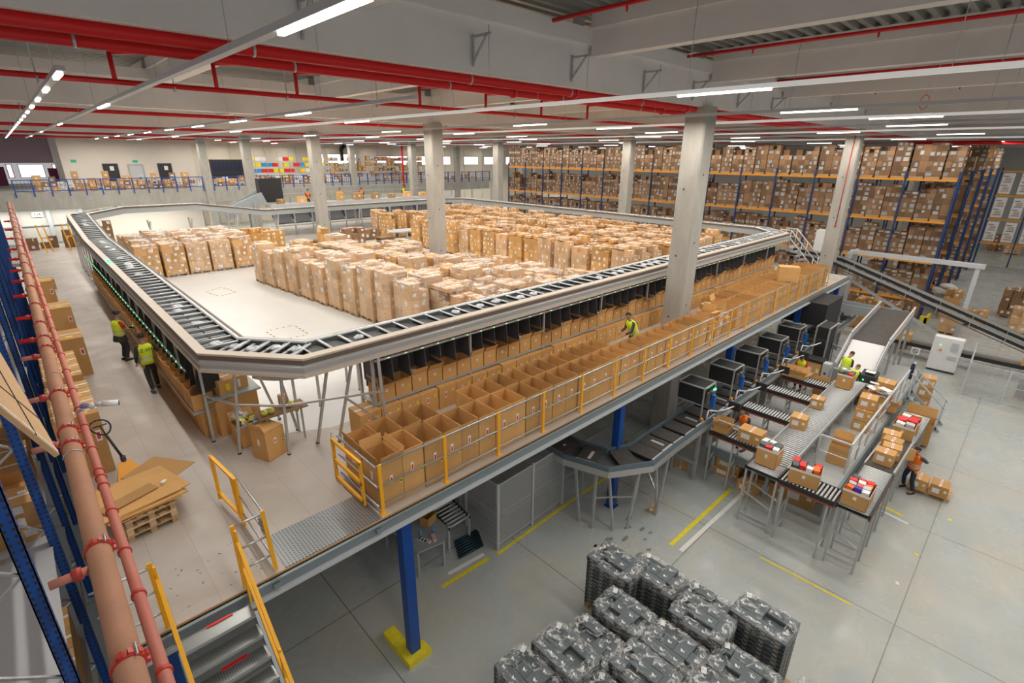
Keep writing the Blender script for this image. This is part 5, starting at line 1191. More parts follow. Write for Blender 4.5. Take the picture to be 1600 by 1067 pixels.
o = MB(); o.box(-.35, .35, -.5, .5, 0, .95); o = inst(o.mesh('blue_box', bluep), 'blue_box', 'bright blue lettered box on the black load behind the right fence', 'box', (33.5, -1.7, .85))
text_obj('SPION', .28, white, o, (-.36, 0, .35), (PI/2, 0, -PI/2), bold=True); text_obj('AMC', .2, white, o, (-.36, .1, .75), (PI/2, 0, -PI/2), bold=True)
# floor stacks of cartons around the right side
FS = [(48.0, 3.4, 2, 2, 4, 'tall wrapped carton pile standing in front of the rack corner'), (37.9, 4.6, 2, 2, 1, 'low cartons behind the low conveyor left of the cabinet'), (43.6, 2.9, 2, 2, 3, 'carton pile wrapped in film beyond the gantry post'),
      (47.0, 2.0, 2, 3, 2, 'carton pile with one box on top beyond the descending conveyors'), (52, .2, 3, 3, 4, 'large tan carton pile at the right edge'), (47.5, -.6, 3, 3, 3, 'tan carton pile nearest the right edge, under the descending conveyors'),
      (60, -1.0, 2, 3, 4, 'dark carton pile at the right edge farther back'), (90, 4.0, 3, 3, 4, 'mixed carton pile at the far end of the right aisle'), (88, 2.2, 2, 3, 2, 'low bag and carton pile at the far right aisle end'),
      (40.6, 7.0, 2, 3, 4, 'brown carton pile beside the gantry post near the rack'), (42.8, 6.0, 2, 2, 3, 'second carton pile between the gantry and the long rack')]
for i, (x, y, a, b, c, lab) in enumerate(FS): single_stack(x, y, 0, a, b, c, .6, .5, .48, [CM, cmd, cml][i % 3], lab, seed=80+i, jit=.12)
bag = MB(); 
for k in range(12): bag.ell((R_.uniform(-.4, .4), R_.uniform(-.4, .4), .3+.16*k), (.5, .5, .2), 10, 6)
solo_ = inst(bag.mesh('sack_pile', mat('white_sack', (.68, .66, .62), .6, nscale=8, namt=.2, bump=.6)), 'sack_pile', 'bulging pile of white film sacks beside the long rack corner', 'sacks', (49.4, 4.0, 0))
# ================================================================== LOWER TRAY CONVEYOR (black belts) AND SCANNERS
bcv = thing('belt_tray_conveyor', 'belt tray conveyor with black trays curving under the deck edge', 'conveyor', (13.6, 7.0, 0))
bp = [Vector(p) for p in ((34.5, 7.0, 2.3), (13.6, 7.0, 2.3), (12.3, 6.95, 2.3), (11.35, 7.5, 2.3), (11.0, 8.6, 2.3), (11.0, 13, 2.3))]
def bs(name, prof, mt): m = MB(); m.sweep(prof, bp, False); m.build(name, mt, bcv)
# travelling -X: right side is +Y (inner), left is -Y (outer)
bs('outer_guard', [(-.48, .06), (-.52, .06), (-.56, -.06), (-.50, -.08)], mat('slate_guard', (.10, .14, .17), .5))
bs('outer_panel', [(-.50, -.08), (-.56, -.08), (-.56, -.30), (-.50, -.30)], alu)
bs('inner_guard', [(.48, .06), (.52, .06), (.54, -.22), (.48, -.22)], MAT['slate_guard'])
bs('bed', [(-.5, -.2), (.5, -.2), (.5, -.23), (-.5, -.23)], dgrey)
tm = MB(); tm.box(-.31, .31, -.44, .44, -.08, -.02, 0); tm.box(-.31, .31, .36, .455, -.10, -.012, 1); tm.box(-.1, .0, -.2, .25, -.019, -.016, 1); tme = tm.mesh('belt_tray', [belt, lgrey])
tm = MB(); tm.box(-.31, .31, -.44, .44, -.08, -.02, 0); tm.box(-.31, .31, .38, .45, -.1, -.015, 1); tm2 = tm.mesh('belt_tray', [belt, lgrey]); k = 0
for a, b in zip(bp, bp[1:]):
    L = (b-a).length; n = max(1, round(L/.78)); d = (b-a).normalized()
    for i in range(n):
        p = a.lerp(b, (i+.5)/n); o = bpy.data.objects.new('belt_tray', tme if k % 3 == 0 else tm2); COL.objects.link(o); o.parent = bcv; o.location = p-Vector(bcv.location); o.rotation_euler = (0, 0, math.atan2(d.y, d.x)); k += 1
for p, q in (((10.8, 8.3, 2.05), (10.74, 7.97, 0)), ((11.1, 7.7, 2.05), (10.8, 7.5, 0)), ((11.3, 7.4, 2.05), (11.2, 7.0, 0)), ((12.1, 6.8, 2.05), (11.61, 6.74, 0)), ((12.7, 6.6, 2.05), (12.95, 6.52, 0)), ((13.4, 6.55, 2.05), (12.8, 6.45, 0)), ((11.6, 8.6, 2.05), (11.6, 8.6, 0)), ((12.9, 7.4, 2.05), (13.5, 7.63, 0)), ((13.3, 7.4, 2.05), (12.69, 7.21, 0))):
    m = MB(); m.bar(p, q, .07, .07, up=(0, 1, 0)); m.build('leg', alu, bcv)
for x in (15.5, 18, 20.6, 23.2, 26, 29, 32):
    for y in (6.55, 7.45):
        m = MB(); m.bar((x, y, 2.05), (x, y, 0), .08, .08, up=(0, 1, 0)); m.build('leg', alu, bcv)
    for zz in (.7, 1.6): m = MB(); m.bar((x, 6.55, zz), (x, 7.45, zz), .06, .06); m.build('cross_bar', alu, bcv)
for p, q in (((10.8, 8.2, 1.2), (11.6, 8.6, 1.2)), ((11.0, 7.6, 1.0), (12.6, 7.1, .5)), ((13.3, 7.4, 1.5), (12.9, 6.6, .8))): m = MB(); m.bar(p, q, .05, .05); m.build('brace', alu, bcv)
for i in range(5):
    x = 15.68+2.35*i; lab = ['nearest', 'second', 'third', 'fourth', 'fifth'][i]
    o = thing('scan_tunnel', 'black box camera tunnel in an aluminium frame over the tray conveyor, %s one' % lab, 'scanner', (x, 6.45, 0))
    m = MB(); m.box(x+.02, x+.80, 6.72, 7.66, 2.9, 3.5); m.build('hood', black, o)
    for xx in (x, x+.82):
        for yy in (6.7, 7.68):
            m = MB(); m.bar((xx, yy, 0), (xx, yy, 3.52), .045, .045, up=(0, 1, 0)); m.build('frame_post', alu, o)
    for xx in (x, x+.82): m = MB(); m.bar((xx, 6.7, 3.52), (xx, 7.68, 3.52), .045, .045); m.build('frame_bar', alu, o)
    for yy in (6.7, 7.68): m = MB(); m.bar((x, yy, 3.52), (x+.82, yy, 3.52), .045, .045); m.build('frame_bar', alu, o)
    m = MB(); m.bar((x, 6.7, 2.88), (x, 7.68, 2.88), .03, .03); m.build('frame_bar', alu, o)
    m = MB(); m.box(x+.3, x+.42, 6.44, 6.56, 2.75, 3.25); m.build('blue_sensor', mat('sensor_blue_%d' % i, (.01, .12, .50), .4), o)
    m = MB(); m.path([(x+.1, 6.55, 2.3), (x+.1, 6.5, 2.75), (x+.35, 6.3, 2.7), (x+.45, 6.1, 2.8), (x+.85, 5.95, 2.85)], .025, 8); m.build('monitor_arm', white, o)
    m = MB(); m.box(x+.83, x+.88, 5.75, 6.15, 2.7, 3.0); m.build('monitor', black, o)
    m = MB(); m.tube((x-.05, 6.62, 2.35), (x-.05, 6.62, 2.45), .05, 8); m.build('orange_knob', amber, o)
    m = MB(); m.box(x+.1, x+.7, 6.58, 6.66, 2.95, 3.35); m.box(x+.2, x+.35, 6.5, 6.6, 3.3, 3.42); m.build('cable_box', dgrey, o)
    if i == 0: m = MB(); m.box(x+.45, x+.6, 6.55, 6.6, 3.36, 3.42); m.build('green_lamp', green_led, o)
o = thing('camera_cabinet', 'tall black camera cabinet and wide hood at the far end of the tray conveyor', 'scanner', (28, 6.4, 0))
m = MB(); m.box(28.0, 30.6, 6.5, 8.4, 3.0, 4.15); m.build('hood', black, o)
m = MB(); m.box(26.6, 27.9, 5.9, 6.35, 1.2, 3.4); m.build('side_cabinet', black, o)
for y in (5.85, 6.4): m = MB(); m.bar((26.55, y, 1.2), (26.55, y, 3.4), .06, .06, up=(0, 1, 0)); m.bar((27.95, y, 1.2), (27.95, y, 3.4), .06, .06, up=(0, 1, 0)); m.bar((26.55, y, 3.4), (27.95, y, 3.4), .06, .06); m.build('frame_post', alu, o)
for x in (28.1, 30.5):
    for y in (6.45, 8.45): m = MB(); m.box(x-.04, x+.04, y-.04, y+.04, 0, 3.0); m.build('frame_post', alu, o)
# ================================================================== PLATFORM, ROLLER LINES
pf = thing('low_platform', 'low grey steel platform carrying the packing stations and roller lines', 'platform', (16.3, 2.5, 0))
m = MB(); m.box(16.3, 30.5, 2.5, 6.42, 1.12, 1.2); m.build('platform_deck', mat('platform_grey', (.46, .47, .47), .5, nscale=1.5, namt=.08), pf)
m = MB(); m.box(16.22, 16.3, 2.5, 6.42, .85, 1.2); m.box(16.22, 30.5, 2.42, 2.5, .85, 1.2); m.build('edge_beam', MAT['beam_grey'], pf)
for x in (16.4, 19.5, 22.5, 25.5, 28.5):
    for y in (2.6, 4.4, 6.3): m = MB(); m.box(x-.05, x+.05, y-.05, y+.05, 0, 1.12); m.build('platform_leg', gpaint, pf)
def rail_seg(lab, pts, z0, h=1.1, posts=1.3, mt=lgrey):
    o = thing('platform_railing', lab, 'railing', (*pts[0], z0))
    for a, b in zip(pts, pts[1:]):
        A = Vector((*a, 0)); B = Vector((*b, 0)); L = (B-A).length; n = max(1, round(L/posts))
        m = MB(); m.bar((a[0], a[1], z0+h), (b[0], b[1], z0+h), .06, .06); m.build('top_rail', mt, o)
        m = MB(); m.bar((a[0], a[1], z0+h*.5), (b[0], b[1], z0+h*.5), .03, .03); m.build('mid_rail', mt, o)
        for i in range(0 if a == pts[0] else 1, n+1): p = A.lerp(B, i/n); m = MB(); m.box(p.x-.028, p.x+.028, p.y-.028, p.y+.028, z0-.1, z0+h-.02); m.build('rail_post', mt, o)
rail_seg('grey railing at the near end of the platform left of the main roller line', [(16.2, 6.5), (16.2, 4.9)], 1.2, posts=2)
rail_seg('grey railing round the near right corner of the platform beside the full cartons', [(17.75, 3.45), (17.75, 2.55), (28.0, 2.55)], 1.2)
rail_seg('thin grey railing behind the packing stations', [(28.2, 6.4), (26.6, 3.9)], 1.2)
# main roller line
def roller_line(name, lab, a, b, z, half, legs, step=.115, z0=0, side=black, stripe=True):
    A = Vector((*a, z)); B = Vector((*b, z)) if len(b) == 2 else Vector(b); d = (B-A).normalized(); o = thing(name, lab, 'roller conveyor', tuple(A)); nn = Vector((-d.y, d.x, 0)).normalized()
    for s in (-1, 1):
        p = A+nn*(half+.03)*s; q = B+nn*(half+.03)*s; m = MB(); m.bar(p-Vector((0, 0, .06)), q-Vector((0, 0, .06)), .05, .14); m.build('side_rail', side, o)
        if stripe: m = MB(); m.bar(p-Vector((0, 0, .15))+nn*s*.01, q-Vector((0, 0, .15))+nn*s*.01, .05, .05); m.build('orange_strip', mat('rust_strip_'+name, (.30, .07, .03), .5) if 'rust_strip_'+name not in MAT else MAT['rust_strip_'+name], o)
    m = MB(); m.bar(A-Vector((0, 0, .10)), B-Vector((0, 0, .10)), half*2, .02); m.build('under_tray', black, o)
    rollers(o, [A-Vector((0, 0, .02)), B-Vector((0, 0, .02))], half, step*1.15, .033, mt=rollerm)
    for t in legs:
        p = A.lerp(B, t)
        for s in (-1, 1):
            q = p+nn*half*s; m = MB(); m.bar((q.x, q.y, z0), (q.x, q.y, q.z-.12), .055, .055, up=(0, 1, 0)); m.build('leg', alu, o)
        u = p+nn*half; v = p-nn*half; zz = (p.z-z0); 
        for f1, f2 in ((.15, .15), (.55, .4)): m = MB(); m.bar((u.x, u.y, z0+zz*f1), (v.x, v.y, z0+zz*f2), .04, .04); m.build('cross_bar', alu, o)
    return o
roller_line('roller_conveyor', 'wide main roller conveyor running along the platform with two small cartons', (15.3, 4.1), (24.3, 4.1), 2.05, .45, (.2, .36, .52, .68, .84, .98), .115, 1.2, gpaint, False)
roller_line('roller_conveyor', 'short roller bed at the near end of the main line, under the first full carton', (14.55, 4.1), (15.28, 4.1), 2.05, .45, (.05, .9), .09, 0, black, False)
for i, x in enumerate((16.05, 18.7, 21.0, 22.9)):
    roller_line('roller_conveyor', 'short cross roller conveyor feeding the main line, %s from the near end' % nth(i+1), (x, 6.35), (x, 4.62), 2.05, .28, (.06, .5, .94), .085, 1.2 if x > 16.3 else 0)
roller_line('roller_conveyor', 'cross roller conveyor at the near end joining the two lanes', (14.9, 3.58), (14.9, 2.12), 2.05, .36, (.1, .9), .085)
roller_line('roller_conveyor', 'outer roller lane with the colourful box carton at its near end', (14.55, 1.68), (17.3, 1.68), 2.05, .36, (.03, .3, .6, .95), .09)
o = thing('belt_conveyor', 'black belt stretch of the outer lane carrying closed cartons', 'conveyor', (17.3, 1.68, 0))
m = MB(); m.bar((17.33, 1.68, 2.02), (20.7, 1.68, 1.72), .70, .06); m.build('belt', belt, o)
for y in (1.3, 2.06): m = MB(); m.bar((17.33, y, 2.02), (20.7, y, 1.72), .05, .16); m.build('side_rail', alu, o)
for x in (18.2, 19.3, 20.4):
    for y in (1.32, 2.04): m = MB(); m.bar((x, y, 0), (x, y, 1.85-(x-18)*.08), .055, .055, up=(0, 1, 0)); m.build('leg', alu, o)
roller_line('roller_conveyor', 'far stretch of the outer roller lane ending at the big open carton', (20.75, 1.68), (24.4, 1.68, 1.3), 1.7, .36, (.1, .6, .95), .09, 0, gpaint, False)
# cartons and shoe boxes
def full_carton(x, y, z, w, d, h, lab, seed, rz=0):
    r = random.Random(seed); o = thing('full_carton', lab, 'carton', (x, y, z), rz)
    m = open_carton(w, d, h, marks=True, seed=seed); m.box(-w/2-.004, w/2+.004, -d/2-.004, -d/2, h-.07, h, 4); m.box(-w/2-.004, -w/2, -d/2, d/2, h-.07, h, 4)
    q = bpy.data.objects.new('carton_body', m.mesh('carton_body', CM)); COL.objects.link(q); q.parent = o
    return o
def shoe_box(x, y, z, w, d, h, mt, where, rz, tilt, n):
    m = MB(); m.box(-w/2, w/2, -d/2, d/2, 0, h*.7, 0); m.box(-w/2-.004, w/2+.004, -d/2-.004, d/2+.004, h*.7, h, 0); m.box(-w*.25, w*.25, -d/2-.006, -d/2-.004, h*.75, h*.92, 1)
    o = inst(m.mesh('shoe_box', [mt, white if mt is not white else ink]), 'shoe_box', where, 'shoe box', (x, y, z), rz); o.rotation_euler = (tilt, tilt*.6, rz); return o
purpleb = mat('violet_box', (.10, .03, .35), .5)
cols = {'orange': orangebox, 'red': redbox, 'charcoal': shoebox, 'white': white, 'grey': lgrey, 'violet': purpleb}
def fill(cx, cy, z, w, d, rows, where, seed, rz=0):
    r = random.Random(seed); k = 0; c, s_ = math.cos(rz), math.sin(rz); seen = {}
    for j, row in enumerate(rows):
        for i, cn in enumerate(row):
            u = -w/2+w*(i+.5)/len(row); v = -d/2+d*(j+.5)/len(rows); seen[cn] = seen.get(cn, 0)+1
            shoe_box(cx+u*c-v*s_, cy+u*s_+v*c, z+r.uniform(-.02, .05), w/len(row)*.88, d/len(rows)*.86, .13, cols[cn], '%s shoe box %s, %s such from near' % (cn, where, nth(seen[cn])), rz+r.uniform(-.2, .2), r.uniform(-.15, .15), k); k += 1
full_carton(15.1, 4.15, 2.08, .55, .6, .6, 'full square carton at the near end of the main roller line', 1)
fill(15.1, 4.15, 2.6, .5, .55, [['white', 'charcoal'], ['red', 'charcoal', 'white'], ['charcoal', 'white']], 'in the leftmost full carton', 1)
full_carton(14.9, 3.05, 2.08, .62, .78, .5, 'full carton with a yellow taped mark on the cross rollers', 2, .15)
fill(14.9, 3.05, 2.52, .56, .72, [['orange', 'red'], ['white', 'charcoal', 'charcoal'], ['red', 'red', 'charcoal'], ['charcoal', 'red']], 'in the yellow-taped full carton', 2, .15)
full_carton(14.95, 1.72, 2.08, .8, .62, .5, 'full carton of orange and white boxes on the outer lane corner', 3)
fill(14.95, 1.72, 2.52, .75, .56, [['white', 'grey', 'orange', 'red'], ['violet', 'orange', 'white', 'red'], ['orange', 'grey', 'red', 'charcoal']], 'in the corner carton of the outer lane', 3)
full_carton(23.2, 4.15, 2.08, .55, .55, .62, 'full carton at the far end of the main roller line', 4)
fill(23.2, 4.15, 2.64, .5, .5, [['red', 'charcoal'], ['charcoal', 'grey'], ['charcoal', 'white']], 'in the far full carton of the main line', 4)
full_carton(21.0, 1.68, 1.72, .7, .62, .5, 'full carton with grey and red tubes on the outer lane', 5)
fill(21.0, 1.68, 2.16, .62, .55, [['grey', 'red'], ['white', 'red']], 'in the grey-red carton of the outer lane', 5)
full_carton(21.9, 1.68, 1.6, .7, .66, .5, 'carton with red boxes on the outer lane behind the grey-red one', 6)
fill(21.9, 1.68, 1.95, .6, .55, [['red', 'red'], ['red', 'white']], 'in the rear carton of the outer lane', 6)
def rcart(x, y, z, w, d, h, lab, seed, rz=0, fl=0):
    if fl: m = open_carton(w, d, h, flaps=fl, marks=False, seed=seed)
    else:
        m = MB(); closed_carton(m, 0, 0, 0, w, d, h, lab=False, seed=seed); m.box(-w/2-.004, -w/2, -.02, d*.35, h*.3, h*.72, 1); m.box(-.003-w/2, -w/2, -d*.42, -d*.26, h*.5, h*.75, 1); m.box(-.004-w/2, -w/2, -d*.42, -d*.26, h*.68, h*.75, 2); m.box(-w*.3, w*.4, -.01, .01, h, h+.004, 3)
    return inst(m.mesh('carton', CM), 'carton', lab, 'carton', (x, y, z), rz)
rcart(18.25, 4.3, 2.08, .5, .5, .42, 'square labelled carton halfway along the main roller line', 1, .1)
rcart(20.4, 4.35, 2.08, .45, .42, .38, 'small carton farther along the main roller line', 2, .1)
rcart(16.05, 5.05, 2.08, .5, .75, .42, 'long carton with a big white label on the nearest cross conveyor', 3)
rcart(16.0, 6.0, 2.08, .5, .5, .2, 'open carton being packed by the orange-vested worker', 4, .05, 15)
rcart(22.85, 5.95, 2.08, .52, .9, .16, 'wide open carton being packed by the red-shirted worker', 5, .05, 15)
rcart(17.9, 1.68, 2.02, .42, .5, .42, 'closed carton on the black belt, nearest', 6); rcart(18.5, 1.62, 1.98, .42, .5, .42, 'closed carton on the black belt, second', 7, .1); rcart(19.1, 1.7, 1.93, .42, .52, .42, 'closed carton on the black belt, third', 8, -.05); rcart(19.8, 1.85, 1.86, .45, .5, .4, 'closed plain carton on the black belt, farthest', 9, .1)
rcart(18.45, 2.95, 1.2, .6, .6, .75, 'open brown carton on the platform inside the railing corner', 10, .1, 8)
for i, (x, z) in enumerate([(21.6, 1.2), (21.6, 1.66), (21.7, 2.12)]): rcart(x, 3.0, z, .6, .55, .44, 'carton stack against the inner platform railing, %s from the bottom' % nth(i+1), 11+i, .04*i)
rcart(23.4, 3.0, 1.2, .65, .7, .9, 'closed brown carton on the platform beyond the stacked three', 15); rcart(24.6, 2.95, 1.2, .6, .6, 1.1, 'carton with orange-tinted top by the platform railing', 16)
m = MB()
for k in range(12): m.rbox((R_.uniform(-.3, .3), R_.uniform(-.25, .25), .04+.03*k), (.4, .3, .02), R_.uniform(0, 3), k % 3 if k % 3 < 2 else 0, 1, R_.uniform(-.3, .3), R_.uniform(-.3, .3))
o = inst(m.mesh('paper_waste', [white, card_l, redink]), 'paper_waste', 'crumpled paper and tape waste on the platform carton', 'waste', (23.4, 3.0, 2.1)); o['kind'] = 'stuff'
rcart(24.75, 1.6, .1, .85, 1.0, .95, 'large open carton at the far end of the outer lane', 17, .05, 8); rcart(23.9, 2.55, 1.35, .4, .45, .3, 'small open brown box beside the far end of the outer lane', 18, .2, 5)
# carton on pallet by the lifting worker
inst(PALL, 'pallet', 'new pale pallet on the floor beside the worker lifting a box', 'pallet', (21.05, .52, 0), .0)
rcart(20.75, .83, .146, .55, .5, .42, 'left plain carton on the pale pallet by the lifting worker', 20, .0); rcart(20.78, .26, .146, .55, .5, .42, 'right labelled carton on the pale pallet by the lifting worker', 21, .0)
# heap of cartons below the platform
for i, (x, y, z, w, d, h, rz, lab) in enumerate([(16.75, 5.85, 0, .55, .9, .35, .1, 'bottom carton of the pile under the near platform edge'), (16.75, 5.8, .36, .55, .85, .38, .0, 'middle carton of the pile under the near platform edge'), (16.7, 6.0, .75, .5, .55, .34, .15, 'small top carton of the pile under the platform edge'),
                                                 (16.3, 4.9, 0, .5, .6, .42, -.2, 'carton with a green sticker on the floor at the end of the yellow line'), (17.0, 4.5, 0, .9, 1.1, .5, .3, 'wide carton in the dark under the platform'), (17.2, 3.5, 0, .9, .9, .6, .1, 'dim carton deeper under the platform behind the roller legs'), (16.0, 7.3, 0, .5, .5, .05, .4, 'flattened brown carton on the floor under the tray conveyor'),
                                                 (12.6, 7.0+1.0, 0, .5, .4, .04, .6, 'flat scrap of cardboard inside the conveyor curve'), (12.9, 6.62, 0, .2, .2, .25, .2, 'small brown box by the leg of the curved conveyor')]): rcart(x, y, z, w, d, h, lab, 30+i, rz)
# feed conveyor and slide
o = thing('feed_chute', 'wide belt feed conveyor ending in a white packing slide', 'conveyor', (25, 4.4, 1.2))
m = MB(); m.bar((27.2, 4.35, 2.95), (32.2, 4.35, 3.5), 1.35, .1); m.build('belt', belt, o)
m = MB(); m.hexa([(25.6, 3.7, 1.95), (25.6, 5.0, 1.95), (27.2, 5.0, 2.9), (27.2, 3.7, 2.9), (25.6, 3.7, 2.02), (25.6, 5.0, 2.02), (27.2, 5.0, 2.98), (27.2, 3.7, 2.98)]); m.build('slide', white, o)
for y in (3.6, 5.1):
    m = MB(); m.bar((27.2, y, 3.1), (32.2, y, 3.65), .05, .4); m.bar((25.5, y, 2.1), (27.2, y, 3.1), .05, .4); m.build('side_wall', lgrey, o)
    m = MB(); m.bar((27.2, y, 3.31), (32.2, y, 3.86), .07, .03); m.build('edge_trim', beige, o)
    for x in (26.2, 28.5, 30.3, 32): m = MB(); m.bar((x, y, 0 if x > 30.5 else 1.2), (x, y, 2.3+(x-26)*.2), .09, .09, up=(0, 1, 0)); m.build('leg', alu, o)
m = MB(); m.box(25.3, 25.6, 3.6, 5.1, 1.3, 2.0); m.build('tail_box', gpaint, o)
o = thing('cross_belt', 'long dark cross belt conveyor behind the packing platform', 'conveyor', (33, 6, 0))
m = MB(); m.bar((33.4, 9.4, 2.9), (33.4, 4.6, 2.9), .8, .08); m.build('belt', belt, o)
for x in (32.95, 33.85): m = MB(); m.bar((x, 9.4, 2.95), (x, 4.6, 2.95), .06, .5); m.build('side_wall', gpaint, o)
for y in (9, 7, 5): m = MB(); m.box(33.0, 33.1, y-.05, y+.05, 0, 2.9); m.box(33.7, 33.8, y-.05, y+.05, 0, 2.9); m.build('leg', alu, o)
# packing station: printer, table, machine, cartons
o = thing('printer_table', 'grey packing table carrying a black label printer', 'table', (24.75, 3.5, 1.2))
m = MB(); m.box(24.4, 25.4, 3.05, 3.95, 1.93, 2.0); m.build('table_top', lgrey, o)
for x, y in ((24.45, 3.1), (25.35, 3.1), (25.35, 3.9), (24.45, 3.9)): m = MB(); m.box(x-.035, x+.035, y-.035, y+.035, 1.2, 1.93); m.build('leg', lgrey, o)
m = MB(); m.box(24.45, 25.35, 3.1, 3.9, 1.45, 1.49); m.build('lower_shelf', lgrey, o)
o = thing('label_printer', 'black label printer on the packing table', 'printer', (24.75, 3.62, 2.0))
m = MB(); m.hexa([(24.5, 3.35, 2.0), (25.1, 3.35, 2.0), (25.1, 3.92, 2.0), (24.5, 3.92, 2.0), (24.55, 3.35, 2.3), (25.1, 3.35, 2.42), (25.1, 3.92, 2.42), (24.55, 3.92, 2.3)]); m.build('printer_body', black, o)
m = MB(); m.box(24.7, 25.0, 3.45, 3.8, 2.42, 2.435); m.build('paper', white, o)
m = MB(); m.box(24.49, 24.5, 3.75, 3.8, 2.1, 2.15); m.build('green_lamp', green_led, o)
m = MB()
for k in range(9): m.rbox((R_.uniform(-.15, .15), R_.uniform(-.12, .12), .03+.012*k), (.2, .12, .015), R_.uniform(0, 3), 0, 1, R_.uniform(-.3, .3), 0)
o = inst(m.mesh('yellow_labels', ymesh), 'yellow_labels', 'heap of yellow labels beside the black printer', 'labels', (25.25, 3.35, 2.0)); o['kind'] = 'stuff'
m = MB(); m.box(24.9, 25.3, 5.15, 5.45, 1.2, 2.25, 0); m.tube((24.88, 5.3, 1.8), (24.86, 5.3, 1.8), .05, 8, 1); solo(m, 'control_box', [lgrey, black], 'slim grey control cabinet with a black knob beside the slide', 'cabinet', (25.1, 5.3, 1.2))
rcart(25.3, 5.9, 1.2, .6, .75, .95, 'tall brown carton bin lined with a black bag on the platform', 40, 0, 0)
m = MB(); m.box(-.33, .33, -.40, .40, 0, .12); inst(m.mesh('bin_liner', black), 'bin_liner', 'black bag folded over the tall brown carton bin', 'bag', (25.3, 5.9, 2.15))
rcart(23.9, 5.1, 1.2, .55, .55, .45, 'open carton with clothing beside the red-shirted worker', 41, .3, 11)
rcart(24.3, 4.55, 1.2, .4, .4, .25, 'small low carton with red wrapping on the platform floor', 42)
m = MB(); m.ell((0, 0, .06), (.16, .22, .07), 8, 5); inst(m.mesh('red_bag', redbox), 'red_bag', 'red plastic bag on top of the small low carton', 'bag', (24.3, 4.55, 1.45))
m = MB(); m.rbox((0, 0, .04), (.3, .22, .07), .2); inst(m.mesh('red_parcel', redbox), 'red_parcel', 'flat red and white parcel lying on the platform floor', 'parcel', (24.5, 5.2, 1.2), .4)
rcart(24.2, 3.45, 1.2, .45, .5, .35, 'open carton under the packing table corner', 43, .4, 9)
m = MB(); m.box(-.2, .2, -.15, .15, 0, .2); inst(m.mesh('dark_box', shoebox), 'dark_box', 'slate grey box beside the open carton under the packing table', 'box', (23.95, 3.85, 1.2), .2)
for i, z in enumerate((.0, .5, 1.0)): rcart(29.0, 2.0, z, .6, .55, .48, 'carton stack on the floor behind the platform railing, %s from the bottom' % nth(i+1), 50+i, .05*i)
m = MB()
n = 12; ring_ = [Vector((26.9, 2.5, 2.2))+Vector((math.cos(2*PI*i/n)*.10, .0, math.sin(2*PI*i/n)*.32)) for i in range(n)]; m.path(ring_, .07, 7, 0, True)
solo(m, 'jacket', cloth_n, 'dark jacket hung over the platform railing', 'jacket', (26.9, 2.5, 1.85))
o = thing('ladder_stairs', 'grey access stairs with handrails beside the far end of the platform', 'stairs', (27.5, 1.5, 0))
for x in (26.3, 27.2):
    m = MB(); m.bar((x, 2.4, 1.2), (x, 1.0, 0), .05, .2); m.build('stringer', gpaint, o)
    m = MB(); m.bar((x, 2.4, 2.3), (x, 1.0, 1.1), .05, .05); m.build('hand_rail', lgrey, o)
    for y in (2.3, 1.1): z = 1.2-(2.4-y)*.857; m = MB(); m.bar((x, y, z), (x, y, z+1.1), .05, .05, up=(0, 1, 0)); m.build('rail_post', lgrey, o)
for i in range(5): m = MB(); m.box(26.3, 27.2, 1.15+.25*i, 1.4+.25*i, .2*(i+1)-.03, .2*(i+1)); m.build('step', gpaint, o)
# mesh fence and workbench under the deck
fence('mesh_fence', [(8.03, 11.8), (8.03, 8.86), (11.0, 8.94)], 2.25, 'grey framed mesh fence under the deck edge beside the conveyor curve', lgrey, 1.4)
o = thing('workbench', 'grey steel workbench under the deck behind the nearest blue post', 'table', (6.4, 10.4, 0))
m = MB(); m.prism([(5.6, 11.4), (5.7, 9.5), (6.5, 9.35), (6.9, 9.8), (6.9, 11.4)], .88, .93); m.build('table_top', gpaint, o)
for x, y in ((5.75, 9.6), (6.5, 9.45), (6.8, 11.2), (5.7, 11.2)): m = MB(); m.box(x-.03, x+.03, y-.03, y+.03, 0, .88); m.build('leg', alu, o)
for i, (x, y) in enumerate([(6.0, 10.4), (6.1, 9.95), (6.45, 9.85)]):
    m = MB(); m.tube((0, 0, 0), (0, 0, .2), .035, 10); m.tube((0, 0, .2), (0, 0, .26), .033, 10, 0, .012); m.tube((0, 0, .26), (0, 0, .28), .013, 8, 1); inst(m.mesh('water_bottle', [water, bluep]), 'water_bottle', 'blue water bottle on the workbench under the deck, %s from the left' % nth(i+1), 'bottle', (x, y, .93), 0, 'water bottles on the workbench')
tape_roll(6.15, 9.62, .93, 'front left tape roll on the workbench', .07); tape_roll(6.3, 9.58, .93, 'front right tape roll on the workbench', .07); tape_roll(6.36, 9.72, .93, 'rear tape roll on the workbench', .07)
m = MB()
for k in range(3): m.box(-.07, .07, -.1+k*.1, -.01+k*.1, 0, .004, 0); m.box(-.05, .05, -.08+k*.1, -.03+k*.1, .004, .005, 1)
inst(m.mesh('label_sheet', [white, ink]), 'label_sheet', 'strip of printed labels lying on the workbench', 'labels', (6.08, 9.78, .93), .3)
rcart(6.6, 10.3, .93, .4, .3, .28, 'open small carton on the workbench', 60, .3, 1); rcart(6.0, 11.0, .93, .35, .35, .2, 'carton of brown scraps at the back of the workbench', 61, 0, 3)
o = thing('gravity_rack', 'small roller rack beside the workbench under the deck', 'roller conveyor', (7.3, 10.1, 0))
for x in (6.98, 7.75): m = MB(); m.bar((x, 9.8, .75), (x, 11.2, 1.0), .04, .08); m.build('side_rail', black, o)
m = MB()
me = MB(); me.tube((0, 0, 0), (.75, 0, 0), .03, 8); me = me.mesh('roller', rollerm)
for k in range(11): q = bpy.data.objects.new('roller', me); COL.objects.link(q); q.parent = o; q.location = (-.31, -.25+.13*k, .77+.023*k)
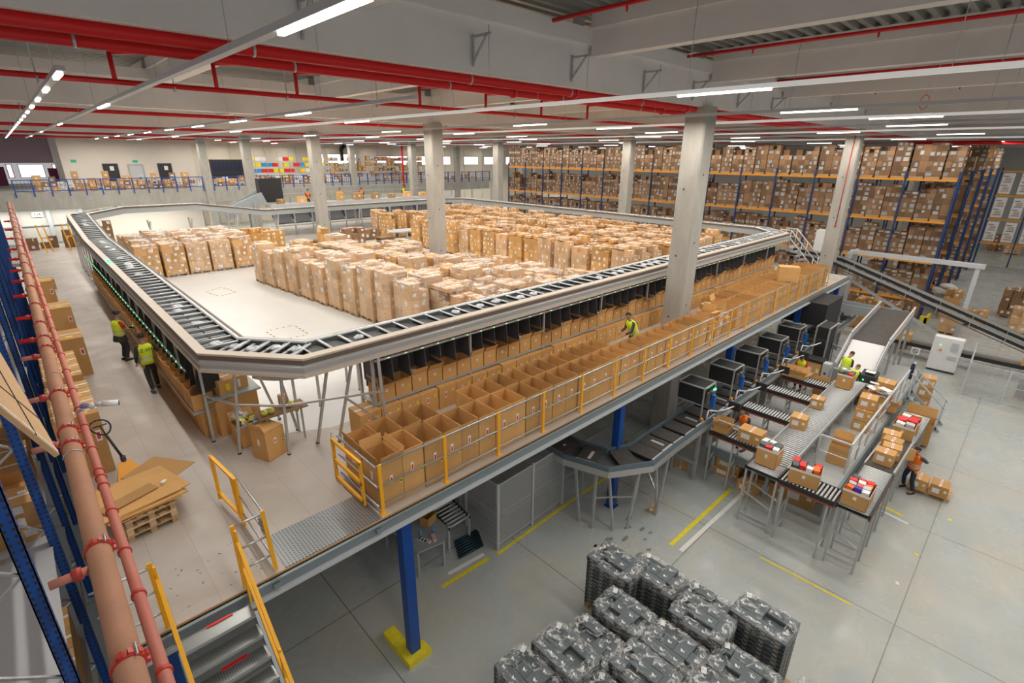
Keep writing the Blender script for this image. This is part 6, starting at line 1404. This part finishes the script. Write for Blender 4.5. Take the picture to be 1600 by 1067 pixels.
for x, y in ((6.98, 9.85), (7.75, 9.85), (6.98, 11.1), (7.75, 11.1)): m = MB(); m.box(x-.025, x+.025, y-.025, y+.025, 0, .85 if y < 10 else .95); m.build('leg', lgrey, o)
me2 = MB(); me2.tube((0, 0, 0), (.85, 0, 0), .04, 8); me2 = me2.mesh('spare_roller', mat('teal_dark_roller', (.03, .07, .09), .3, .5))
for k in range(7): inst(me2, 'spare_roller', 'dark spare roller lying on the floor by the roller rack, %s of the bundle' % nth(k+1), 'roller', (6.95+.05*k, 9.35+.1*k, .045+.0*k), -.1, 'spare rollers on the floor')
o = thing('waste_bin', 'dark tilted waste bin full of red bags and plastic', 'bin', (7.6, 11.4, 0))
m = open_carton(.8, .9, .9, marks=False); q = bpy.data.objects.new('bin_body', m.mesh('bin_body', [gpaint]*6)); COL.objects.link(q); q.parent = o; q.location = (0, 0, .6)
m = MB(); m.box(-.3, .3, -.35, .35, 0, .6); q = bpy.data.objects.new('bin_base', m.mesh('bin_base', black)); COL.objects.link(q); q.parent = o
for k, (c_, nm) in enumerate([(redbox, 'red'), (redbox, 'red'), (bluep, 'blue'), (bagm, 'clear'), (bagm, 'clear')]):
    m = MB(); m.rbox((0, 0, .06), (.42, .26, .1), 0); b_ = inst(m.mesh('bagged_goods', c_), 'bagged_goods', '%s plastic bag of goods in the waste bin under the deck, %s one' % (nm, nth(k+1)), 'bag', (7.45+.12*(k % 3), 11.05+.16*k, 1.42+.03*(k % 2)), .5+.4*k)
    if k == 0: text_obj('NIKE', .14, white, b_, (0, -.02, .115), (0, 0, -.6), bold=True)
m = MB(); m.hexa([(7.9, 10.6, .9), (8.0, 10.6, .9), (8.0, 12.5, 2.6), (7.9, 12.5, 2.6), (7.9, 10.4, 1.6), (8.0, 10.4, 1.6), (8.0, 12.2, 3.4), (7.9, 12.2, 3.4)]); m.bar((7.95, 12.3, 0), (7.95, 12.3, 2.8), .1, .1, up=(0, 1, 0)); m.bar((7.95, 10.55, 0), (7.95, 10.55, 1.0), .08, .08, up=(0, 1, 0)); solo(m, 'sheet_chute', gpaint, 'grey sheet metal chute wall slanting up under the deck beside the fence', 'chute', (7.95, 11.5, 0))
m = MB(); m.box(9, 16, 9.6, 9.66, .2, .3); m.box(9, 16, 10.6, 10.66, .2, .3); m.box(9, 16, 9.66, 10.6, .24, .26); solo(m, 'floor_conveyor', gpaint, 'low grey conveyor bed on the floor behind the mesh fence', 'conveyor', (12, 10.1, 0))
for x in (9.1, 12, 15.9):
    m = MB(); m.box(x-.05, x+.05, 9.6, 10.66, 0, .2); solo(m, 'conveyor_foot', gpaint, 'grey foot under the floor conveyor bed, %s from the left' % nth([9.1, 12, 15.9].index(x)+1), 'foot', (x, 10.1, 0))
o = thing('roll_cage', 'mesh roll cage filled with gold and brown scraps under the deck', 'cage', (14.6, 10.9+1.2, 0))
m = open_carton(1.0, 1.2, 1.4, marks=False); q = bpy.data.objects.new('cage_wall', m.mesh('cage_wall', [wire]*6)); COL.objects.link(q); q.parent = o
m = MB(); 
for k in range(20): m.rbox((R_.uniform(-.3, .3), R_.uniform(-.4, .4), R_.uniform(.1, 1.4)), (.5, .35, .25), R_.uniform(0, 3), k % 2, 1, R_.uniform(-.5, .5))
q = bpy.data.objects.new('scraps', m.mesh('scraps', [card, mat('gold_paper', (.65, .48, .12), .35)])); COL.objects.link(q); q.parent = o; q['kind'] = 'stuff'
m = MB(); m.box(17.68, 18.38, 8.87, 8.898, 2.9, 3.4); sg = solo(m, 'red_lettered_sign', white, 'white sign with red lettering on the column foot under the deck', 'sign', (18.03, 8.88, 2.9)); text_obj('YOYO', .22, redink, sg, (0, -.014, .25), (PI/2, 0, 0), bold=True)
# ================================================================== DARK SHOE BOX PALLETS IN FRONT
mark = MB()
def dark_load(name, seed, h=1.66, w=.8, d=1.2, half=False):
    r = random.Random(seed); t = bpy.data.objects.new(name, None); COL.objects.link(t)
    p = bpy.data.objects.new('pallet', PAL); COL.objects.link(p); p.parent = t
    nx, ny, bh = 3, 4, .115; nz = int((h-.15)/bh); bw, bd = w/nx, d/ny; n = 0
    lower = MB()
    for k in range(nz):
        top = k == nz-1; z = .146+k*bh
        for i in range(nx):
            for j in range(ny):
                if top and r.random() < .13: continue
                if half and k > nz-4 and j > 1: continue
                x = -w/2+bw*(i+.5)+(r.uniform(-.012, .012) if top else 0); y = -d/2+bd*(j+.5)+(r.uniform(-.015, .015) if top else 0)
                a, b = bw*.485, bd*.485
                edge = i in (0,) or j in (0,) or i == nx-1 or j == ny-1
                if not edge and k < nz-2: continue
                if n < 96 and k >= nz-8 or top:
                    m = MB(); tgt = m; n += 1
                else: m = lower
                ox, oy, oz = (0, 0, 0) if m is not lower else (x, y, z)
                m.box(ox-a, ox+a, oy-b, oy+b, oz, oz+bh*.62, 1, r.uniform(.8, 1.2)); m.box(ox-a-.003, ox+a+.003, oy-b-.003, oy+b+.003, oz+bh*.62, oz+bh*.99, 0, r.uniform(.92, 1.08))
                if i == 0: m.box(ox-a-.006, ox-a-.003, oy-.05, oy+.05, oz+.03, oz+.065, 2)
                if j == 0: m.box(ox-.05, ox+.05, oy-b-.006, oy-b-.003, oz+.03, oz+.065, 2)
                if k >= nz-2:
                    z1 = oz+bh*.99   # abstract leaping-figure mark: slanted strokes over a small bar
                    m.quad((ox-.03, oy-.03, z1+.001), (ox+.0, oy-.03, z1+.001), (ox+.035, oy+.035, z1+.001), (ox+.005, oy+.035, z1+.001), 3)
                    m.quad((ox-.04, oy+.0, z1+.0012), (ox-.02, oy-.01, z1+.0012), (ox+.0, oy+.02, z1+.0012), (ox-.015, oy+.03, z1+.0012), 3)
                    m.box(ox-.03, ox+.03, oy-.05, oy-.04, z1, z1+.001, 3)
                if m is not lower:
                    o = bpy.data.objects.new('shoe_box', m.mesh('shoe_box', [shoebox, shoebox_s, MAT['tan_sticker'], white])); COL.objects.link(o); o.parent = t; o.location = (x, y, z)
    o = bpy.data.objects.new('lower_boxes', lower.mesh('lower_boxes', [shoebox, shoebox_s, MAT['tan_sticker'], white])); COL.objects.link(o); o.parent = t; o['kind'] = 'stuff'
    ztop = .146+nz*bh
    o = bpy.data.objects.new('stretch_film', wrap_mesh(w+.03, d+.03, .08, ztop+.005, seed, film2, .02)); COL.objects.link(o); o.parent = t
    m = MB(); nu = 44; rr = random.Random(seed+9); prof = [(1.05, -.22), (1.06, -.10), (1.06, .0), (1.0, .045), (.86, .05), (.70, .03)]  # ribbon of whiter film painting the highlights along the top edges
    for (sc_, dz) in prof:
        for i in range(nu):
            a = 2*PI*i/nu; c_, q_ = math.cos(a), math.sin(a); e = .35; jit = rr.uniform(-.03, .03)
            m.v.append((math.copysign(abs(c_)**e, c_)*w/2*(sc_+jit), math.copysign(abs(q_)**e, q_)*d/2*(sc_+jit), ztop+dz+rr.uniform(-.025, .03)))
    for j in range(len(prof)-1):
        for i in range(nu): m.face([j*nu+i, j*nu+(i+1) % nu, (j+1)*nu+(i+1) % nu, (j+1)*nu+i], 0, True)
    o = bpy.data.objects.new('film_edge', m.mesh('film_edge', film3)); COL.objects.link(o); o.parent = t
    if r.random() < .8:
        m = MB(); m.box(-.07, .07, -.05, .05, 0, .002, 0); m.box(-.05, .05, -.035, -.025, .002, .003, 1); m.box(-.05, .05, -.005, .0, .002, .003, 1); m.box(-.05, .05, .02, .03, .002, .003, 1)
        q = bpy.data.objects.new('shipping_label', m.mesh('shipping_label', [white, lgrey])); COL.objects.link(q); q.parent = t; q.location = (-w/2+bw*r.choice([.5, 1.5, 2.5]), -d/2+bd*r.choice([.5, 3.5]), ztop+.04); q.rotation_euler = (0, 0, .4)
    return t
mat('tan_sticker', (.42, .36, .28), .6)
pr = [dark_load('dark_box_load', 700+i, 1.66-.12*(i % 3)) for i in range(5)]
DL = [(8.72, 5.25, 'leftmost and farthest back, by the floor scuffs'), (9.25, 4.38, 'second in the back row, with the tall wrapped far corner'), (9.35, 3.15, 'third in the back row, mostly hidden and half unwrapped'), (9.72, 2.1, 'rightmost of the tall ones, beside the empty pallet'),
      (7.72, 4.32, 'in the second row behind the blue-guard side, centre left'), (8.9-.15, 3.02, 'in the middle, right of centre under loose film bands'), (7.75, 3.1, 'in the centre between four others'), (6.72, 4.38, 'in the near left row with a flat smooth film top'),
      (5.98, 4.55, 'left of the smooth-topped one, with a yellow note'), (8.3-.05, 1.9, 'large one in front of the rightmost, boxes neatly turned'), (6.8, 3.2, 'near the bottom edge at centre, under streaky film'), (5.12, 4.75, 'at the bottom left, beside the turquoise tape'), (5.9, 3.35, 'cut by the bottom edge between the left and centre ones'), (7.3, 1.95, 'cut by the bottom edge right of centre')]
us = [[False] for _ in pr]
for i, (x, y, lab) in enumerate(DL):
    k = i % 5; place(pr[k], us[k], 'dark_box_load', 'pallet of charcoal shoe boxes, '+lab, 'pallet load', (x, y, 0), R_.choice([0, .02, -.03]), 'wrapped pallets of charcoal boxes')
t = dark_load('dark_box_load', 720, .95, half=True); t.location = (9.25, .55, 0); tag(t, 'low pallet of charcoal boxes at the bottom right, with a green scribble', 'pallet load')
m = MB(); 
for k in range(5): m.bar((.05+.02*k, -.2+.05*k, .84+.001*k), (.16-.02*k, -.17+.05*k, .84), .012, .003)
q = m.build('green_scribble', green_led, None); q.parent = t; q.location = (0, 0, .06); q.data.materials[0] = mat('green_marker', (.1, .7, .1), .5)
inst(PALL, 'pallet', 'empty new wooden pallet between the charcoal box pallets at the bottom', 'pallet', (9.35, 1.05+.0, 0), 1.57)
# ================================================================== PEOPLE
def ik(a, b, l1, l2, pole):
    """the middle joint of a two-bone limb from a to b"""
    d = b-a; L = min(d.length, (l1+l2)*.995); u = d.normalized(); x = (l1*l1-l2*l2+L*L)/(2*L); h = math.sqrt(max(l1*l1-x*x, 0))
    p = pole-u*pole.dot(u)
    if p.length < 1e-4: p = Vector((0, 1, 0))
    return a+u*x+p.normalized()*h, a+u*L
def skin_obj(name, verts, edges, radii, mt, parent, sub=2, root=0):
    me = bpy.data.meshes.new(name); me.from_pydata([tuple(v) for v in verts], edges, []); me.materials.append(mt)
    o = bpy.data.objects.new(name, me); COL.objects.link(o); o.parent = parent
    sk = o.modifiers.new('skin', 'SKIN'); sk.use_smooth_shade = True; sk.branch_smoothing = .6
    if not me.skin_vertices: me.skin_vertices.new()
    for i, r in enumerate(radii): me.skin_vertices[0].data[i].radius = (r, r) if not isinstance(r, tuple) else r
    me.skin_vertices[0].data[root].use_root = True
    if sub: ss = o.modifiers.new('sub', 'SUBSURF'); ss.levels = sub; ss.render_levels = sub
    return o
def loft(name, rings, mt, parent, cap=True, n=20):
    """rings of (centre, half width vector, half depth vector)"""
    m = MB()
    for c, a, b in rings:
        for i in range(n):
            t = 2*PI*i/n; ct, st = math.cos(t), math.sin(t); e = .8
            m.v.append(tuple(c+a*math.copysign(abs(ct)**e, ct)+b*math.copysign(abs(st)**e, st)))
    for j in range(len(rings)-1):
        for i in range(n): m.face([j*n+i, j*n+(i+1) % n, (j+1)*n+(i+1) % n, (j+1)*n+i], 0, True)
    if cap: m.face([i for i in range(n)][::-1], 0); m.face([(len(rings)-1)*n+i for i in range(n)], 0)
    o = bpy.data.objects.new(name, m.mesh(name, mt)); COL.objects.link(o); o.parent = parent; return o
def person(label, loc, rz, H=1.75, lean=0, side=0, hands=None, feet=None, vest=vesty, top=cloth_k, legs=cloth_k, hair=hairm, shoe=black, sleeves='long', bun=False, nod=0, turn=0, back=None, detail=True, squat=0, skirt=False):
    """faces local +Y; hands / feet are local targets for (left, right); left is -X"""
    t = thing('person', label, 'person', loc, rz); s = H/1.75; V = Vector
    hip = .93*s-squat; pel = V((0, 0, hip+.03*s))
    Rl = Matrix.Rotation(side, 3, 'Y') @ Matrix.Rotation(-lean, 3, 'X')
    up = lambda x, y, z: pel+Rl @ (V((x, y, z))*s)      # z above the pelvis, body frame
    spine = [pel, up(0, .01, .14), up(0, .0, .28), up(0, -.01, .42), up(0, -.005, .53)]
    Rh = Rl @ Matrix.Rotation(turn, 3, 'Z') @ Matrix.Rotation(-nod, 3, 'X')
    nb = up(0, .0, .52); hd = lambda x, y, z: nb+Rh @ (V((x, y, z))*s)
    feet = feet or [(-.12, .05, 0), (.12, -.05, 0)]
    hands = hands or [(-.28, .08, .78), (.28, .08, .78)]
    vs = list(spine); ed = [(0, 1), (1, 2), (2, 3), (3, 4)]; ra = [.125*s, .115*s, .125*s, .12*s, .062*s]
    head = [hd(0, .0, .05), hd(0, .015, .13), hd(0, .02, .20), hd(0, .005, .27)]; hr = [.055*s, .078*s, .092*s, .07*s]
    pv = 4
    for p, r in zip(head, hr): vs.append(p); ra.append(r); ed.append((pv, len(vs)-1)); pv = len(vs)-1
    legp = []; armp = []
    for sgn, f in zip((-1, 1), feet):
        hp = pel+V((sgn*.09*s, 0, -.05*s)); an = V(f)+V((0, 0, .09*s)); kn, an = ik(hp, an, .42*s, .43*s, V((sgn*.1, 1, 0)))
        toe = an+V((0, .14*s, -.055*s)); legp.append((hp, kn, an, toe))
        b = len(vs); vs += [hp, hp.lerp(kn, .4), kn, kn.lerp(an, .35), an, toe]; ra += [.085*s, .08*s, .055*s, .056*s, .036*s, .03*s]
        ed += [(0, b), (b, b+1), (b+1, b+2), (b+2, b+3), (b+3, b+4), (b+4, b+5)]
    for sgn, h in zip((-1, 1), hands):
        sh = up(sgn*.185, -.01, .44); tgt = V(h)*1.0; el, wr = ik(sh, tgt, .29*s, .26*s, V((sgn*.35, -.5, -.6)))
        armp.append((sh, el, wr)); b = len(vs); d = (wr-el).normalized(); palm = wr+d*.06*s
        vs += [up(sgn*.10, -.01, .45), sh, sh.lerp(el, .5), el, el.lerp(wr, .35), wr, palm]; ra += [.06*s, .055*s, .045*s, .037*s, .038*s, .026*s, (.034*s, .018*s)]
        ed += [(3, b), (b, b+1), (b+1, b+2), (b+2, b+3), (b+3, b+4), (b+4, b+5), (b+5, b+6)]
        if detail:
            u = d.cross(V((0, 0, 1))); u = V((1, 0, 0)) if u.length < .1 else u.normalized(); w = u.cross(d).normalized(); c = palm+d*.03*s; ci = b+6
            for k, (off, ln) in enumerate(((-.028, .058), (-.010, .070), (.010, .066), (.027, .05))):
                q = len(vs); vs += [c+u*off*s+d*.005, c+u*off*1.15*s+d*ln*.55*s-w*.008, c+u*off*1.2*s+d*ln*.95*s-w*.028*s]; ra += [.0085*s, .008*s, .0065*s]; ed += [(ci, q), (q, q+1), (q+1, q+2)]
            q = len(vs); vs += [wr+d*.035*s-u*sgn*.035*s-w*.01, wr+d*.065*s-u*sgn*.055*s-w*.02]; ra += [.0105*s, .008*s]; ed += [(b+5, q), (q, q+1)]
    skin_obj('body', vs, ed, ra, skin, t)
    # trousers
    v = [pel+V((0, 0, .06*s)), pel]; e = [(0, 1)]; r = [.135*s, .142*s]
    for hp, kn, an, toe in legp:
        b = len(v); v += [hp, hp.lerp(kn, .45), kn, kn.lerp(an, .5), an+V((0, 0, .01))]; r += [.10*s, .092*s, .070*s, .066*s, .060*s]; e += [(1, b), (b, b+1), (b+1, b+2), (b+2, b+3), (b+3, b+4)]
    skin_obj('trousers', v, e, r, legs, t)
    # top: torso and sleeves
    X = Rl @ V((1, 0, 0)); Y = Rl @ V((0, 1, 0)); v = [spine[1], spine[2], spine[3]]; e = [(0, 1), (1, 2)]; r = [.13*s, .135*s, .128*s]
    for sgn, (sh, el, wr) in zip((-1, 1), armp):
        b = len(v)
        if sleeves == 'long': v += [up(sgn*.10, -.01, .45), sh, sh.lerp(el, .5), el, el.lerp(wr, .55), wr.lerp(el, .08)]; r += [.068*s, .066*s, .058*s, .050*s, .045*s, .036*s]; e += [(2, b), (b, b+1), (b+1, b+2), (b+2, b+3), (b+3, b+4), (b+4, b+5)]
        else: v += [up(sgn*.10, -.01, .45), sh, sh.lerp(el, .45), sh.lerp(el, .8)]; r += [.068*s, .068*s, .060*s, .058*s]; e += [(2, b), (b, b+1), (b+1, b+2), (b+2, b+3)]
    skin_obj('shirt', v, e, r, top, t)
    if vest:
        prof = [(-.08, .185, .145), (.02, .182, .145), (.14, .178, .145), (.28, .192, .155), (.38, .20, .150), (.44, .195, .125), (.485, .15, .095), (.505, .085, .075)]
        rg = [(up(0, .0, z), X*a*s, Y*b*s) for z, a, b in prof]; vo = loft('vest', rg, vest, t)
        for z0 in (.03, .13):
            rg = [(up(0, .0, z), X*.187*s, Y*.151*s) for z in (z0, z0+.045)]; bd = loft('reflective_band', rg, reflect, vo, False)
        if back: 
            q = text_obj(back, .13*s, ink, vo, up(0, -.158, .34), (0, 0, 0), 'number'); q.rotation_euler = (Rl @ Matrix.Rotation(PI/2, 3, 'X')).to_euler()
    if skirt:
        rg = [(pel+V((0, 0, z*s)), V((a*s, 0, 0)), V((0, b*s, 0))) for z, a, b in ((.06, .16, .13), (-.1, .20, .17), (-.22, .23, .19))]; loft('apron', rg, cloth_k, t, False)
    # hair: cap over the upper back of the skull
    def blob(name, c, rad, mt, cut=None):
        m = MB(); m.ell((0, 0, 0), rad, 14, 10)
        if cut is not None:
            keep = [i for i, f in enumerate(m.f) if all(cut(Vector(m.v[k])) for k in f)]
            m.f = [m.f[i] for i in keep]; m.m = [m.m[i] for i in keep]; m.s = [m.s[i] for i in keep]; m.t = [m.t[i] for i in keep]
        m.v = [tuple(hd(*((Vector(v)/s)+Vector(c)))) for v in m.v]
        o = bpy.data.objects.new(name, m.mesh(name, mt)); COL.objects.link(o); o.parent = t; return o
    ho = blob('hair', (0, -.008, .205), (.096*s, .112*s, .115*s), hair, lambda p: p.z > .045*s or p.y < -.02*s and p.z > -.06*s or p.y < .03*s and p.z > .0)
    if bun: b_ = blob('hair_bun', (0, -.13, .24), (.05*s, .05*s, .05*s), hair)
    blob('nose', (0, .108, .165), (.014*s, .02*s, .022*s), skin); blob('mouth', (0, .098, .118), (.026*s, .008*s, .008*s), lips)
    for sg in (-1, 1):
        blob('ear', (sg*.092, .005, .165), (.012*s, .022*s, .032*s), skin)
        e_ = blob('eye', (sg*.034, .094, .185), (.014*s, .01*s, .009*s), eyew); 
        blob('iris', (sg*.034, .103, .185), (.006*s, .004*s, .006*s), ink)
    for hp, kn, an, toe in legp:
        m = MB(); d = V((0, 1, 0)); c = an
        m.hexa([(-.045*s, -.08*s, -.09*s), (.045*s, -.08*s, -.09*s), (.048*s, .17*s, -.09*s), (-.048*s, .17*s, -.09*s), (-.04*s, -.07*s, .0), (.04*s, -.07*s, .0), (.036*s, .13*s, -.035*s), (-.036*s, .13*s, -.035*s)])
        m.ell((0, .15*s, -.062*s), (.046*s, .05*s, .028*s), 10, 6); m.v = [tuple(V(v)+c) for v in m.v]
        o = bpy.data.objects.new('shoe', m.mesh('shoe', shoe)); COL.objects.link(o); o.parent = t
    return t
dteal = mat('teal_shoe', (.04, .12, .16), .6, tint=False)
person('person with a dark bun in a yellow vest over red, holding a hand scanner', (1.55, 20.4, DZ), -1.15, 1.68, .08, hands=[(-.13, .36, 1.02), (.14, .34, 1.05)], feet=[(-.10, .02, 0), (.10, .0, 0)], top=cloth_r, sleeves='short', bun=True, nod=.35, turn=-.1, skirt=True)
m = MB(); m.rbox((0, 0, 0), (.07, .16, .04), 0); m.rbox((0, .05, .025), (.05, .05, .01), 0, 1)
inst(m.mesh('hand_scanner', [black, green_led]), 'hand_scanner', 'black hand scanner held by the person with the bun', 'scanner', (1.55+.40, 20.4+.15, DZ+1.06), -1.2)
person('person seen from behind in a yellow numbered vest walking along the left sorter shelf', (1.78, 17.0, DZ), .12, 1.74, .10, hands=[(-.26, .10, .92), (.32, .22, .98)], feet=[(-.09, -.16, 0), (.13, .16, 0)], top=cloth_k, back='Z-591', shoe=dteal, nod=.15)
person('person in a yellow vest leaning over the cartons in the sorter aisle', (14.35, 8.86, DZ), 1.2, 1.72, .45, hands=[(-.1, .45, .95), (.2, .4, .95)], top=mat('grey_sleeve', (.06, .065, .08), .8, tint=False), back='Z-60')
person('person in an orange vest packing an open carton at the nearest cross conveyor', (16.8, 5.55, 1.2), PI/2-.25, 1.68, .35, hands=[(-.16, .46, 1.1), (.16, .48, 1.1)], vest=vesto, hair=hairb, nod=.6)
person('person in a red shirt and open yellow vest packing a wide carton on the platform', (23.65, 5.95, 1.2), PI/2+.05, 1.74, .32, hands=[(-.14, .48, 1.12), (.14, .5, 1.12)], top=cloth_r, sleeves='short', nod=.55)
person('person in a yellow vest standing at the white slide looking at the hands', (25.0, 4.62, 1.2), -1.9, 1.84, .25, hands=[(-.05, .38, 1.18), (.06, .36, 1.2)], nod=.6)
person('person in a yellow vest bent over beside the black printer', (24.5, 4.2, 1.2), -1.7, 1.72, .7, hands=[(-.1, .5, .95), (.14, .52, .9)], nod=.3, hair=hairb, squat=.18, feet=[(-.12, .12, 0), (.12, -.1, 0)])
person('person in an orange vest lifting a carton onto the shoulder beside the outer lane', (20.5, 1.08, 0), .95, 1.78, .12, side=-.10, hands=[(-.38, .28, 1.62), (-.02, .42, 1.72)], feet=[(-.24, .02, 0), (.20, -.05, 0)], vest=vesto, legs=cloth_n, top=mat('grey_sweater', (.09, .10, .11), .85, tint=False), nod=.35)
m = MB(); closed_carton(m, 0, 0, 0, .5, .38, .4, lab=False); o = inst(m.mesh('carton', CM), 'carton', 'carton held up by the orange-vested person beside the outer lane', 'carton', (20.05, 1.42, 1.36), .9); o.rotation_euler = (.25, .2, .9)
person('person in an orange vest behind the back conveyor, left of the middle column', (19.4, 46.9, 6.3), PI, 1.75, .2, hands=[(-.1, .4, 1.0), (.1, .4, 1.0)], vest=vesto, detail=False, nod=.4)
person('person in an orange vest with dark hair behind the back conveyor, right of the column', (22.6, 46.9, 6.3), PI*.8, 1.72, .2, hands=[(-.1, .4, 1.0), (.1, .4, 1.0)], vest=vesto, detail=False, nod=.4)
person('person in an orange vest behind the back conveyor, second right of the column', (24.8, 46.9, 6.3), PI*.8, 1.7, .25, hands=[(-.1, .4, 1.0), (.1, .4, 1.0)], vest=vesto, detail=False, nod=.5)
person('person in a yellow vest working farthest right on the back conveyor', (29.6, 46.9, 6.3), PI*.6, 1.72, .15, hands=[(-.1, .4, 1.0), (.1, .4, 1.0)], vest=vesty, detail=False, nod=.3, hair=hairb)

# ================================================================== LAST DETAILS
stm = mat('worn_floor_patch', (.20, .21, .20), .5)
m = MB(); r = random.Random(77)
for k in range(16):
    cx, cy, rr = r.uniform(10.2, 12.4), r.uniform(5.7, 7.0), r.uniform(.04, .13); n = 9; b = len(m.v)
    for i in range(n): a = 2*PI*i/n; q = rr*r.uniform(.6, 1.2); m.v.append((cx+math.cos(a)*q*1.5, cy+math.sin(a)*q*.8, .003))
    m.face(list(range(b, b+n)))
o = solo(m, 'floor_stain', stm, 'scattered dark worn patches on the floor by the curved conveyor legs', 'stain', (11.3, 6.3, 0)); o['kind'] = 'stuff'
m = MB(); n = 18; c0 = Vector((20.8, 3.55, 12.62)); m.path([c0+Vector((math.cos(2*PI*i/n)*.05, math.cos(2*PI*i/n)*.12, math.sin(2*PI*i/n)*.2)) for i in range(n)], .012, 5, 0, True); m.tube(c0+Vector((0, 0, .2)), c0+Vector((0, 0, 1.7)), .004, 4)
solo(m, 'orange_cable_coil', orangebox, 'orange cable coil hanging from the ceiling above the right light tracks', 'cable', tuple(c0))
m = MB(); m.tube((20.8, 3.4, 12.30), (20.8, 3.4, 12.34), .13, 14); m.tube((20.8, 3.4, 12.34), (20.8, 3.4, 14.3), .006, 4); solo(m, 'wireless_antenna', white, 'small white disc antenna hanging below the orange cable coil', 'antenna', (20.8, 3.4, 12.3))
for i, (x, y) in enumerate([(19.6, -.25), (15.2, .35), (16.9, .2)]):
    m = MB(); m.box(-.06, .06, -.04, .04, 0, .003); inst(m.mesh('paper_scrap', [yelp, white, yelp][i]), 'paper_scrap', ['yellow scrap on the floor right of the small pallet', 'white scrap on the floor below the roller conveyor legs', 'yellow scrap on the open floor near the outer lane'][i], 'scrap', (x, y, .002), .4*i)
m = MB(); m.path([(47.5, 94.6, 13.2), (47.3, 94.6, 12.4), (46.6, 94.6, 11.8), (46.6, 94.6, 9.8)], .35, 8); solo(m, 'black_duct', black, 'black flexible duct coming down the far cream wall left of the gallery window', 'duct', (47, 94.6, 9.8))

m = MB(); r = random.Random(5)
for k in range(26):
    cx, cy = r.uniform(.35, 1.7), r.uniform(7.7, 8.9); m.rbox((cx, cy, DZ+.002), (r.uniform(.01, .05), r.uniform(.008, .02), .002), r.uniform(0, 3))
o = solo(m, 'floor_stain', mat('dark_scuff', (.12, .10, .09), .7), 'small dark scuffs on the pale deck at the stair head', 'stain', (1.0, 8.3, DZ)); o['kind'] = 'stuff'
